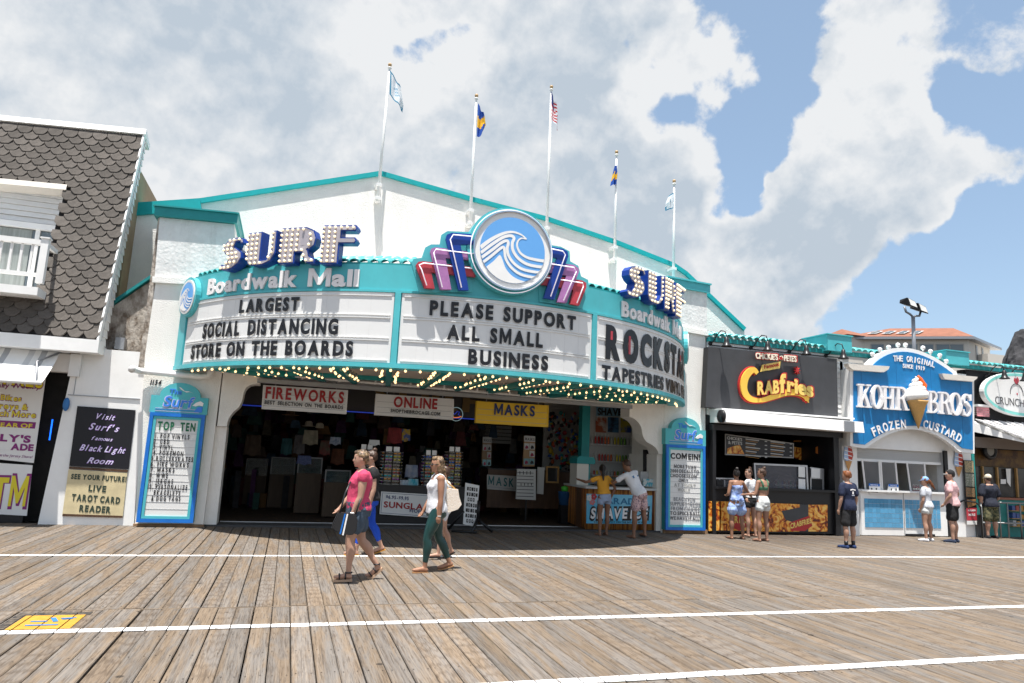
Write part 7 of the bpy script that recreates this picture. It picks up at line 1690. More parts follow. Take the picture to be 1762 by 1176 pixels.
# display cases
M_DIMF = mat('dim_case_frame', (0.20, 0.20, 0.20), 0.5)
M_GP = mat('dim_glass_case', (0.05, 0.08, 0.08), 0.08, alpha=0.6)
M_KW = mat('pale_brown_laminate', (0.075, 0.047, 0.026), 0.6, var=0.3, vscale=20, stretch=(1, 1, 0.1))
def case(px0, px1, pt, pm, pb, Y, label, Y2=None, depth=0.5):
    x0, x1 = at(px0, pb, Y)[0], at(px1, pb, Y)[0]; zt = at(px0, pt, Y)[1]; zm = at(px0, pm, Y)[1]
    t = thing('display_case', label, 'display case', ((x0+x1)/2, Y, 0.02), 'glass display cases in the shop')
    b = MB(); b.box(x0, x1, Y, Y+depth, 0.05, zm, M_KW); b.build('base', t)
    b = MB()
    for x in (x0+.015, x1-.015):
        b.box(x-.015, x+.015, Y, Y+.03, zm, zt, M_DIMF)
    b.box(x0+.03, x1-.03, Y, Y+.03, zt-.03, zt, M_DIMF); tag(b.build('frame', t), kind='stuff')
    b = MB(); b.box(x0+.03, x1-.03, Y+.01, Y+.015, zm+.005, zt-.031, M_GP); b.build('glass', t)
    b = MB(); b.box(x0+.04, x1-.04, Y+.1, Y+depth-.05, (zm+zt)/2, (zm+zt)/2+.012, M_GREYM); b.build('shelf', t)
    b = MB(); q = random.Random(int(px0))
    for i in range(12):
        x = q.uniform(x0+.08, x1-.12); z = (zm+.002, (zm+zt)/2+.013)[i % 2]; b.box(x, x+.06, Y+.15, Y+.25, z, z+q.uniform(.05, .12), mat('trinket_%d' % (i % 4), [(0.12, 0.03, 0.03), (0.03, 0.10, 0.12), (0.2, 0.18, 0.14), (0.05, 0.05, 0.12)][i % 4], 0.4))
    tag(b.build('trinkets', t), kind='stuff')
case(507, 550, 786, 814, 855, 18.2, 'wood based glass display case at the left, white framed')
case(555, 600, 808, 830, 866, 17.4, 'low glass display case right of the white framed case')
case(462, 505, 786, 816, 838, 19.6, 'dim glass display case farthest back on the left')
case(420, 458, 788, 818, 830, 20.4, 'darkest glass display case against the far left wall')
# right half: mask counter, slatwall
wl_ = thing('slatwall', 'dim white slatwall covered in small toys at the back right', 'wall panel', (6.3, 19.5, 0))
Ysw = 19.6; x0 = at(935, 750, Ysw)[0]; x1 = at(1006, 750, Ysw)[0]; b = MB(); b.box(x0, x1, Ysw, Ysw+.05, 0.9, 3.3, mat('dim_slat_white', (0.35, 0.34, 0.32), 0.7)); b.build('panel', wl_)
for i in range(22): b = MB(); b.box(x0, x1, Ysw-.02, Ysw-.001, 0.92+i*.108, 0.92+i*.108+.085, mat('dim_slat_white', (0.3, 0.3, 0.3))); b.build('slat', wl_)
rr = random.Random(31); b = MB(); TC = [mat('toy_%d' % i, c, 0.5) for i, c in enumerate([(0.5, 0.35, 0.03), (0.5, 0.1, 0.03), (0.05, 0.12, 0.4), (0.4, 0.03, 0.05), (0.5, 0.48, 0.45), (0.03, 0.3, 0.3), (0.02, 0.02, 0.02), (0.02, 0.02, 0.02)])]
for i in range(170): b.sphere((rr.uniform(x0+.1, x1-.05), Ysw-.10-rr.uniform(0, .08), rr.uniform(1.3, 3.0)), (rr.uniform(.03, .07), .04, rr.uniform(.03, .08)), TC[rr.randrange(8)], 7, 5)
tag(b.build('toys'), 'jumble of small colourful toys pinned to the slatwall', 'toys', kind='stuff')
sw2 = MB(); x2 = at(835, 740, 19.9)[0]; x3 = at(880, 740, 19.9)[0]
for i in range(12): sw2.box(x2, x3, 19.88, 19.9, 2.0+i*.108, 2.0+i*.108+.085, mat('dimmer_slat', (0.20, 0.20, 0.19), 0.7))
t = thing('slatwall', 'dim slatwall behind the yellow masks sign', 'wall panel', (x2, 19.9, 2)); tag(sw2.build('slats', t), kind='stuff')
mc = thing('mask_counter', 'wood fronted counter with a MASKS sign in the right half of the shop', 'counter', (5.0, 18.0, 0))
Ym = 18.0; x0 = at(838, 850, Ym)[0]; x1 = at(985, 850, Ym)[0]
b = MB(); b.box(x0, x1, Ym, Ym+.8, 0.30, 1.28, M_DARKW); b.build('body', mc)
b = MB(); b.box(x0-.03, x1+.03, Ym-.03, Ym+.83, 1.281, 1.31, M_BLACK); b.build('top', mc)
b = MB(); pp(b, [(838, 817), (895, 820), (893, 846), (838, 842)], Ym-.03, 0.02, mat('dim_panel', (0.42, 0.42, 0.40), 0.5)); b.build('sign', mc)
b = MB(); textpx(b, 'MASKS', (840, 834), (893, 839), 15, Ym-.035, mat('dim_teal_letter', (0.02, 0.12, 0.13), 0.5), depth=.004, bold=.02, gap=.25); pp(b, [(839, 837), (892, 842), (892, 843.4), (839, 838.4)], Ym-.035, .004, M_GREYM); tag(b.build('lettering', mc), kind='stuff')
sl2 = thing('slat_stand', 'freestanding white slat display stand with black hooks', 'stand', (5.3, 17.4, 0.3))
Yl = 17.4
b = MB(); pp(b, [(890, 807), (922, 808), (922, 861), (888, 859)], Yl, .05, mat('dim_white_stand', (0.55, 0.55, 0.53), 0.5)); b.build('panel', sl2)
b = MB()
for i in range(8): y = 813+i*5.8; pp(b, [(890-.2*i, y), (918, y+1), (918, y+2.0), (890-.2*i, y+1)], Yl-.004, .003, M_BLACK)
for i in range(4): pp(b, [(894+i*6, 811), (895.2+i*6, 811), (895.2+i*6, 817), (894+i*6, 817)], Yl-.006, .003, M_BLACK); pp(b, [(896+i*6, 832), (897.2+i*6, 832), (897.2+i*6, 836), (896+i*6, 836)], Yl-.006, .003, M_BLACK)
tag(b.build('slots', sl2), kind='stuff')
b = MB(); b.box(at(905, 880, Yl)[0]-.02, at(905, 880, Yl)[0]+.02, Yl+.01, Yl+.04, .02, at(905, 860, Yl)[1]-.01, M_BLACKM); b.build('foot', sl2)
b = MB(); pp(b, [(925, 804), (937, 805), (935, 851), (924, 850)], 17.6, .03, mat('dim_white_stand', (0.5, 0.5, 0.5))); tag(b.build('white_panel'), 'narrow white panel leaning between the slat stand and the mirror', 'panel')
mi = thing('framed_mirror', 'dark mirror in a pine frame on the mask counter', 'mirror', (6, 17.7, 1.3)); b = MB(); o = [at(*p, 17.7) for p in [(939, 802), (962, 803), (961, 832), (939, 831)]]; i_ = [at(*p, 17.7) for p in [(942, 805), (959, 806), (958.5, 829), (942, 828.5)]]; b.ring(o, i_, 17.68, 17.72, M_WD); b.build('frame', mi); b = MB(); b.prism(i_, 17.70, 17.71, mat('dark_mirror', (0.03, 0.03, 0.03), 0.1)); b.build('glass', mi)
for i, (pxs, lab) in enumerate((([(902, 750), (921, 751), (920, 803), (900, 803)], 'mask rack with cards standing above the slat stand'), ([(831, 752), (846, 753), (845, 800), (829, 798)], 'dimmer mask rack with cards at the left of the mask counter'))):
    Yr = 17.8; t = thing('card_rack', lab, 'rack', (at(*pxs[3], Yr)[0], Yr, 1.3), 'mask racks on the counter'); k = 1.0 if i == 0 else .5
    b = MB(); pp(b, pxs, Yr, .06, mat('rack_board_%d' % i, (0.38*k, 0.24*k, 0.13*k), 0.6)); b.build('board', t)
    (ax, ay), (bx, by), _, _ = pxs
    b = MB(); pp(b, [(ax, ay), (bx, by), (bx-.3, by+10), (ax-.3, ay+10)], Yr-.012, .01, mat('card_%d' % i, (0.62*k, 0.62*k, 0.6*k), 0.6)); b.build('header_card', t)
    b = MB(); textpx(b, 'MASKS', (ax+1.5, ay+8), (bx-1.5, by+8), 5, Yr-.014, M_LET, depth=.003, bold=.02); b.build('lettering', t)
    for r_ in range(3):
        for c_ in range(2):
            x = ax+c_*9.5*(bx-ax)/19-.3*r_; y = ay+13+r_*13; w__ = 8.6*(bx-ax)/19
            if (r_, c_) == (1, 0): continue
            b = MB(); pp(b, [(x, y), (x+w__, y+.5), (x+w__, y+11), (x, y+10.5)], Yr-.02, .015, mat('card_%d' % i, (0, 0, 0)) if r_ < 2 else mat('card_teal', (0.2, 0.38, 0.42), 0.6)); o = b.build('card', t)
            b = MB(); pp(b, [(x+1.5, y+7), (x+3.5, y+3.5), (x+6.5*(bx-ax)/19, y+5), (x+w__-1, y+9), (x+2, y+10)], Yr-.024, .003, mat('mask_print_%d' % ((r_+c_) % 2), [(0.3, 0.04, 0.08), (0.03, 0.03, 0.03)][(r_+c_) % 2], 0.6)); b.build('mask', o)

# ---- shave ice stand
YI = 15.5
si = thing('shave_ice_stand', 'bamboo fronted shave ice counter on wheels with blue banner', 'counter', (8, YI, 0))
xl3, zt3 = at(1009, 841, YI); xr3 = at(1128, 841, YI)[0]; zb3 = at(1006, 911, YI)[1]
Yb3 = 17.2; xlb = at(971, 870, Yb3)[0]
b = MB(); b.prism([(xl3, zb3), (xr3, zb3), (xr3, zt3), (xl3, zt3)], YI+.03, YI+.6, M_DARKW); b.build('body', si)
ba = MB(); MBM = [mat('bamboo_%d' % i, c, 0.4, var=.2, vscale=14) for i, c in enumerate([(0.42, 0.17, 0.04), (0.30, 0.11, 0.025), (0.50, 0.24, 0.07), (0.18, 0.06, 0.02)])]
rr = random.Random(6); n = 62
for i in range(n):
    x = xl3+(xr3-xl3)*(i+.5)/n; ba.tube([(x, YI+.015, zb3), (x, YI+.015, zt3)], (xr3-xl3)/n*.52, MBM[rr.randrange(4)], 6)
tag(ba.build('bamboo', si), kind='stuff')
ba = MB(); n = 34
for i in range(n):
    t_ = (i+.5)/n; x = xl3+(xlb-xl3)*t_; y = YI+(Yb3-YI)*t_; ba.tube([(x, y, zb3+.03), (x, y, zt3+.02)], 0.028, MBM[rr.randrange(4)], 6)
tag(ba.build('side_bamboo', si), kind='stuff')
b = MB(); b.add([(xl3-.04, YI-.06, zt3+.001), (xr3+.03, YI-.06, zt3+.001), (xr3+.03, YI+.62, zt3+.001), (xl3+.55, YI+.62, zt3+.001), (xlb+.50, Yb3, zt3+.001), (xlb-.04, Yb3, zt3+.001)]+[(xl3-.04, YI-.06, zt3+.05), (xr3+.03, YI-.06, zt3+.05), (xr3+.03, YI+.62, zt3+.05), (xl3+.55, YI+.62, zt3+.05), (xlb+.50, Yb3, zt3+.05), (xlb-.04, Yb3, zt3+.05)], [(5, 4, 3, 2, 1, 0), (6, 7, 8, 9, 10, 11)]+[(i, (i+1) % 6, (i+1) % 6+6, i+6) for i in range(6)], mat('pale_counter_top', (0.55, 0.57, 0.58), 0.35)); b.build('counter_top', si)
for x in (xl3+.08, xr3-.15):
    b = MB(); b.tube([(x-.02, YI+.12, .055), (x+.02, YI+.12, .055)], .05, M_BLACK, 14); b.box(x-.03, x+.03, YI+.09, YI+.15, .10, zb3, M_GREYM); b.build('caster', si)
Yn = YI-.03
bn = [(1009.5, 850), (1122.5, 853), (1121, 902), (1009, 901)]
b = MB(); pp(b, bn, Yn, .012, mat('banner_blue', (0.06, 0.42, 0.68), 0.5, col2=(0.30, 0.58, 0.70), vscale=1.4, contrast=(.4, .65))); b.build('banner', si)
b = MB()
textpx(b, 'PARADISE', (1033, 867), (1112, 869), 11, Yn-.003, mat('banner_dark_blue', (0.01, 0.14, 0.30), 0.5), depth=.003, bold=.02, gap=.05)
textpx(b, 'SHAVE', (1014, 893.5), (1082, 893), 20, Yn-.003, M_LET, depth=.003, bold=.12, gap=0.0, shear=.12); textpx(b, 'ICE', (1080, 893), (1118, 893), 20, Yn-.003, M_LET, depth=.003, bold=.12, gap=0.0, shear=.12)
textpx(b, 'SHAVE', (1016, 892), (1080, 892), 17.5, Yn-.007, M_LETW, depth=.003, bold=.035, gap=.10, shear=.12); textpx(b, 'ICE', (1084, 892), (1115, 892), 17.5, Yn-.007, M_LETW, depth=.003, bold=.035, gap=.12, shear=.12)
textpx(b, 'COOLEST SPOT ON THE BOARDWALK', (1022, 900), (1112, 901), 3.6, Yn-.003, M_LET, depth=.003, bold=.01)
for fx_, fy_, c in ((1014, 857, mat('flower_white', (0.7, 0.72, 0.72), 0.6)), (1022, 855, M_RED), (1019, 864, mat('flower_pink', (0.6, 0.2, 0.22), 0.6))):
    X, Z = at(fx_, fy_, Yn)
    for k in range(5): a = k*2*PI/5; b.prism([(X+.045*math.cos(a)+.035*math.cos(q*PI/4), Z+.045*math.sin(a)+.035*math.sin(q*PI/4)) for q in range(8)], Yn-.005-.001*k, Yn-.002, c)
tag(b.build('lettering', si), kind='stuff')
# white back wall with shelves
Yv = 17.6
bw = thing('syrup_shelves', 'white wall unit holding shelves of syrup bottles behind the shave ice counter', 'shelves', (8.4, Yv, 1.2))
x0 = at(1011, 770, Yv)[0]; x1 = 8.7+1.3
b = MB(); b.box(x0-.1, x1, Yv+.3, Yv+.35, 1.0, 3.6, mat('dim_white_wall', (0.55, 0.55, 0.54), 0.7)); b.build('back_panel', bw)
shz = []
for i, (pa, pb_, xa_, xb_) in enumerate(((765, 767, 1008, 1104), (794, 796, 1020, 1108), (818, 822, 1020, 1110))):
    z = at(1050, pa, Yv)[1]; shz.append(z); b = MB(); b.box(at(xa_, pa, Yv)[0], at(xb_, pa, Yv)[0]+.1, Yv, Yv+.3, z-.03, z, mat('dim_shelf', (0.6, 0.6, 0.6), 0.5)); b.build('shelf', bw)
SC = [('clear', (0.5, 0.5, 0.48)), ('clear', (0.5, 0.5, 0.48)), ('red', (0.45, 0.015, 0.01)), ('red', (0.5, 0.02, 0.01)), ('dark red', (0.3, 0.01, 0.01)), ('orange', (0.6, 0.10, 0.01)), ('orange', (0.6, 0.12, 0.01)), ('clear', (0.5, 0.48, 0.4)), ('yellow', (0.55, 0.45, 0.02)), ('yellow', (0.6, 0.5, 0.02)), ('green', (0.10, 0.28, 0.02)), ('green', (0.02, 0.20, 0.06)), ('clear', (0.45, 0.48, 0.48)), ('clear', (0.45, 0.48, 0.48)), ('black', (0.02, 0.02, 0.03)), ('black', (0.02, 0.02, 0.03))]
proto_b = {}
for s, (pa, nm) in enumerate(((1014, 'top'), (1022, 'middle'), (1024, 'lowest'))):
    for i in range(16):
        px = pa+i*(5.6 if s == 0 else 5.1); X = at(px, 770, Yv+.1)[0]; col = SC[i] if s < 2 else SC[(i*5+3) % 16]
        if col[0] not in proto_b:
            mm_ = mat('syrup_'+col[0].replace(' ', '_'), col[1], 0.2, spec=0.7); b = MB(); b.lathe([(0.034, 0), (0.036, 0.012), (0.036, 0.20), (0.014, 0.25), (0.012, 0.27)], mm_, n=10); bo = b.build('liquid'); b = MB(); b.lathe([(0.013, 0.271), (0.013, 0.29), (0.004, 0.30), (0.004, 0.37)], M_LETW, n=8); so_ = b.build('spout')
            proto_b[col[0]] = (bo.data, so_.data); bpy.data.objects.remove(bo); bpy.data.objects.remove(so_)
        t = thing('syrup_bottle', '%s syrup bottle %s from left, %s shave ice shelf' % (col[0], ORD[i], nm), 'bottle', (X, Yv+.13, shz[s]+.001), 'syrup bottles on the white shelves')
        k = 0.72 if s != 0 else 0.80
        t.scale = (k, k, k*(1.0 if s < 2 else .6)); inst('liquid', proto_b[col[0]][0], t, (0, 0, 0)); inst('spout', proto_b[col[0]][1], t, (0, 0, 0))
t = thing('banner', 'blue and white shave ice banner over three product pictures', 'poster', (8.3, Yv+.2, 2.9)); b = MB(); pp(b, [(1026, 695), (1074, 697), (1074, 717), (1026, 716)], Yv+.25, .01, mat('dim_blue_banner', (0.18, 0.34, 0.45), 0.6)); b.build('sheet', t); b = MB(); textpx(b, 'SHAVE', (1028, 714), (1070, 715), 12, Yv+.246, M_LET, depth=.003, bold=.04, gap=.02); b.build('lettering', t)
for i, (a, c1, c2) in enumerate(((1025, (0.35, 0.08, 0.03), (0.45, 0.42, 0.38)), (1046, (0.05, 0.16, 0.30), (0.015, 0.02, 0.05)), (1068, (0.35, 0.30, 0.03), (0.03, 0.08, 0.3)))):
    b = MB(); pp(b, [(a, 718), (a+18.5, 719), (a+18.5, 745), (a, 744)], Yv+.24, .01, mat('product_photo_%d' % i, c1, 0.5, col2=c2, vscale=5, contrast=(.45, .6))); tag(b.build('product_picture'), ('left red and orange', 'middle dark blue', 'right rainbow')[i]+' product picture above the syrup shelves', 'picture', 'pictures above the syrup shelves')
t = thing('chalk_menu', 'black chalk menu beside the syrup shelves against the white pier', 'menu', (8.7, 15.9, 1.4))
b = MB(); pp(b, [(1107, 774), (1134, 775), (1134, 838), (1107, 836)], 15.93, .02, M_BLACK); b.build('board', t); b = MB(); textpx(b, 'SHAVE ICE', (1112, 789), (1132, 790), 6, 15.926, mat('chalk', (0.35, 0.35, 0.35), 0.8), depth=.003, bold=.01, space=.2)
for i in range(6): pp(b, [(1113, 795+i*3.2), (1129, 795+i*3.2), (1129, 795.8+i*3.2), (1113, 795.8+i*3.2)], 15.926, .003, mat('chalk', (0, 0, 0)))
tag(b.build('print', t), kind='stuff')
b = MB(); pp(b, [(1107, 824), (1125, 825), (1125, 838), (1107, 837)], 15.6, .05, mat('swirl_card', (0.08, 0.38, 0.5), 0.5, col2=(0.55, 0.6, 0.6), vscale=14, contrast=(.48, .52))); tag(b.build('card_box'), 'blue and white swirl printed box at the right end of the shave ice counter', 'box')
b = MB(); pp(b, [(1102, 812), (1116, 812), (1116, 828), (1102, 828)], 15.8, .02, mat('dim_paper', (0.45, 0.46, 0.47), 0.6)); tag(b.build('paper_stand'), 'grey white paper stand behind the swirl printed box', 'paper stand')
b = MB(); pp(b, [(1117, 812), (1134, 812), (1134, 830), (1117, 830)], 15.85, .02, mat('flavour_print', (0.03, 0.02, 0.02), 0.5, col2=(0.4, 0.08, 0.03), vscale=12, contrast=(.5, .6))); tag(b.build('flavour_sheet'), 'dark flavour sheet with red pictures below the chalk menu', 'poster')
t = thing('ice_shaver', 'pale ice shaver machine with a teal lid on the left of the shave ice counter', 'machine', (7.0, 16.3, 1.2)); Yj = 16.3
zt_ = wl(si).z
x0, z1 = at(993, 798, Yj); x1 = at(1013, 800, Yj)[0]; b = MB(); b.box(x0, x1, Yj, Yj+.45, zt3+.052, z1, mat('pale_machine', (0.62, 0.60, 0.54), 0.5)); b.build('body', t); b = MB(); b.box(x1+.001, x1+.06, Yj+.05, Yj+.40, zt3+.052, z1, M_TEALD); b.build('side', t)
z2 = at(1000, 785, Yj)[1]; b = MB(); b.prism([(x0-.01, z1+.001), (x1+.16, z1+.001), (x1+.17, z1+.09), (x1+.12, z2-.02), (x0+.06, z2), (x0-.01, z2-.06)], Yj-.02, Yj+.47, M_TEALD); b.build('lid', t)
# standing letter sign
st_ = thing('standing_sign', 'white letter sign on a black stand in the shop entrance', 'sign', (4.9, 14.9, 0)); Yt = 15.0
b = MB(); q = [(801, 831), (825, 836), (818, 907), (797, 902)]; pp(b, q, Yt, .03, M_PANEL); b.build('board', st_)
b = MB(); rr = random.Random(12)
for r_ in range(7):
    y = 838+r_*9.2; x0_ = 804-r_*.55; nb_ = 3 if r_ in (2, 6) else 5; 
    for k in range(nb_):
        w__ = 3.0 if nb_ == 3 else rr.uniform(2.2, 3.4); x = x0_+(2 if nb_ == 3 else 0)+k*(4.4 if nb_ == 3 else 3.9)
        pp(b, [(x, y+k*.5), (x+w__, y+.3+k*.5), (x+w__-.4, y+6.4+k*.5), (x-.4, y+6+k*.5)], Yt-.006, .004, M_LET)
        if nb_ == 3 or k % 2: pp(b, [(x+.9, y+1.5+k*.5), (x+w__-1, y+1.6+k*.5), (x+w__-1.2, y+4.6+k*.5), (x+.8, y+4.4+k*.5)], Yt-.009, .003, M_PANEL)
tag(b.build('lettering', st_), kind='stuff')
b = MB(); P_ = lambda x, y, Y=Yt: (at(x, y, Y)[0], Y, at(x, y, Y)[1])
xp, yp, zp = P_(824, 862); 
b.tube([(xp, Yt+.03, zp), P_(822, 895)], [.05, .035], M_BLACKM, 8); b.tube([P_(822, 893), (P_(808, 900)[0], Yt-.25, .03)], .035, M_BLACKM, 8); b.tube([P_(822, 893), (P_(845, 900)[0], Yt-.15, .03)], .035, M_BLACKM, 8); b.tube([(P_(776, 900)[0], Yt-.1, .03), (P_(815, 905)[0], Yt-.3, .03)], .025, M_BLACKM, 8); b.tube([P_(798, 880), (P_(778, 900)[0], Yt+.3, .03)], .03, M_BLACKM, 8)
b.build('stand', st_)
b = MB(); X, Z = at(972, 838, 16.9); b.lathe([(0.13, 0.0), (0.17, 0.32), (0.18, 0.33)], mat('blue_bucket', (0.02, 0.08, 0.20), 0.4), (X, 16.9, Z-.45), 16); b.box(X-.12, X+.12, 16.8, 17.0, 0.03, Z-.451, M_BLACK); tag(b.build('bin'), 'dark bin with a blue tub left of the bamboo counter', 'bin')
b = MB(); b.lathe([(0.08, 0), (0.10, 0.1), (0.0, 0.14)], mat('lime_plastic', (0.08, 0.5, 0.05), 0.4), (X, 16.9, Z-.11), 12); tag(b.build('lime_bag'), 'bright lime green object on top of the blue tub', 'bag')

# the rest of the stock: crowded, dim, uncountable
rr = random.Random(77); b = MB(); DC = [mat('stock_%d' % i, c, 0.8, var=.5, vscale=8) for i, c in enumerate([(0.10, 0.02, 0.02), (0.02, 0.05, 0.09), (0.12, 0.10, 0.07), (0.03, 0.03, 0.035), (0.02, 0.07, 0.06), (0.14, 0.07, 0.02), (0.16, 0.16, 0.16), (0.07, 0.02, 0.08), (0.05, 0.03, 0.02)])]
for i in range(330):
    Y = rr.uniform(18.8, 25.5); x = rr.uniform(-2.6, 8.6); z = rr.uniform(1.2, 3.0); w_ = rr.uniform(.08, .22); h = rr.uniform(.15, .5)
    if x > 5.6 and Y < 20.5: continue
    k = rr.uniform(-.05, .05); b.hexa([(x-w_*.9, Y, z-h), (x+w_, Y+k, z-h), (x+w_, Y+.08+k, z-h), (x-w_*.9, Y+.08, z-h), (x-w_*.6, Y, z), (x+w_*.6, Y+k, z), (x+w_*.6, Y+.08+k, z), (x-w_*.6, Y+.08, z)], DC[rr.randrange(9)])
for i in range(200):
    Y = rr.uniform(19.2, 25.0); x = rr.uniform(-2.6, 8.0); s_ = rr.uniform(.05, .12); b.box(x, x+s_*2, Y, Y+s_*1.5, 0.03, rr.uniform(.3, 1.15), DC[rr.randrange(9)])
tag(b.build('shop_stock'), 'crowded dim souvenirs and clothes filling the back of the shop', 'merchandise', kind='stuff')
b = MB()
for i in range(14):
    Y = rr.uniform(19, 24); b.sphere((rr.uniform(-2, 7), Y, 3.55), 0.035, mat('ceiling_spot', (1, .8, .5), .4, emit=(1.0, 0.72, 0.35), estr=3.0), 8, 6)
tag(b.build('ceiling_spots'), 'small warm ceiling spots deep inside the shop', 'lights', kind='stuff')
# ================================================================== people
def V3(*a): return Vector(a)
def nz_(t): return Vector(t).normalized()
SKINS = {}
def skin_mat(nm, c): return mat('skin_'+nm, c, 0.5, var=0.12, vscale=9, spec=0.35)
def remesh(mb, vox, name, parent, m, loc, disp=0.0, dscale=9.0, smooth=2, stretch=(1, 1, 1)):
    me = bpy.data.meshes.new('tmp'); me.from_pydata([tuple(v) for v in mb.v], [], mb.f)
    o = bpy.data.objects.new('tmp', me); C.objects.link(o)
    md = o.modifiers.new('r', 'REMESH'); md.mode = 'VOXEL'; md.voxel_size = vox; md.use_smooth_shade = True
    if smooth:
        s = o.modifiers.new('s', 'SMOOTH'); s.factor = 0.5; s.iterations = smooth
    dg = bpy.context.evaluated_depsgraph_get(); dg.update()
    nm = bpy.data.meshes.new_from_object(o.evaluated_get(dg)); bpy.data.objects.remove(o); bpy.data.meshes.remove(me)
    if disp:
        ns = [v.normal.copy() for v in nm.vertices]
        for v, n in zip(nm.vertices, ns):
            p = Vector((v.co.x*dscale*stretch[0], v.co.y*dscale*stretch[1], v.co.z*dscale*stretch[2])); f = mnoise.fractal(p, 0.9, 2.0, 3); v.co += n*disp*f
    nm.name = name; nm.materials.clear(); nm.materials.append(m)
    for p in nm.polygons: p.use_smooth = True
    ob = bpy.data.objects.new(name, nm); C.objects.link(ob); ob.parent = parent; return ob
DUM = mat('dummy', (0.5, 0.5, 0.5))
def limb(mb, pts, rad, n=14):
    """smooth tapered limb with round ends"""
    P = [Vector(p) for p in pts]; Q = []; R_ = []
    for i in range(len(P)-1):
        for s in range(4):
            t = s/4; p0 = P[max(i-1, 0)]; p1 = P[i]; p2 = P[i+1]; p3 = P[min(i+2, len(P)-1)]
            Q.append(0.5*((2*p1)+(p2-p0)*t+(2*p0-5*p1+4*p2-p3)*t*t+(3*p1-p0-3*p2+p3)*t**3)); R_.append(rad[i]+(rad[i+1]-rad[i])*(t*t*(3-2*t)))
    Q.append(P[-1]); R_.append(rad[-1])
    mb.tube(Q, R_, DUM, n); mb.sphere(Q[0], R_[0], DUM, n, 8); mb.sphere(Q[-1], R_[-1], DUM, n, 8)
def stack(mb, rings, n=24):
    """rings: (centre, rx, ry, axis_x, axis_y)"""
    vs = []; 
    for c, rx, ry, ax, ay in rings:
        for j in range(n):
            q = 2*PI*j/n; cx, sy = math.cos(q), math.sin(q); k = 1.0
            vs.append(Vector(c)+ax*(rx*cx)+ay*(ry*sy))
    fs = [];
    for i in range(len(rings)-1):
        for j in range(n): j2 = (j+1) % n; fs.append((i*n+j, i*n+j2, (i+1)*n+j2, (i+1)*n+j))
    fs += [tuple(range(n-1, -1, -1)), tuple((len(rings)-1)*n+j for j in range(n))]
    mb.add(vs, fs, DUM, True)
HANDS = {}
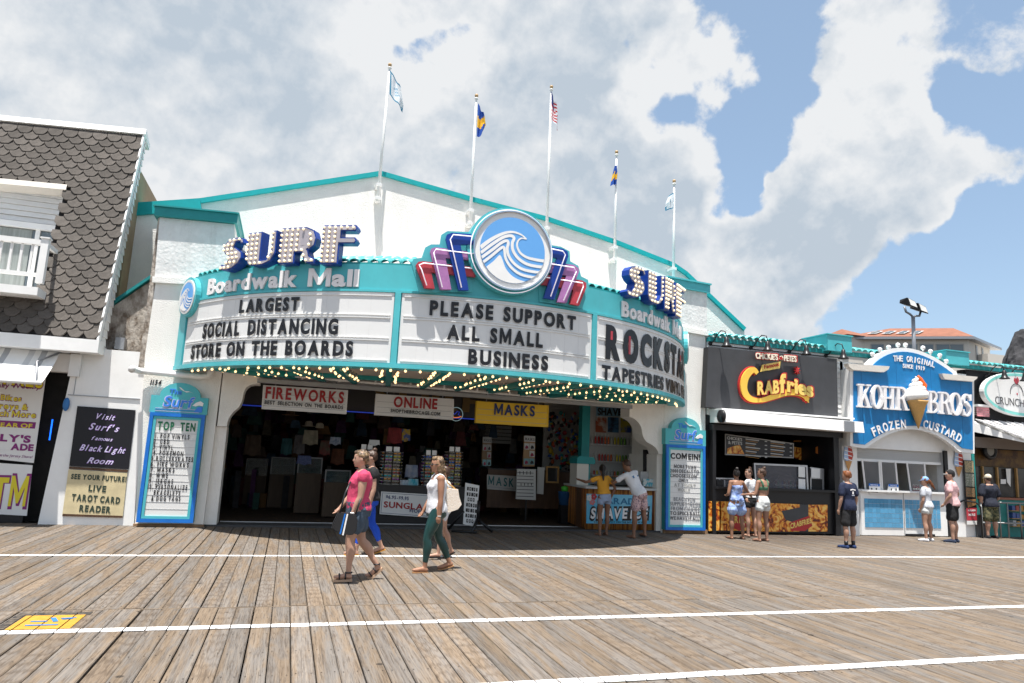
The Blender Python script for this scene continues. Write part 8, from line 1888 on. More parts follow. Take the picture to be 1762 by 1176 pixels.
def person(label, x, y, rot, H=1.68, girth=1.0, sex='f', skin=(0.50, 0.30, 0.21), legs=(((0, 0, -1), (0, 0, -1)), ((0, 0, -1), (0, 0, -1))), arms=(((-.15, 0, -1), (-.05, .2, -1)), ((.15, 0, -1), (.05, .2, -1))),
           lean=0.0, side=0.0, head=(0, 0, 1), face=(0, 1, 0), top=None, bottom=None, hair=None, shoes=None, cap=None, vox=0.013, feet=(0.0, 0.0), belly=0.0, curl=0.35, toes=(0, 0), bust=1.0, eyes=True, group=None, z=0.0, glasses=False):
    t = thing('person', label, 'person', (x, y, z), group); t.rotation_euler = (0, 0, rot)
    g = girth; S = H
    f = sex == 'f'
    up = Vector((math.sin(side), math.sin(lean), math.cos(lean)*math.cos(side))).normalized()
    X = Vector((1, 0, 0)); X = (X-up*X.dot(up)).normalized(); Yf = up.cross(X).normalized()
    pel = Vector((0, 0, 0))
    hipw = (0.055 if f else 0.050)*S
    shw = (0.098 if f else 0.115)*S*(0.5+0.5*g)
    def sp(v, off=0): return pel+up*(v*S)+Yf*(off*S)
    legj = []
    for s, (td, sd) in zip((-1, 1), legs):
        h = pel+X*(s*hipw)+up*(-0.005*S); k = h+nz_(td)*0.245*S; a = k+nz_(sd)*0.245*S; legj.append((h, k, a))
    zmin = min(a[2].z for a in legj)-0.042*S - 0.0
    # toe-off feet: ankle higher because the heel is up
    lows = []
    for (h, k, a), ft in zip(legj, feet): lows.append(a.z-0.042*S-0.10*S*math.sin(ft)*1.0)
    lift = -min(lows)
    L_ = Vector((0, 0, lift)); pel += L_; legj = [tuple(j+L_ for j in q) for q in legj]
    skn = skin_mat('%02d%02d' % (int(skin[0]*100), int(skin[1]*100)), skin)
    body = MB()
    # torso
    W = (0.100 if f else 0.098)*S*g; 
    prof = [(-0.055, W*0.62, W*0.58, 0.0), (-0.03, W*0.93, W*0.78, -0.006), (0.0, W*(1.02 if f else 0.93), W*0.82, -0.010), (0.045, W*(0.94 if f else .92), W*0.76, -0.002+belly*.4), (0.095, W*(0.76 if f else .88), W*(0.62+belly*3), 0.006+belly), (0.15, W*(0.80 if f else .94), W*(0.66+belly*1.5), 0.006+belly*.5), (0.205, W*(0.88 if f else 1.06), W*0.72*(1.0 if not f else 1.0+0.05*bust), 0.004), (0.25, W*(0.94 if f else 1.16), W*0.66, -0.002), (0.283, W*(0.80 if f else 1.02), W*0.50, -0.006), (0.302, W*0.50, W*0.40, -0.008)]
    rings = [(sp(v, o), rx, ry, X, Yf) for v, rx, ry, o in prof]
    stack(body, rings)
    if f:
        for s in (-1, 1): c = sp(0.205, 0.040)+X*(s*0.040*S); body.sphere(c, (0.036*S*bust*g, 0.036*S*bust*g, 0.036*S*bust), DUM, 12, 8)
    for s in (-1, 1): c = sp(-0.028, -0.030)+X*(s*0.042*S); body.sphere(c, (0.050*S*g, 0.046*S*g, 0.050*S), DUM, 12, 8)
    sh = [sp(0.275, -0.004)+X*(s*shw) for s in (-1, 1)]
    for s, q in zip((-1, 1), sh): limb(body, [sp(0.283, -0.004)+X*(s*0.02*S), q], [0.034*S, 0.033*S*g], 10)
    # legs
    for (h, k, a) in legj:
        mid = h.lerp(k, .45); cal = k.lerp(a, .30); lo_ = k.lerp(a, .70)
        bk = Vector((0, -0.010*S, 0))
        limb(body, [h, mid, k, cal+bk, lo_, a], [0.056*S*g*(1.05 if f else .95), 0.050*S*g, 0.033*S*(.5+.5*g), 0.036*S*(.4+.6*g), 0.024*S, 0.020*S])
    # feet
    footj = []
    for (h, k, a), ft, s in zip(legj, feet, (-1, 1)):
        fd = Vector((s*0.12, math.cos(ft), -math.sin(ft))).normalized(); hl = a+Vector((0, -0.012*S, -0.026*S))
        if ft > 0: hl = a+Vector((0, -0.018*S, -0.018*S))
        tip = hl+fd*0.118*S; ball = hl+fd*0.085*S
        if ft > 0.15: tip = ball+Vector((s*.1, 1, -0.15)).normalized()*0.035*S
        limb(body, [hl, hl.lerp(ball, .5)+Vector((0, 0, .006*S)), ball, tip], [0.019*S, 0.020*S, 0.019*S, 0.013*S], 10); footj.append((a, hl, ball, tip, fd))
    # arms and hands
    armj = []
    for s, q, (ud, fd) in zip((-1, 1), sh, arms):
        e = q+nz_(ud)*0.172*S; w_ = e+nz_(fd)*0.148*S; armj.append((q, e, w_))
        limb(body, [q, q.lerp(e, .4), e, e.lerp(w_, .3), w_], [0.030*S*g, 0.029*S*g, 0.0225*S*(.5+.5*g), 0.0235*S*(.5+.5*g), 0.0145*S])
        d = nz_(fd); pn = d.cross(Vector((0, 0, 1)) if abs(d.z) < .9 else Vector((0, 1, 0))).normalized()   # across the palm
        if abs(d.z) >= .9: pn = Vector((0, 1, 0)); pn = (pn-d*pn.dot(d)).normalized()
        th = d.cross(pn).normalized()*(-s)      # palm normal, towards the body
        if th.dot(X)*s > 0: th = -th
        c = w_+d*0.030*S; limb(body, [w_, c], [0.0135*S, 0.017*S], 8)
        for i in range(4):
            o = (i-1.5)*0.0105*S; b0 = w_+d*0.034*S+pn*o; ln = (0.036, 0.043, 0.040, 0.032)[i]*S
            m1 = b0+d*ln*.45+th*ln*.08; m2_ = m1+(d*math.cos(curl*1.3)+th*math.sin(curl*1.3))*ln*.35; m3 = m2_+(d*math.cos(curl*2.4)+th*math.sin(curl*2.4))*ln*.28
            body.tube([w_+d*0.012*S+pn*o*.7, b0, m1, m2_, m3], [.0065*S, .0060*S, .0052*S, .0048*S, .0040*S], DUM, 7)
        fw = pn if pn.y > 0 else -pn
        tb = w_+d*0.012*S+fw*0.012*S; body.tube([tb, tb+(d*.8+fw*.7+th*.3).normalized()*0.022*S, tb+(d*.95+fw*.45+th*.4).normalized()*0.042*S], [.0075*S, .0062*S, .0045*S], DUM, 7)
    # neck and head
    nb = sp(0.292, -0.006); hd = nz_(head); fc = Vector(face); fc = (fc-hd*fc.dot(hd)).normalized(); hx = fc.cross(hd).normalized()
    base = nb+hd*0.045*S+fc*0.008*S; hc = base+hd*0.060*S+fc*0.006*S
    limb(body, [nb, base+fc*0.0], [0.033*S*(1.0 if f else 1.15), 0.028*S*(1.0 if f else 1.15)], 12)
    def HP(a, b_, c): return hc+hx*(a*S)+fc*(b_*S)+hd*(c*S)
    def hstack(mb, rr): stack(mb, [(HP(0, o, z_), rx*S, ry*S, hx, fc) for z_, rx, ry, o in rr], 20)
    hstack(body, [(-.062, .018, .020, .022), (-.054, .028, .034, .016), (-.035, .037, .044, .010), (-.010, .042, .051, .006), (.015, .0435, .055, .001), (.038, .042, .055, -.003), (.055, .034, .045, -.006), (.066, .018, .024, -.008), (.070, .006, .008, -.008)])
    body.tube([HP(0, .052, .010), HP(0, .064, -.012), HP(0, .054, -.018)], [.0045*S, .0075*S, .005*S], DUM, 8)
    body.sphere(HP(0, .050, -.032), (.014*S, .009*S, .007*S), DUM, 8, 6); body.sphere(HP(0, .044, -.054), (.013*S, .010*S, .009*S), DUM, 8, 6)
    for s in (-1, 1): body.sphere(HP(s*.043, -.004, -.004), (.006*S, .011*S, .015*S), DUM, 8, 6)
    bo = remesh(body, vox, 'body', t, skn, t.location, smooth=2)
    if eyes:
        e = MB()
        for s in (-1, 1): e.sphere(HP(s*.018, .047, .006), .0055*S, M_LET, 8, 6); e.tube([HP(s*.010, .052, .016), HP(s*.026, .048, .017)], .0022*S, M_LET, 6)
        e.tube([HP(-.012, .056, -.032), HP(.012, .056, -.032)], .0028*S, mat('lips', (0.35, 0.08, 0.08), 0.5), 6)
        o = e.build('face', None); o.parent = t
    J = dict(pel=pel, up=up, X=X, Yf=Yf, sp=sp, legs=legj, arms=armj, sh=sh, HP=HP, S=S, foot=footj, hc=hc, hd=hd, fc=fc, hx=hx, W=W, prof=prof)
    # ---------------- clothes
    inf = 0.011
    def cloth_stack(v0, v1, grow=inf, flare=0.0):
        rr = []
        P = prof
        def at_(v):
            for i in range(len(P)-1):
                if P[i][0] <= v <= P[i+1][0]:
                    u = (v-P[i][0])/(P[i+1][0]-P[i][0]); return [P[i][k]+(P[i+1][k]-P[i][k])*u for k in range(4)]
            return list(P[0] if v < P[0][0] else P[-1])
        n = 12
        for i in range(n+1):
            v = v0+(v1-v0)*i/n; _, rx, ry, o = at_(max(v, P[1][0])); fl_ = flare*(1-i/n)**1.5; gg = grow+fl_
            if v > 0.26: gg = grow*0.75
            rr.append((sp(v, o), rx+gg, ry+gg, X, Yf))
        return rr
    if top:
        c = MB(); v0 = top.get('hem', -0.02); v1 = top.get('neck', 0.298)
        stack(c, cloth_stack(v0, v1, top.get('loose', 0.014), top.get('flare', 0.01)))
        if f and top.get('bust', True):
            for s in (-1, 1): q = sp(0.203, 0.040)+X*(s*0.040*S); c.sphere(q, (0.041*S*bust*g,)*2+(0.040*S*bust,), DUM, 12, 8)
            c.sphere(sp(0.20, 0.045), (0.045*S*bust*g, 0.03*S, 0.032*S), DUM, 12, 8)
        sl = top.get('sleeve', 0.55)
        if sl > 0:
            for (q, e, w_), s in zip(armj, (-1, 1)):
                if sl <= 1: 
                    en = q.lerp(e, sl); limb(c, [sp(0.275, -0.004)+X*(s*shw*.5), q, en], [0.038*S, 0.0360*S*g, top.get('sr', 0.041)*S*g], 14)
        elif top.get('strap', True):
            for s in (-1, 1): limb(c, [sp(0.222, 0.048)+X*(s*.046*S), sp(0.285, 0.034)+X*(s*.062*S), sp(0.311, -0.004)+X*(s*.064*S), sp(0.285, -0.038)+X*(s*.058*S), sp(0.235, -0.052)+X*(s*.046*S)], [.017*S, .015*S, .013*S, .015*S, .018*S], 8)
        tm_ = top['mat']; remesh(c, vox*0.9, top.get('name', 'shirt'), t, tm_, None, disp=top.get('wrinkle', 0.009), dscale=8, stretch=(1.2, 1.2, .7))
    if bottom:
        c = MB(); v1 = bottom.get('waist', 0.06)
        stack(c, cloth_stack(-0.055, v1, bottom.get('loose', 0.010)))
        for s in (-1, 1): q = sp(-0.028, -0.032)+X*(s*0.042*S); c.sphere(q, (0.054*S*g, 0.050*S*g, 0.053*S), DUM, 12, 8)
        L0 = bottom.get('len', 0.5); lr = bottom.get('leg', 0.060)
        for (h, k, a) in legj:
            if L0 <= 1: en = h.lerp(k, L0); limb(c, [h, h.lerp(k, L0*.5), en], [0.060*S*g, (0.060+lr)/2*S*g, lr*S*g], 16)
            else:
                en = k.lerp(a, L0-1); cal = k.lerp(a, .30)+Vector((0, -0.010*S, 0)); limb(c, [h, h.lerp(k, .45), k, cal, en], [0.060*S*g, 0.0535*S*g, 0.037*S*(.5+.5*g), 0.039*S*(.4+.6*g), 0.025*S], 16)
        remesh(c, vox*0.9, bottom.get('name', 'shorts'), t, bottom['mat'], None, disp=bottom.get('wrinkle', 0.010), dscale=9, stretch=(1, 1, .6))
    if hair:
        c = MB(); hm = hair['mat']; st = hair['style']
        hstack(c, [(-.020, .040, .038, -.022), (.005, .047, .050, -.014), (.030, .047, .054, -.010), (.052, .040, .048, -.010), (.068, .024, .030, -.010), (.076, .008, .010, -.010)])
        if st == 'short':
            c.sphere(HP(0, .030, .055), (.034*S, .024*S, .018*S), DUM, 10, 8); c.sphere(HP(0, -.036, -.010), (.036*S, .022*S, .040*S), DUM, 10, 8)
        if st == 'crop': c.sphere(HP(0, .025, .056), (.032*S, .022*S, .014*S), DUM, 10, 8); c.sphere(HP(0, -.034, .0), (.036*S, .020*S, .034*S), DUM, 10, 8)
        if st == 'bob':
            for s in (-1, 1): c.sphere(HP(s*.034, -.012, -.035), (.016*S, .030*S, .050*S), DUM, 10, 8)
            c.sphere(HP(0, -.042, -.045), (.036*S, .026*S, .058*S), DUM, 10, 8); c.sphere(HP(0, .02, .06), (.034*S, .03*S, .018*S), DUM, 10, 8)
            rr = random.Random(3)
            for i in range(16): a_ = rr.uniform(-1, 1); c.sphere(HP(a_*.036, -.030-rr.uniform(0, .035), -.02-rr.uniform(0, .085)), rr.uniform(.011, .019)*S, DUM, 8, 6)
        if st in ('pony', 'bun'):
            c.sphere(HP(0, .022, .056), (.032*S, .026*S, .016*S), DUM, 10, 8); c.sphere(HP(0, -.034, -.004), (.036*S, .022*S, .036*S), DUM, 10, 8)
            if st == 'bun': c.sphere(HP(0, -.035, .078), .026*S, DUM, 12, 8)
            else:
                d = hair.get('dir', Vector((0, -.2, -1))); p0 = HP(0, -.058, .020); limb(c, [HP(0, -.045, .03), p0, p0+Vector(d)*.07*S, p0+Vector(d)*.17*S], [.016*S, .022*S, .024*S, .010*S], 10)
        if st == 'curly':
            rr = random.Random(5)
            for i in range(40): a_, b_ = rr.uniform(0, 2*PI), rr.uniform(-.3, 1); c.sphere(HP(.045*math.cos(a_)*math.sqrt(max(0, 1-b_*b_)), -.012+.055*math.sin(a_)*math.sqrt(max(0, 1-b_*b_))-.008, .02+.05*b_), .016*S, DUM, 7, 5)
        remesh(c, vox*.75, 'hair', t, hm, None, disp=hair.get('rough', .010), dscale=22, smooth=1, stretch=(1, 1, .5))
    if cap:
        c = MB(); hstack(c, [(.012, .049, .058, -.006), (.030, .049, .058, -.008), (.052, .044, .052, -.009), (.070, .030, .036, -.009), (.080, .010, .012, -.009)])
        remesh(c, vox*.8, 'cap', t, cap['mat'], None, smooth=1)
        b = MB(); fd = cap.get('dir', 1); vs = []
        for i in range(9):
            a_ = PI*i/8; vs.append(HP(.044*math.cos(a_), fd*(.035+.055*math.sin(a_)), .018-.006*math.sin(a_)))
        for i in range(9):
            a_ = PI*i/8; vs.append(HP(.044*math.cos(a_), fd*(.035+.055*math.sin(a_)), .012-.006*math.sin(a_)))
        b.add(vs, [tuple(range(9)), tuple(range(17, 8, -1))]+[(i, i+9, (i+1) % 9+9, (i+1) % 9) for i in range(9)], cap.get('brim', cap['mat'])); o = b.build('cap_brim'); o.parent = t
    if shoes:
        for (a, hl, ball, tip, fd), s, (h, k, an) in zip(footj, (-1, 1), legj):
            b = MB(); st = shoes['style']; dn = Vector((0, 0, -1)); fdn = fd.cross(Vector((1, 0, 0))).normalized()
            if fdn.z > 0: fdn = -fdn
            if st == 'sneaker':
                c = MB(); limb(c, [hl+Vector((0, -.004*S, .004*S)), hl.lerp(ball, .5)+Vector((0, .0, .006*S)), ball, tip], [.026*S, .026*S, .025*S, .018*S], 12); limb(c, [a+Vector((0, 0, -.008*S)), hl], [.025*S, .025*S], 10)
                so_ = remesh(c, vox*.8, 'shoe', t, shoes['mat'], None, smooth=1)
                b.tube([hl+fdn*.020*S+Vector((0, -.006*S, 0)), hl.lerp(ball, .5)+fdn*.021*S, ball+fdn*.020*S, tip+fdn*.013*S], [.022*S, .020*S, .024*S, .015*S], M_WHITE2, 10)
                b.v = [(v[0], v[1], max(v[2], 0.0) if s else v[2]) for v in b.v]
                # flatten the sole
                b.v = [(v[0], v[1], min(v[2], max(hl.z, tip.z)-.010*S) if abs(fd.z) < .2 else v[2]) for v in b.v]
                o = b.build('sole'); o.parent = t
            else:
                th = shoes.get('sole', .010)
                pts = [hl+fd*(-.018*S), hl.lerp(ball, .5), ball+fd*.01*S, tip+fd*.008*S]; wd = [.020, .021, .027, .018]
                vs = []
                for kk in (0, 1):
                    for p, w_ in zip(pts, wd):
                        off = fdn*(.018*S+(th if kk else 0)); 
                        for ss in (-1, 1): vs.append(p+off+Vector((ss*w_*S, 0, 0)))
                fs = []
                for i in range(3):
                    a0 = 2*i; fs += [(a0, a0+1, a0+3, a0+2), (a0+8, a0+10, a0+11, a0+9), (a0, a0+2, a0+10, a0+8), (a0+1, a0+9, a0+11, a0+3)]
                fs += [(0, 8, 9, 1), (6, 7, 15, 14)]
                b.add(vs, fs, shoes['mat']); o = b.build('sandal'); o.parent = t
                if shoes.get('strap'):
                    c = MB()
                    for p, r_ in ((hl.lerp(ball, .45), .023), (ball, .023), (a+Vector((0, 0, .006*S)), .024)):
                        ring = []
                        ax = fd if r_ != .024 else Vector((0, 0, 1)); u1 = Vector((1, 0, 0)); u2 = ax.cross(u1).normalized()
                        for i in range(12): q = 2*PI*i/12; ring.append(p+u1*math.cos(q)*(r_+.002)*S+u2*math.sin(q)*(r_+.001)*S)
                        c.tube(ring, .0055*S, shoes['strap'], 6, closed=True)
                    o2 = c.build('straps'); o2.parent = t
            if shoes.get('sock'):
                c = MB(); c.tube([a, a+(k-a).normalized()*.055*S], [.0235*S, .0255*S], shoes['sock'], 12); o = c.build('sock'); o.parent = t
    if glasses:
        b = MB()
        for s in (-1, 1): b.tube([HP(s*.044, -.004, .004), HP(s*.040, .046, .006), HP(s*.030, .056, .006), HP(s*.006, .060, .006)], .0032*S, M_BLACK, 6); b.sphere(HP(s*.021, .056, .002), (.014*S, .008*S, .011*S), M_BLACK, 8, 6)
        o = b.build('glasses'); o.parent = t
    return t, J
def attach(t, mb, name):
    o = mb.build(name); o.parent = t; return o
fab = lambda n, c, **k: mat('fabric_'+n, c, 0.85, bump=0.25, bscale=60, **k)
HB = mat('hair_black', (0.012, 0.009, 0.008), 0.45); HBR = mat('hair_brown', (0.06, 0.03, 0.018), 0.5, var=.3, vscale=30); HBL = mat('hair_dark_blonde', (0.24, 0.155, 0.08), 0.55, col2=(0.05, 0.03, 0.018), vscale=22, contrast=(.4, .6)); HRED = mat('hair_auburn', (0.20, 0.065, 0.02), 0.5, var=.3, vscale=30)
PF = (0.42, 0.245, 0.175); PM = (0.34, 0.19, 0.12); PT = (0.23, 0.115, 0.07); PD = (0.16, 0.08, 0.05)
# ---- 1 woman in pink, walking left in front. local +Y is forward; rot +90deg turns it to -X
fx, fy = fl(600, 1000)
walkA = (((-.02, .34, -1), (0, .02, -1)), ((.02, -.16, -1), (0, -.62, -1)))
t1, J = person('short haired woman in a pink top walking left with a black striped handbag', fx+.05, fy+.02, math.radians(92), H=1.60, girth=1.20, skin=PF, vox=.010,
   legs=(((-.02, .22, -1), (0, -.04, -1)), ((.02, -.22, -1), (0, -.62, -.9))), feet=(0.0, 0.75), lean=-.02, bust=1.12, belly=.006,
   arms=(((-.10, .10, -1), (.05, .38, -1)), ((.10, .28, -1), (-.05, .75, -.9))), head=(0, .06, 1), face=(0, 1, -.02),
   top=dict(mat=fab('raspberry', (0.50, 0.05, 0.12)), sleeve=.16, hem=-.005, loose=.010, flare=.0, name='top', sr=.038), bottom=dict(mat=fab('denim', (0.06, 0.09, 0.13), var=.3), len=.52, leg=.063, name='shorts'),
   hair=dict(mat=HBL, style='short', rough=.016), shoes=dict(style='sandal', mat=mat('cork_sole', (0.45, 0.30, 0.2), 0.7), sole=.028, strap=M_BLACK))
# handbag (held): its own thing
q = t1.matrix_basis
hb = thing('handbag', 'black handbag with blue and white stripes hung in front of the woman in pink', 'handbag', (0, 0, 0)); S = J['S']
yb = fy-.28
P0 = [(581, 883), (590, 882), (612, 885), (615, 896), (613, 913), (607, 920), (600, 921), (577, 914), (571, 909), (572, 902)]
b = MB(); pr0 = [at(*p, yb) for p in P0]; bx_ = sum(p[0] for p in pr0)/len(pr0); bz_ = sum(p[1] for p in pr0)/len(pr0); b.prism(pr0, yb-.03, yb+.05, mat('black_leather', (0.016, 0.016, 0.018), 0.38)); b.prism([(bx_+(p[0]-bx_)*.93, bz_+(p[1]-bz_)*.93) for p in pr0], yb-.06, yb-.0301, mat('black_leather', (0, 0, 0))); b.build('bag', hb)
b = MB(); b.prism([at(*p, yb) for p in [(592, 883.5), (594.5, 883.7), (586, 918.5), (583.5, 918)]], yb-.064, yb-.061, M_BFRAME); b.prism([at(*p, yb) for p in [(596, 883.8), (598.5, 884), (590.5, 920.5), (588, 920)]], yb-.064, yb-.061, M_LETW); b.build('stripes', hb)
b = MB(); b.tube([(at(585, 883, yb)[0], yb, at(585, 883, yb)[1]), (at(589, 870, yb)[0], yb, at(589, 866, yb)[1]), (at(594, 855, yb)[0], yb+.05, at(594, 850, yb)[1]), (at(604, 835, yb)[0], yb+.10, at(604, 830, yb)[1])], .012, M_BLACK, 6)
b.tube([(at(612, 885, yb)[0], yb, at(612, 885, yb)[1]), (at(618, 872, yb)[0], yb+.02, at(618, 866, yb)[1]), (at(628, 850, yb)[0], yb+.2, at(630, 842, yb)[1])], .012, M_BLACK, 6); b.build('strap', hb)
# watch
(qs, e_, w1) = J['arms'][0]; b = MB(); dd = (w1-e_).normalized(); u1 = dd.cross(Vector((0, 1, 0))).normalized(); u2 = dd.cross(u1).normalized(); c_ = w1-dd*.01
b.tube([c_+u1*math.cos(a*PI/6)*.026+u2*math.sin(a*PI/6)*.026 for a in range(12)], .008, M_WHITE2, 6, closed=True); b.sphere(c_+Vector((-.026, 0, 0)), (.007, .020, .020), M_WHITE2, 10, 6); attach(t1, b, 'watch')
# ---- 2 woman behind her in blue leggings
fx, fy = fl(618, 956)
person('woman in black top and royal blue leggings walking behind the woman in pink', fx+.10, fy+.05, math.radians(90), H=1.62, girth=1.05, skin=PF, vox=.012,
   legs=(((-.02, .26, -1), (0, .16, -1)), ((.02, -.20, -1), (0, -.48, -.95))), feet=(0.0, 0.35), arms=(((-.12, -.1, -1), (0, .2, -1)), ((.12, .1, -1), (0, .4, -1))),
   top=dict(mat=fab('black', (0.014, 0.014, 0.016)), sleeve=.3, hem=-.02), bottom=dict(mat=fab('royal_leggings', (0.01, 0.07, 0.50)), len=1.72, leg=.06, loose=.006, wrinkle=.003, name='leggings'),
   hair=dict(mat=HBR, style='bun'), shoes=dict(style='sandal', mat=mat('orange_sandal', (0.55, 0.26, 0.04), 0.6), sole=.012), head=(0, .06, 1))
# ---- 3 woman in white tank
fx, fy = fl(742, 984)
t3, J3 = person('woman in a white tank top and dark green leggings walking left with glasses', fx+.02, fy+.02, math.radians(92), H=1.59, girth=1.10, skin=(0.34, 0.175, 0.11), vox=.010,
   legs=(((-.02, .34, -1), (0, .02, -1)), ((.02, -.22, -1), (0, -.50, -.95))), feet=(0.0, 0.30), lean=0.0, bust=1.15, glasses=True,
   arms=(((-.08, -.02, -1), (.0, .03, -1)), ((.12, .14, -1), (-.05, .55, -1))), head=(0, .05, 1), face=(0, 1, 0), curl=.6,
   top=dict(mat=fab('white', (0.62, 0.63, 0.66)), sleeve=0, hem=-.03, loose=.011, name='tank_top', neck=.262, flare=.0), bottom=dict(mat=mat('dark_green_leggings', (0.005, 0.040, 0.038), 0.35, spec=.5), len=1.80, loose=.006, wrinkle=.003, name='leggings'),
   hair=dict(mat=HBL, style='bob', rough=.02), shoes=dict(style='sandal', mat=mat('tan_flipflop', (0.38, 0.2, 0.09), 0.6), sole=.010))
tb2 = thing('shoulder_bag', 'cream woven shoulder bag behind the woman in the white tank top', 'handbag', (0, 0, 0)); yb = fy+.12
b = MB(); b.prism([at(*p, yb) for p in [(766, 841), (787, 842), (789, 855), (793, 868), (787, 876), (770, 882), (765, 880)]], yb-.05, yb+.07, mat('cream_weave', (0.70, 0.58, 0.46), 0.8, col2=(0.78, 0.72, 0.65), vscale=60, bump=.5, bscale=90)); b.build('bag', tb2)
b = MB(); pa = [at(x, y_, yb) for x, y_ in ((771, 842), (769, 836), (765, 828), (762, 815))]; b.tube([(p[0], yb, p[1]) for p in pa], .010, mat('tan_strap', (0.50, 0.28, 0.08), 0.6), 6); pa = [at(x, y_, yb) for x, y_ in ((785, 843), (779, 838), (771, 832), (763, 818))]; b.tube([(p[0], yb, p[1]) for p in pa], .010, mat('tan_strap', (0, 0, 0)), 6); b.build('strap', tb2)
(qs, e_, w1) = J3['arms'][0]; b = MB(); c_ = w1; b.tube([c_+Vector((math.cos(a*PI/6)*.024, math.sin(a*PI/6)*.024, 0)) for a in range(12)], .004, M_WHITE2, 6, closed=True); attach(t3, b, 'bracelet')
# ---- 4 person hidden behind her
fx, fy = fl(762, 962)
person('person in white shorts mostly hidden behind the woman in the white tank top', fx-.04, fy+.03, math.radians(90), H=1.40, girth=1.0, skin=PF, vox=.013,
   legs=(((-.02, .12, -1), (0, .02, -1)), ((.02, -.18, -1), (0, -.42, -1))), feet=(0.0, 0.5), top=dict(mat=fab('offwhite', (0.60, 0.58, 0.54)), sleeve=.5, hem=-.04), bottom=dict(mat=fab('white', (0, 0, 0)), len=.4), hair=dict(mat=HBR, style='short'), shoes=dict(style='sandal', mat=M_BLACK, sole=.012))
# ---- 5 girl in yellow at the shave ice counter
fx, fy = fl(1036, 922)
person('girl in a yellow top and denim shorts leaning at the shave ice counter', fx+.03, fy, math.radians(8), H=1.55, girth=.88, skin=PT, side=-.05, lean=.10,
   legs=(((-.05, .04, -1), (-.02, -.12, -1)), ((.05, .06, -1), (-.06, -.05, -1))), arms=(((-.75, .45, -.35), (-.2, .9, .15)), ((.55, -.2, -.8), (-.35, .1, -1))), head=(-.05, .05, 1), face=(.35, .9, -.1),
   top=dict(mat=fab('yellow', (0.62, 0.30, 0.03)), sleeve=.45, hem=.045, loose=.02, flare=.02), bottom=dict(mat=fab('light_denim', (0.32, 0.40, 0.56), var=.2), len=.22, leg=.066, waist=.07), hair=dict(mat=HB, style='pony', dir=(-.1, -.25, -1)), shoes=dict(style='sandal', mat=mat('brown_sandal', (0.12, 0.06, 0.03)), sole=.01))
# ---- 6 young man in white tee leaning on the counter
fx, fy = fl(1096, 926)
t6, J6 = person('young man in a white T-shirt and patterned shorts bending over the shave ice counter', fx+.03, fy-.03, math.radians(18), H=1.74, girth=.92, sex='m', skin=PT, lean=.42, side=-.22,
   legs=(((-.13, .06, -1), (-.05, -.04, -1)), ((.16, .02, -1), (.04, -.06, -1))), arms=(((-.55, .6, -.55), (.5, .75, .1)), ((.1, .9, -.5), (-.6, .6, .1))), head=(-.12, .35, 1), face=(-.25, .9, -.2),
   top=dict(mat=fab('white', (0, 0, 0)), sleeve=.6, hem=-.02, loose=.022), bottom=dict(mat=mat('pink_floral', (0.52, 0.36, 0.36), 0.85, col2=(0.05, 0.05, 0.10), vscale=34, contrast=(.52, .58)), len=.62, leg=.068), hair=dict(mat=HBR, style='crop'), shoes=dict(style='sandal', mat=M_BLACK, sole=.012))
b = MB(); pr1 = J6['sp'](.20, -.062); b.prism([(-.10, 0), (.10, .02), (.08, .05), (.02, .04), (-.03, .07), (-.11, .05)], 0, .002, mat('blue_print', (0.03, 0.14, 0.30), 0.6)); b.v = [tuple(pr1+J6['X']*v[0]+J6['up']*v[2]-J6['Yf']*(.015+v[1])) for v in b.v]; attach(t6, b, 'back_print')
# ---- 7 8 9 three girls at the fries stand
fx, fy = fl(1268, 928)
person('girl in a blue patterned romper standing at the left of the fries counter', fx, fy, math.radians(-6), H=1.58, girth=.95, skin=(0.29, 0.15, 0.095), legs=(((-.12, 0, -1), (-.02, -.06, -1)), ((.12, .02, -1), (.04, -.05, -1))),
   arms=(((-.25, -.05, -1), (.25, .75, -.15)), ((.55, .15, -.75), (.55, .55, -.25))), face=(.2, 1, -.15), top=dict(mat=mat('blue_romper', (0.13, 0.22, 0.52), 0.8, col2=(0.38, 0.46, 0.66), vscale=12), sleeve=0, hem=.02, neck=.235, strap=False, loose=.020, name='romper_top', wrinkle=.018),
   bottom=dict(mat=mat('blue_romper_skirt', (0.13, 0.24, 0.55), 0.8, col2=(0.40, 0.48, 0.66), vscale=9), len=.48, leg=.088, waist=.07, name='romper_shorts', wrinkle=.02), hair=dict(mat=HB, style='bun'), shoes=dict(style='sandal', mat=M_BLACK, sole=.01))
fx, fy = fl(1300, 926)
person('girl in a white top and dark shorts in the middle of the fries counter group', fx+.05, fy+.25, math.radians(20), H=1.60, girth=.88, skin=PF, legs=(((-.03, .05, -1), (0, -.05, -1)), ((.03, -.05, -1), (0, -.12, -1))),
   arms=(((-.2, .3, -.9), (-.2, .9, .0)), ((.1, .4, -.9), (-.3, .9, .0))), face=(-.9, .4, -.25), head=(-.1, .1, 1), top=dict(mat=fab('white', (0, 0, 0)), sleeve=.5, hem=.04, loose=.016), bottom=dict(mat=fab('black', (0, 0, 0)), len=.3, leg=.06), hair=dict(mat=HBR, style='bun'), shoes=None)
fx, fy = fl(1312, 932)
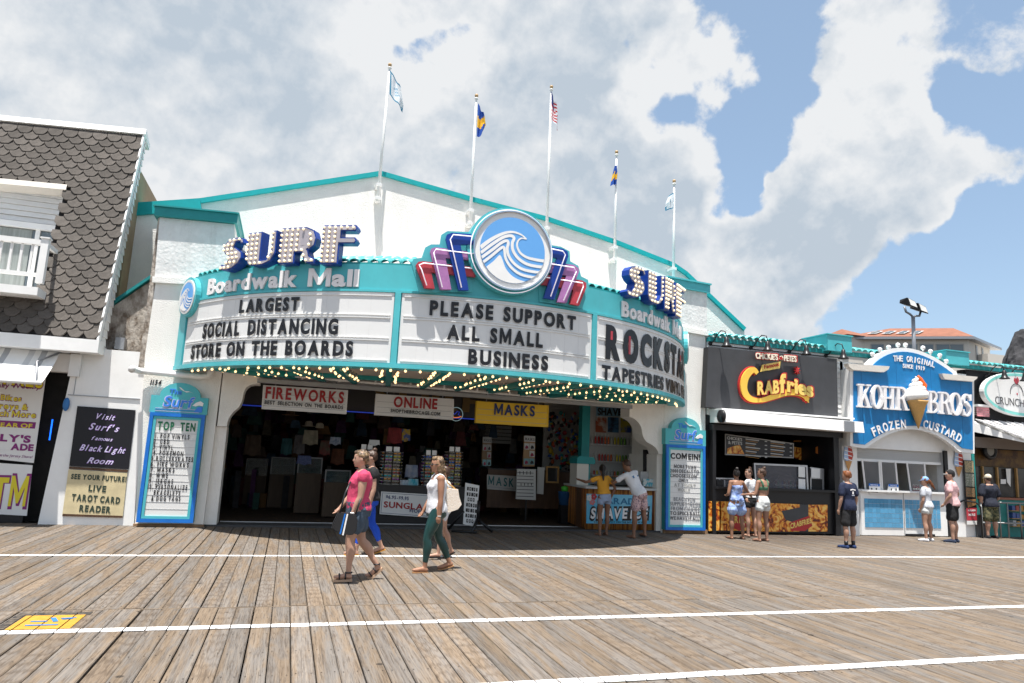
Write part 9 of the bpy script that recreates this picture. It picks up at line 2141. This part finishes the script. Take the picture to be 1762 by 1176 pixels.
person('girl in a green bikini top and white denim shorts, rightmost at the fries counter', fx+.02, fy, math.radians(12), H=1.62, girth=.92, skin=(0.32, 0.175, 0.12), legs=(((-.09, .03, -1), (-.05, -.08, -1)), ((.05, .02, -1), (-.01, -.06, -1))),
   arms=(((-.30, .05, -1), (-.45, .85, -.1)), ((.12, .2, -1), (-.4, .8, .1))), face=(-.6, .8, -.1), top=dict(mat=fab('sage', (0.06, 0.15, 0.09)), sleeve=0, hem=.165, neck=.215, loose=.008, flare=0, name='bikini_top', wrinkle=.0), bottom=dict(mat=fab('white_denim', (0.56, 0.58, 0.58)), len=.30, leg=.068, waist=.085), hair=dict(mat=HBR, style='bun'), shoes=None)
# ---- 10 boy in navy
fx, fy = fl(1460, 944)
t10, J10 = person('auburn haired boy in a navy T-shirt and black shorts waiting alone', fx+.03, fy, math.radians(8), H=1.66, girth=.95, sex='m', skin=PF, legs=(((-.07, 0, -1), (-.01, -.03, -1)), ((.07, .02, -1), (.02, -.03, -1))), arms=(((-.18, -.05, -1), (-.05, .25, -1)), ((.18, -.05, -1), (.02, .25, -1))), face=(-.2, 1, 0),
   top=dict(mat=fab('navy', (0.010, 0.016, 0.045)), sleeve=.62, hem=-.045, loose=.026, sr=.048), bottom=dict(mat=fab('black', (0, 0, 0)), len=.80, leg=.066, loose=.018), hair=dict(mat=HRED, style='crop'), shoes=dict(style='sneaker', mat=fab('navy_shoe', (0.012, 0.03, 0.10)), sock=M_BLACK))
b = MB(); pr1 = J10['sp'](.19, -.060)
b.prism([(-.085, .06), (-.02, .075), (.085, .06), (.08, .035), (0, .05), (-.08, .035)], 0, .002, M_LETW); b.prism([(-.02, .02), (.02, .02), (.022, -.04), (-.022, -.04)], 0, .002, M_LETW); b.prism([(-.05, -.055), (.05, -.055), (.04, -.075), (-.04, -.075)], 0, .002, mat('grey_print', (0.4, 0.42, 0.5), .6)); b.v = [tuple(pr1+J10['X']*v[0]+J10['up']*v[2]-J10['Yf']*(.034+v[1])) for v in b.v]; attach(t10, b, 'back_print')
# ---- 11 woman grey tee, blue cap
fx, fy = fl(1597, 932)
person('woman in a grey T-shirt, white shorts and pale blue cap at the custard stand', fx, fy, math.radians(22), H=1.60, girth=1.0, skin=PF, legs=(((-.09, .02, -1), (-.03, -.05, -1)), ((.09, .0, -1), (.06, -.06, -1))), arms=(((-.16, .0, -1), (.1, .35, -.9)), ((.16, .0, -1), (-.1, .3, -.9))), face=(-.35, .95, 0),
   top=dict(mat=fab('grey_marl', (0.48, 0.50, 0.55)), sleeve=.5, hem=-.01, loose=.02), bottom=dict(mat=fab('white_denim', (0, 0, 0)), len=.24, leg=.068, waist=.05), hair=dict(mat=HRED, style='pony', dir=(.5, -.3, -.8)), cap=dict(mat=fab('pale_blue', (0.20, 0.36, 0.62))), shoes=dict(style='sneaker', mat=fab('white_shoe', (0.55, 0.55, 0.57))))
# ---- 12 man in pink tee
fx, fy = fl(1643, 934)
person('man in a pale pink T-shirt and black shorts with hands on hips', fx-.02, fy, math.radians(28), H=1.80, girth=.98, sex='m', skin=PF, legs=(((-.08, .03, -1), (-.02, -.06, -1)), ((.07, .0, -1), (.02, -.05, -1))), arms=(((-.35, -.1, -1), (.15, .55, -.8)), ((.55, -.15, -.8), (-.45, .35, -.8))), face=(-.45, .9, 0),
   top=dict(mat=fab('pale_pink', (0.60, 0.37, 0.38)), sleeve=.6, hem=-.03, loose=.022, sr=.046), bottom=dict(mat=fab('black', (0, 0, 0)), len=.74, leg=.066, loose=.018), hair=dict(mat=HB, style='crop'), cap=dict(mat=fab('black', (0, 0, 0)), brim=M_WHITE2), shoes=dict(style='sneaker', mat=fab('dark_navy_shoe', (0.02, 0.03, 0.06))))
# ---- 13 man in navy with camo shorts
fx, fy = fl(1708, 927)
person('heavy set man in a navy T-shirt, camouflage shorts and cream cap by the barrier', fx, fy+.02, math.radians(-4), H=1.74, girth=1.22, sex='m', skin=PF, legs=(((-.09, .0, -1), (-.03, -.03, -1)), ((.10, .02, -1), (.05, -.04, -1))), arms=(((-.25, -.05, -1), (.05, .2, -1)), ((.25, -.02, -1), (.1, .7, -.7))), face=(0, 1, 0), belly=.02,
   top=dict(mat=fab('dark_navy', (0.012, 0.015, 0.028)), sleeve=.68, hem=-.04, loose=.026, sr=.046), bottom=dict(mat=mat('camouflage', (0.13, 0.12, 0.06), 0.85, col2=(0.03, 0.04, 0.02), vscale=16, contrast=(.46, .54)), len=.82, leg=.064, loose=.016), hair=dict(mat=HBR, style='crop'), cap=dict(mat=fab('cream', (0.55, 0.50, 0.40))), shoes=dict(style='sneaker', mat=fab('black', (0, 0, 0))))
# ---- 14 woman at the window on the far right
fx, fy = fl(1748, 921)
person('dark haired woman in a navy sleeveless top at the chicken stand window', fx+.05, fy+.0, math.radians(15), H=1.68, girth=1.0, skin=PT, legs=(((-.05, .05, -1), (0, -.05, -1)), ((.05, -.1, -1), (0, -.1, -1))), arms=(((-.2, .45, -.85), (-.1, .7, .7)), ((.1, .4, -.9), (-.2, .8, .5))), face=(-.7, .7, 0),
   top=dict(mat=fab('dark_navy_tank', (0.015, 0.022, 0.06)), sleeve=0, hem=-.02, neck=.262), bottom=dict(mat=fab('grey_shorts', (0.30, 0.32, 0.36)), len=.3, leg=.066), hair=dict(mat=HB, style='curly'), shoes=dict(style='sandal', mat=M_BLACK, sole=.01))
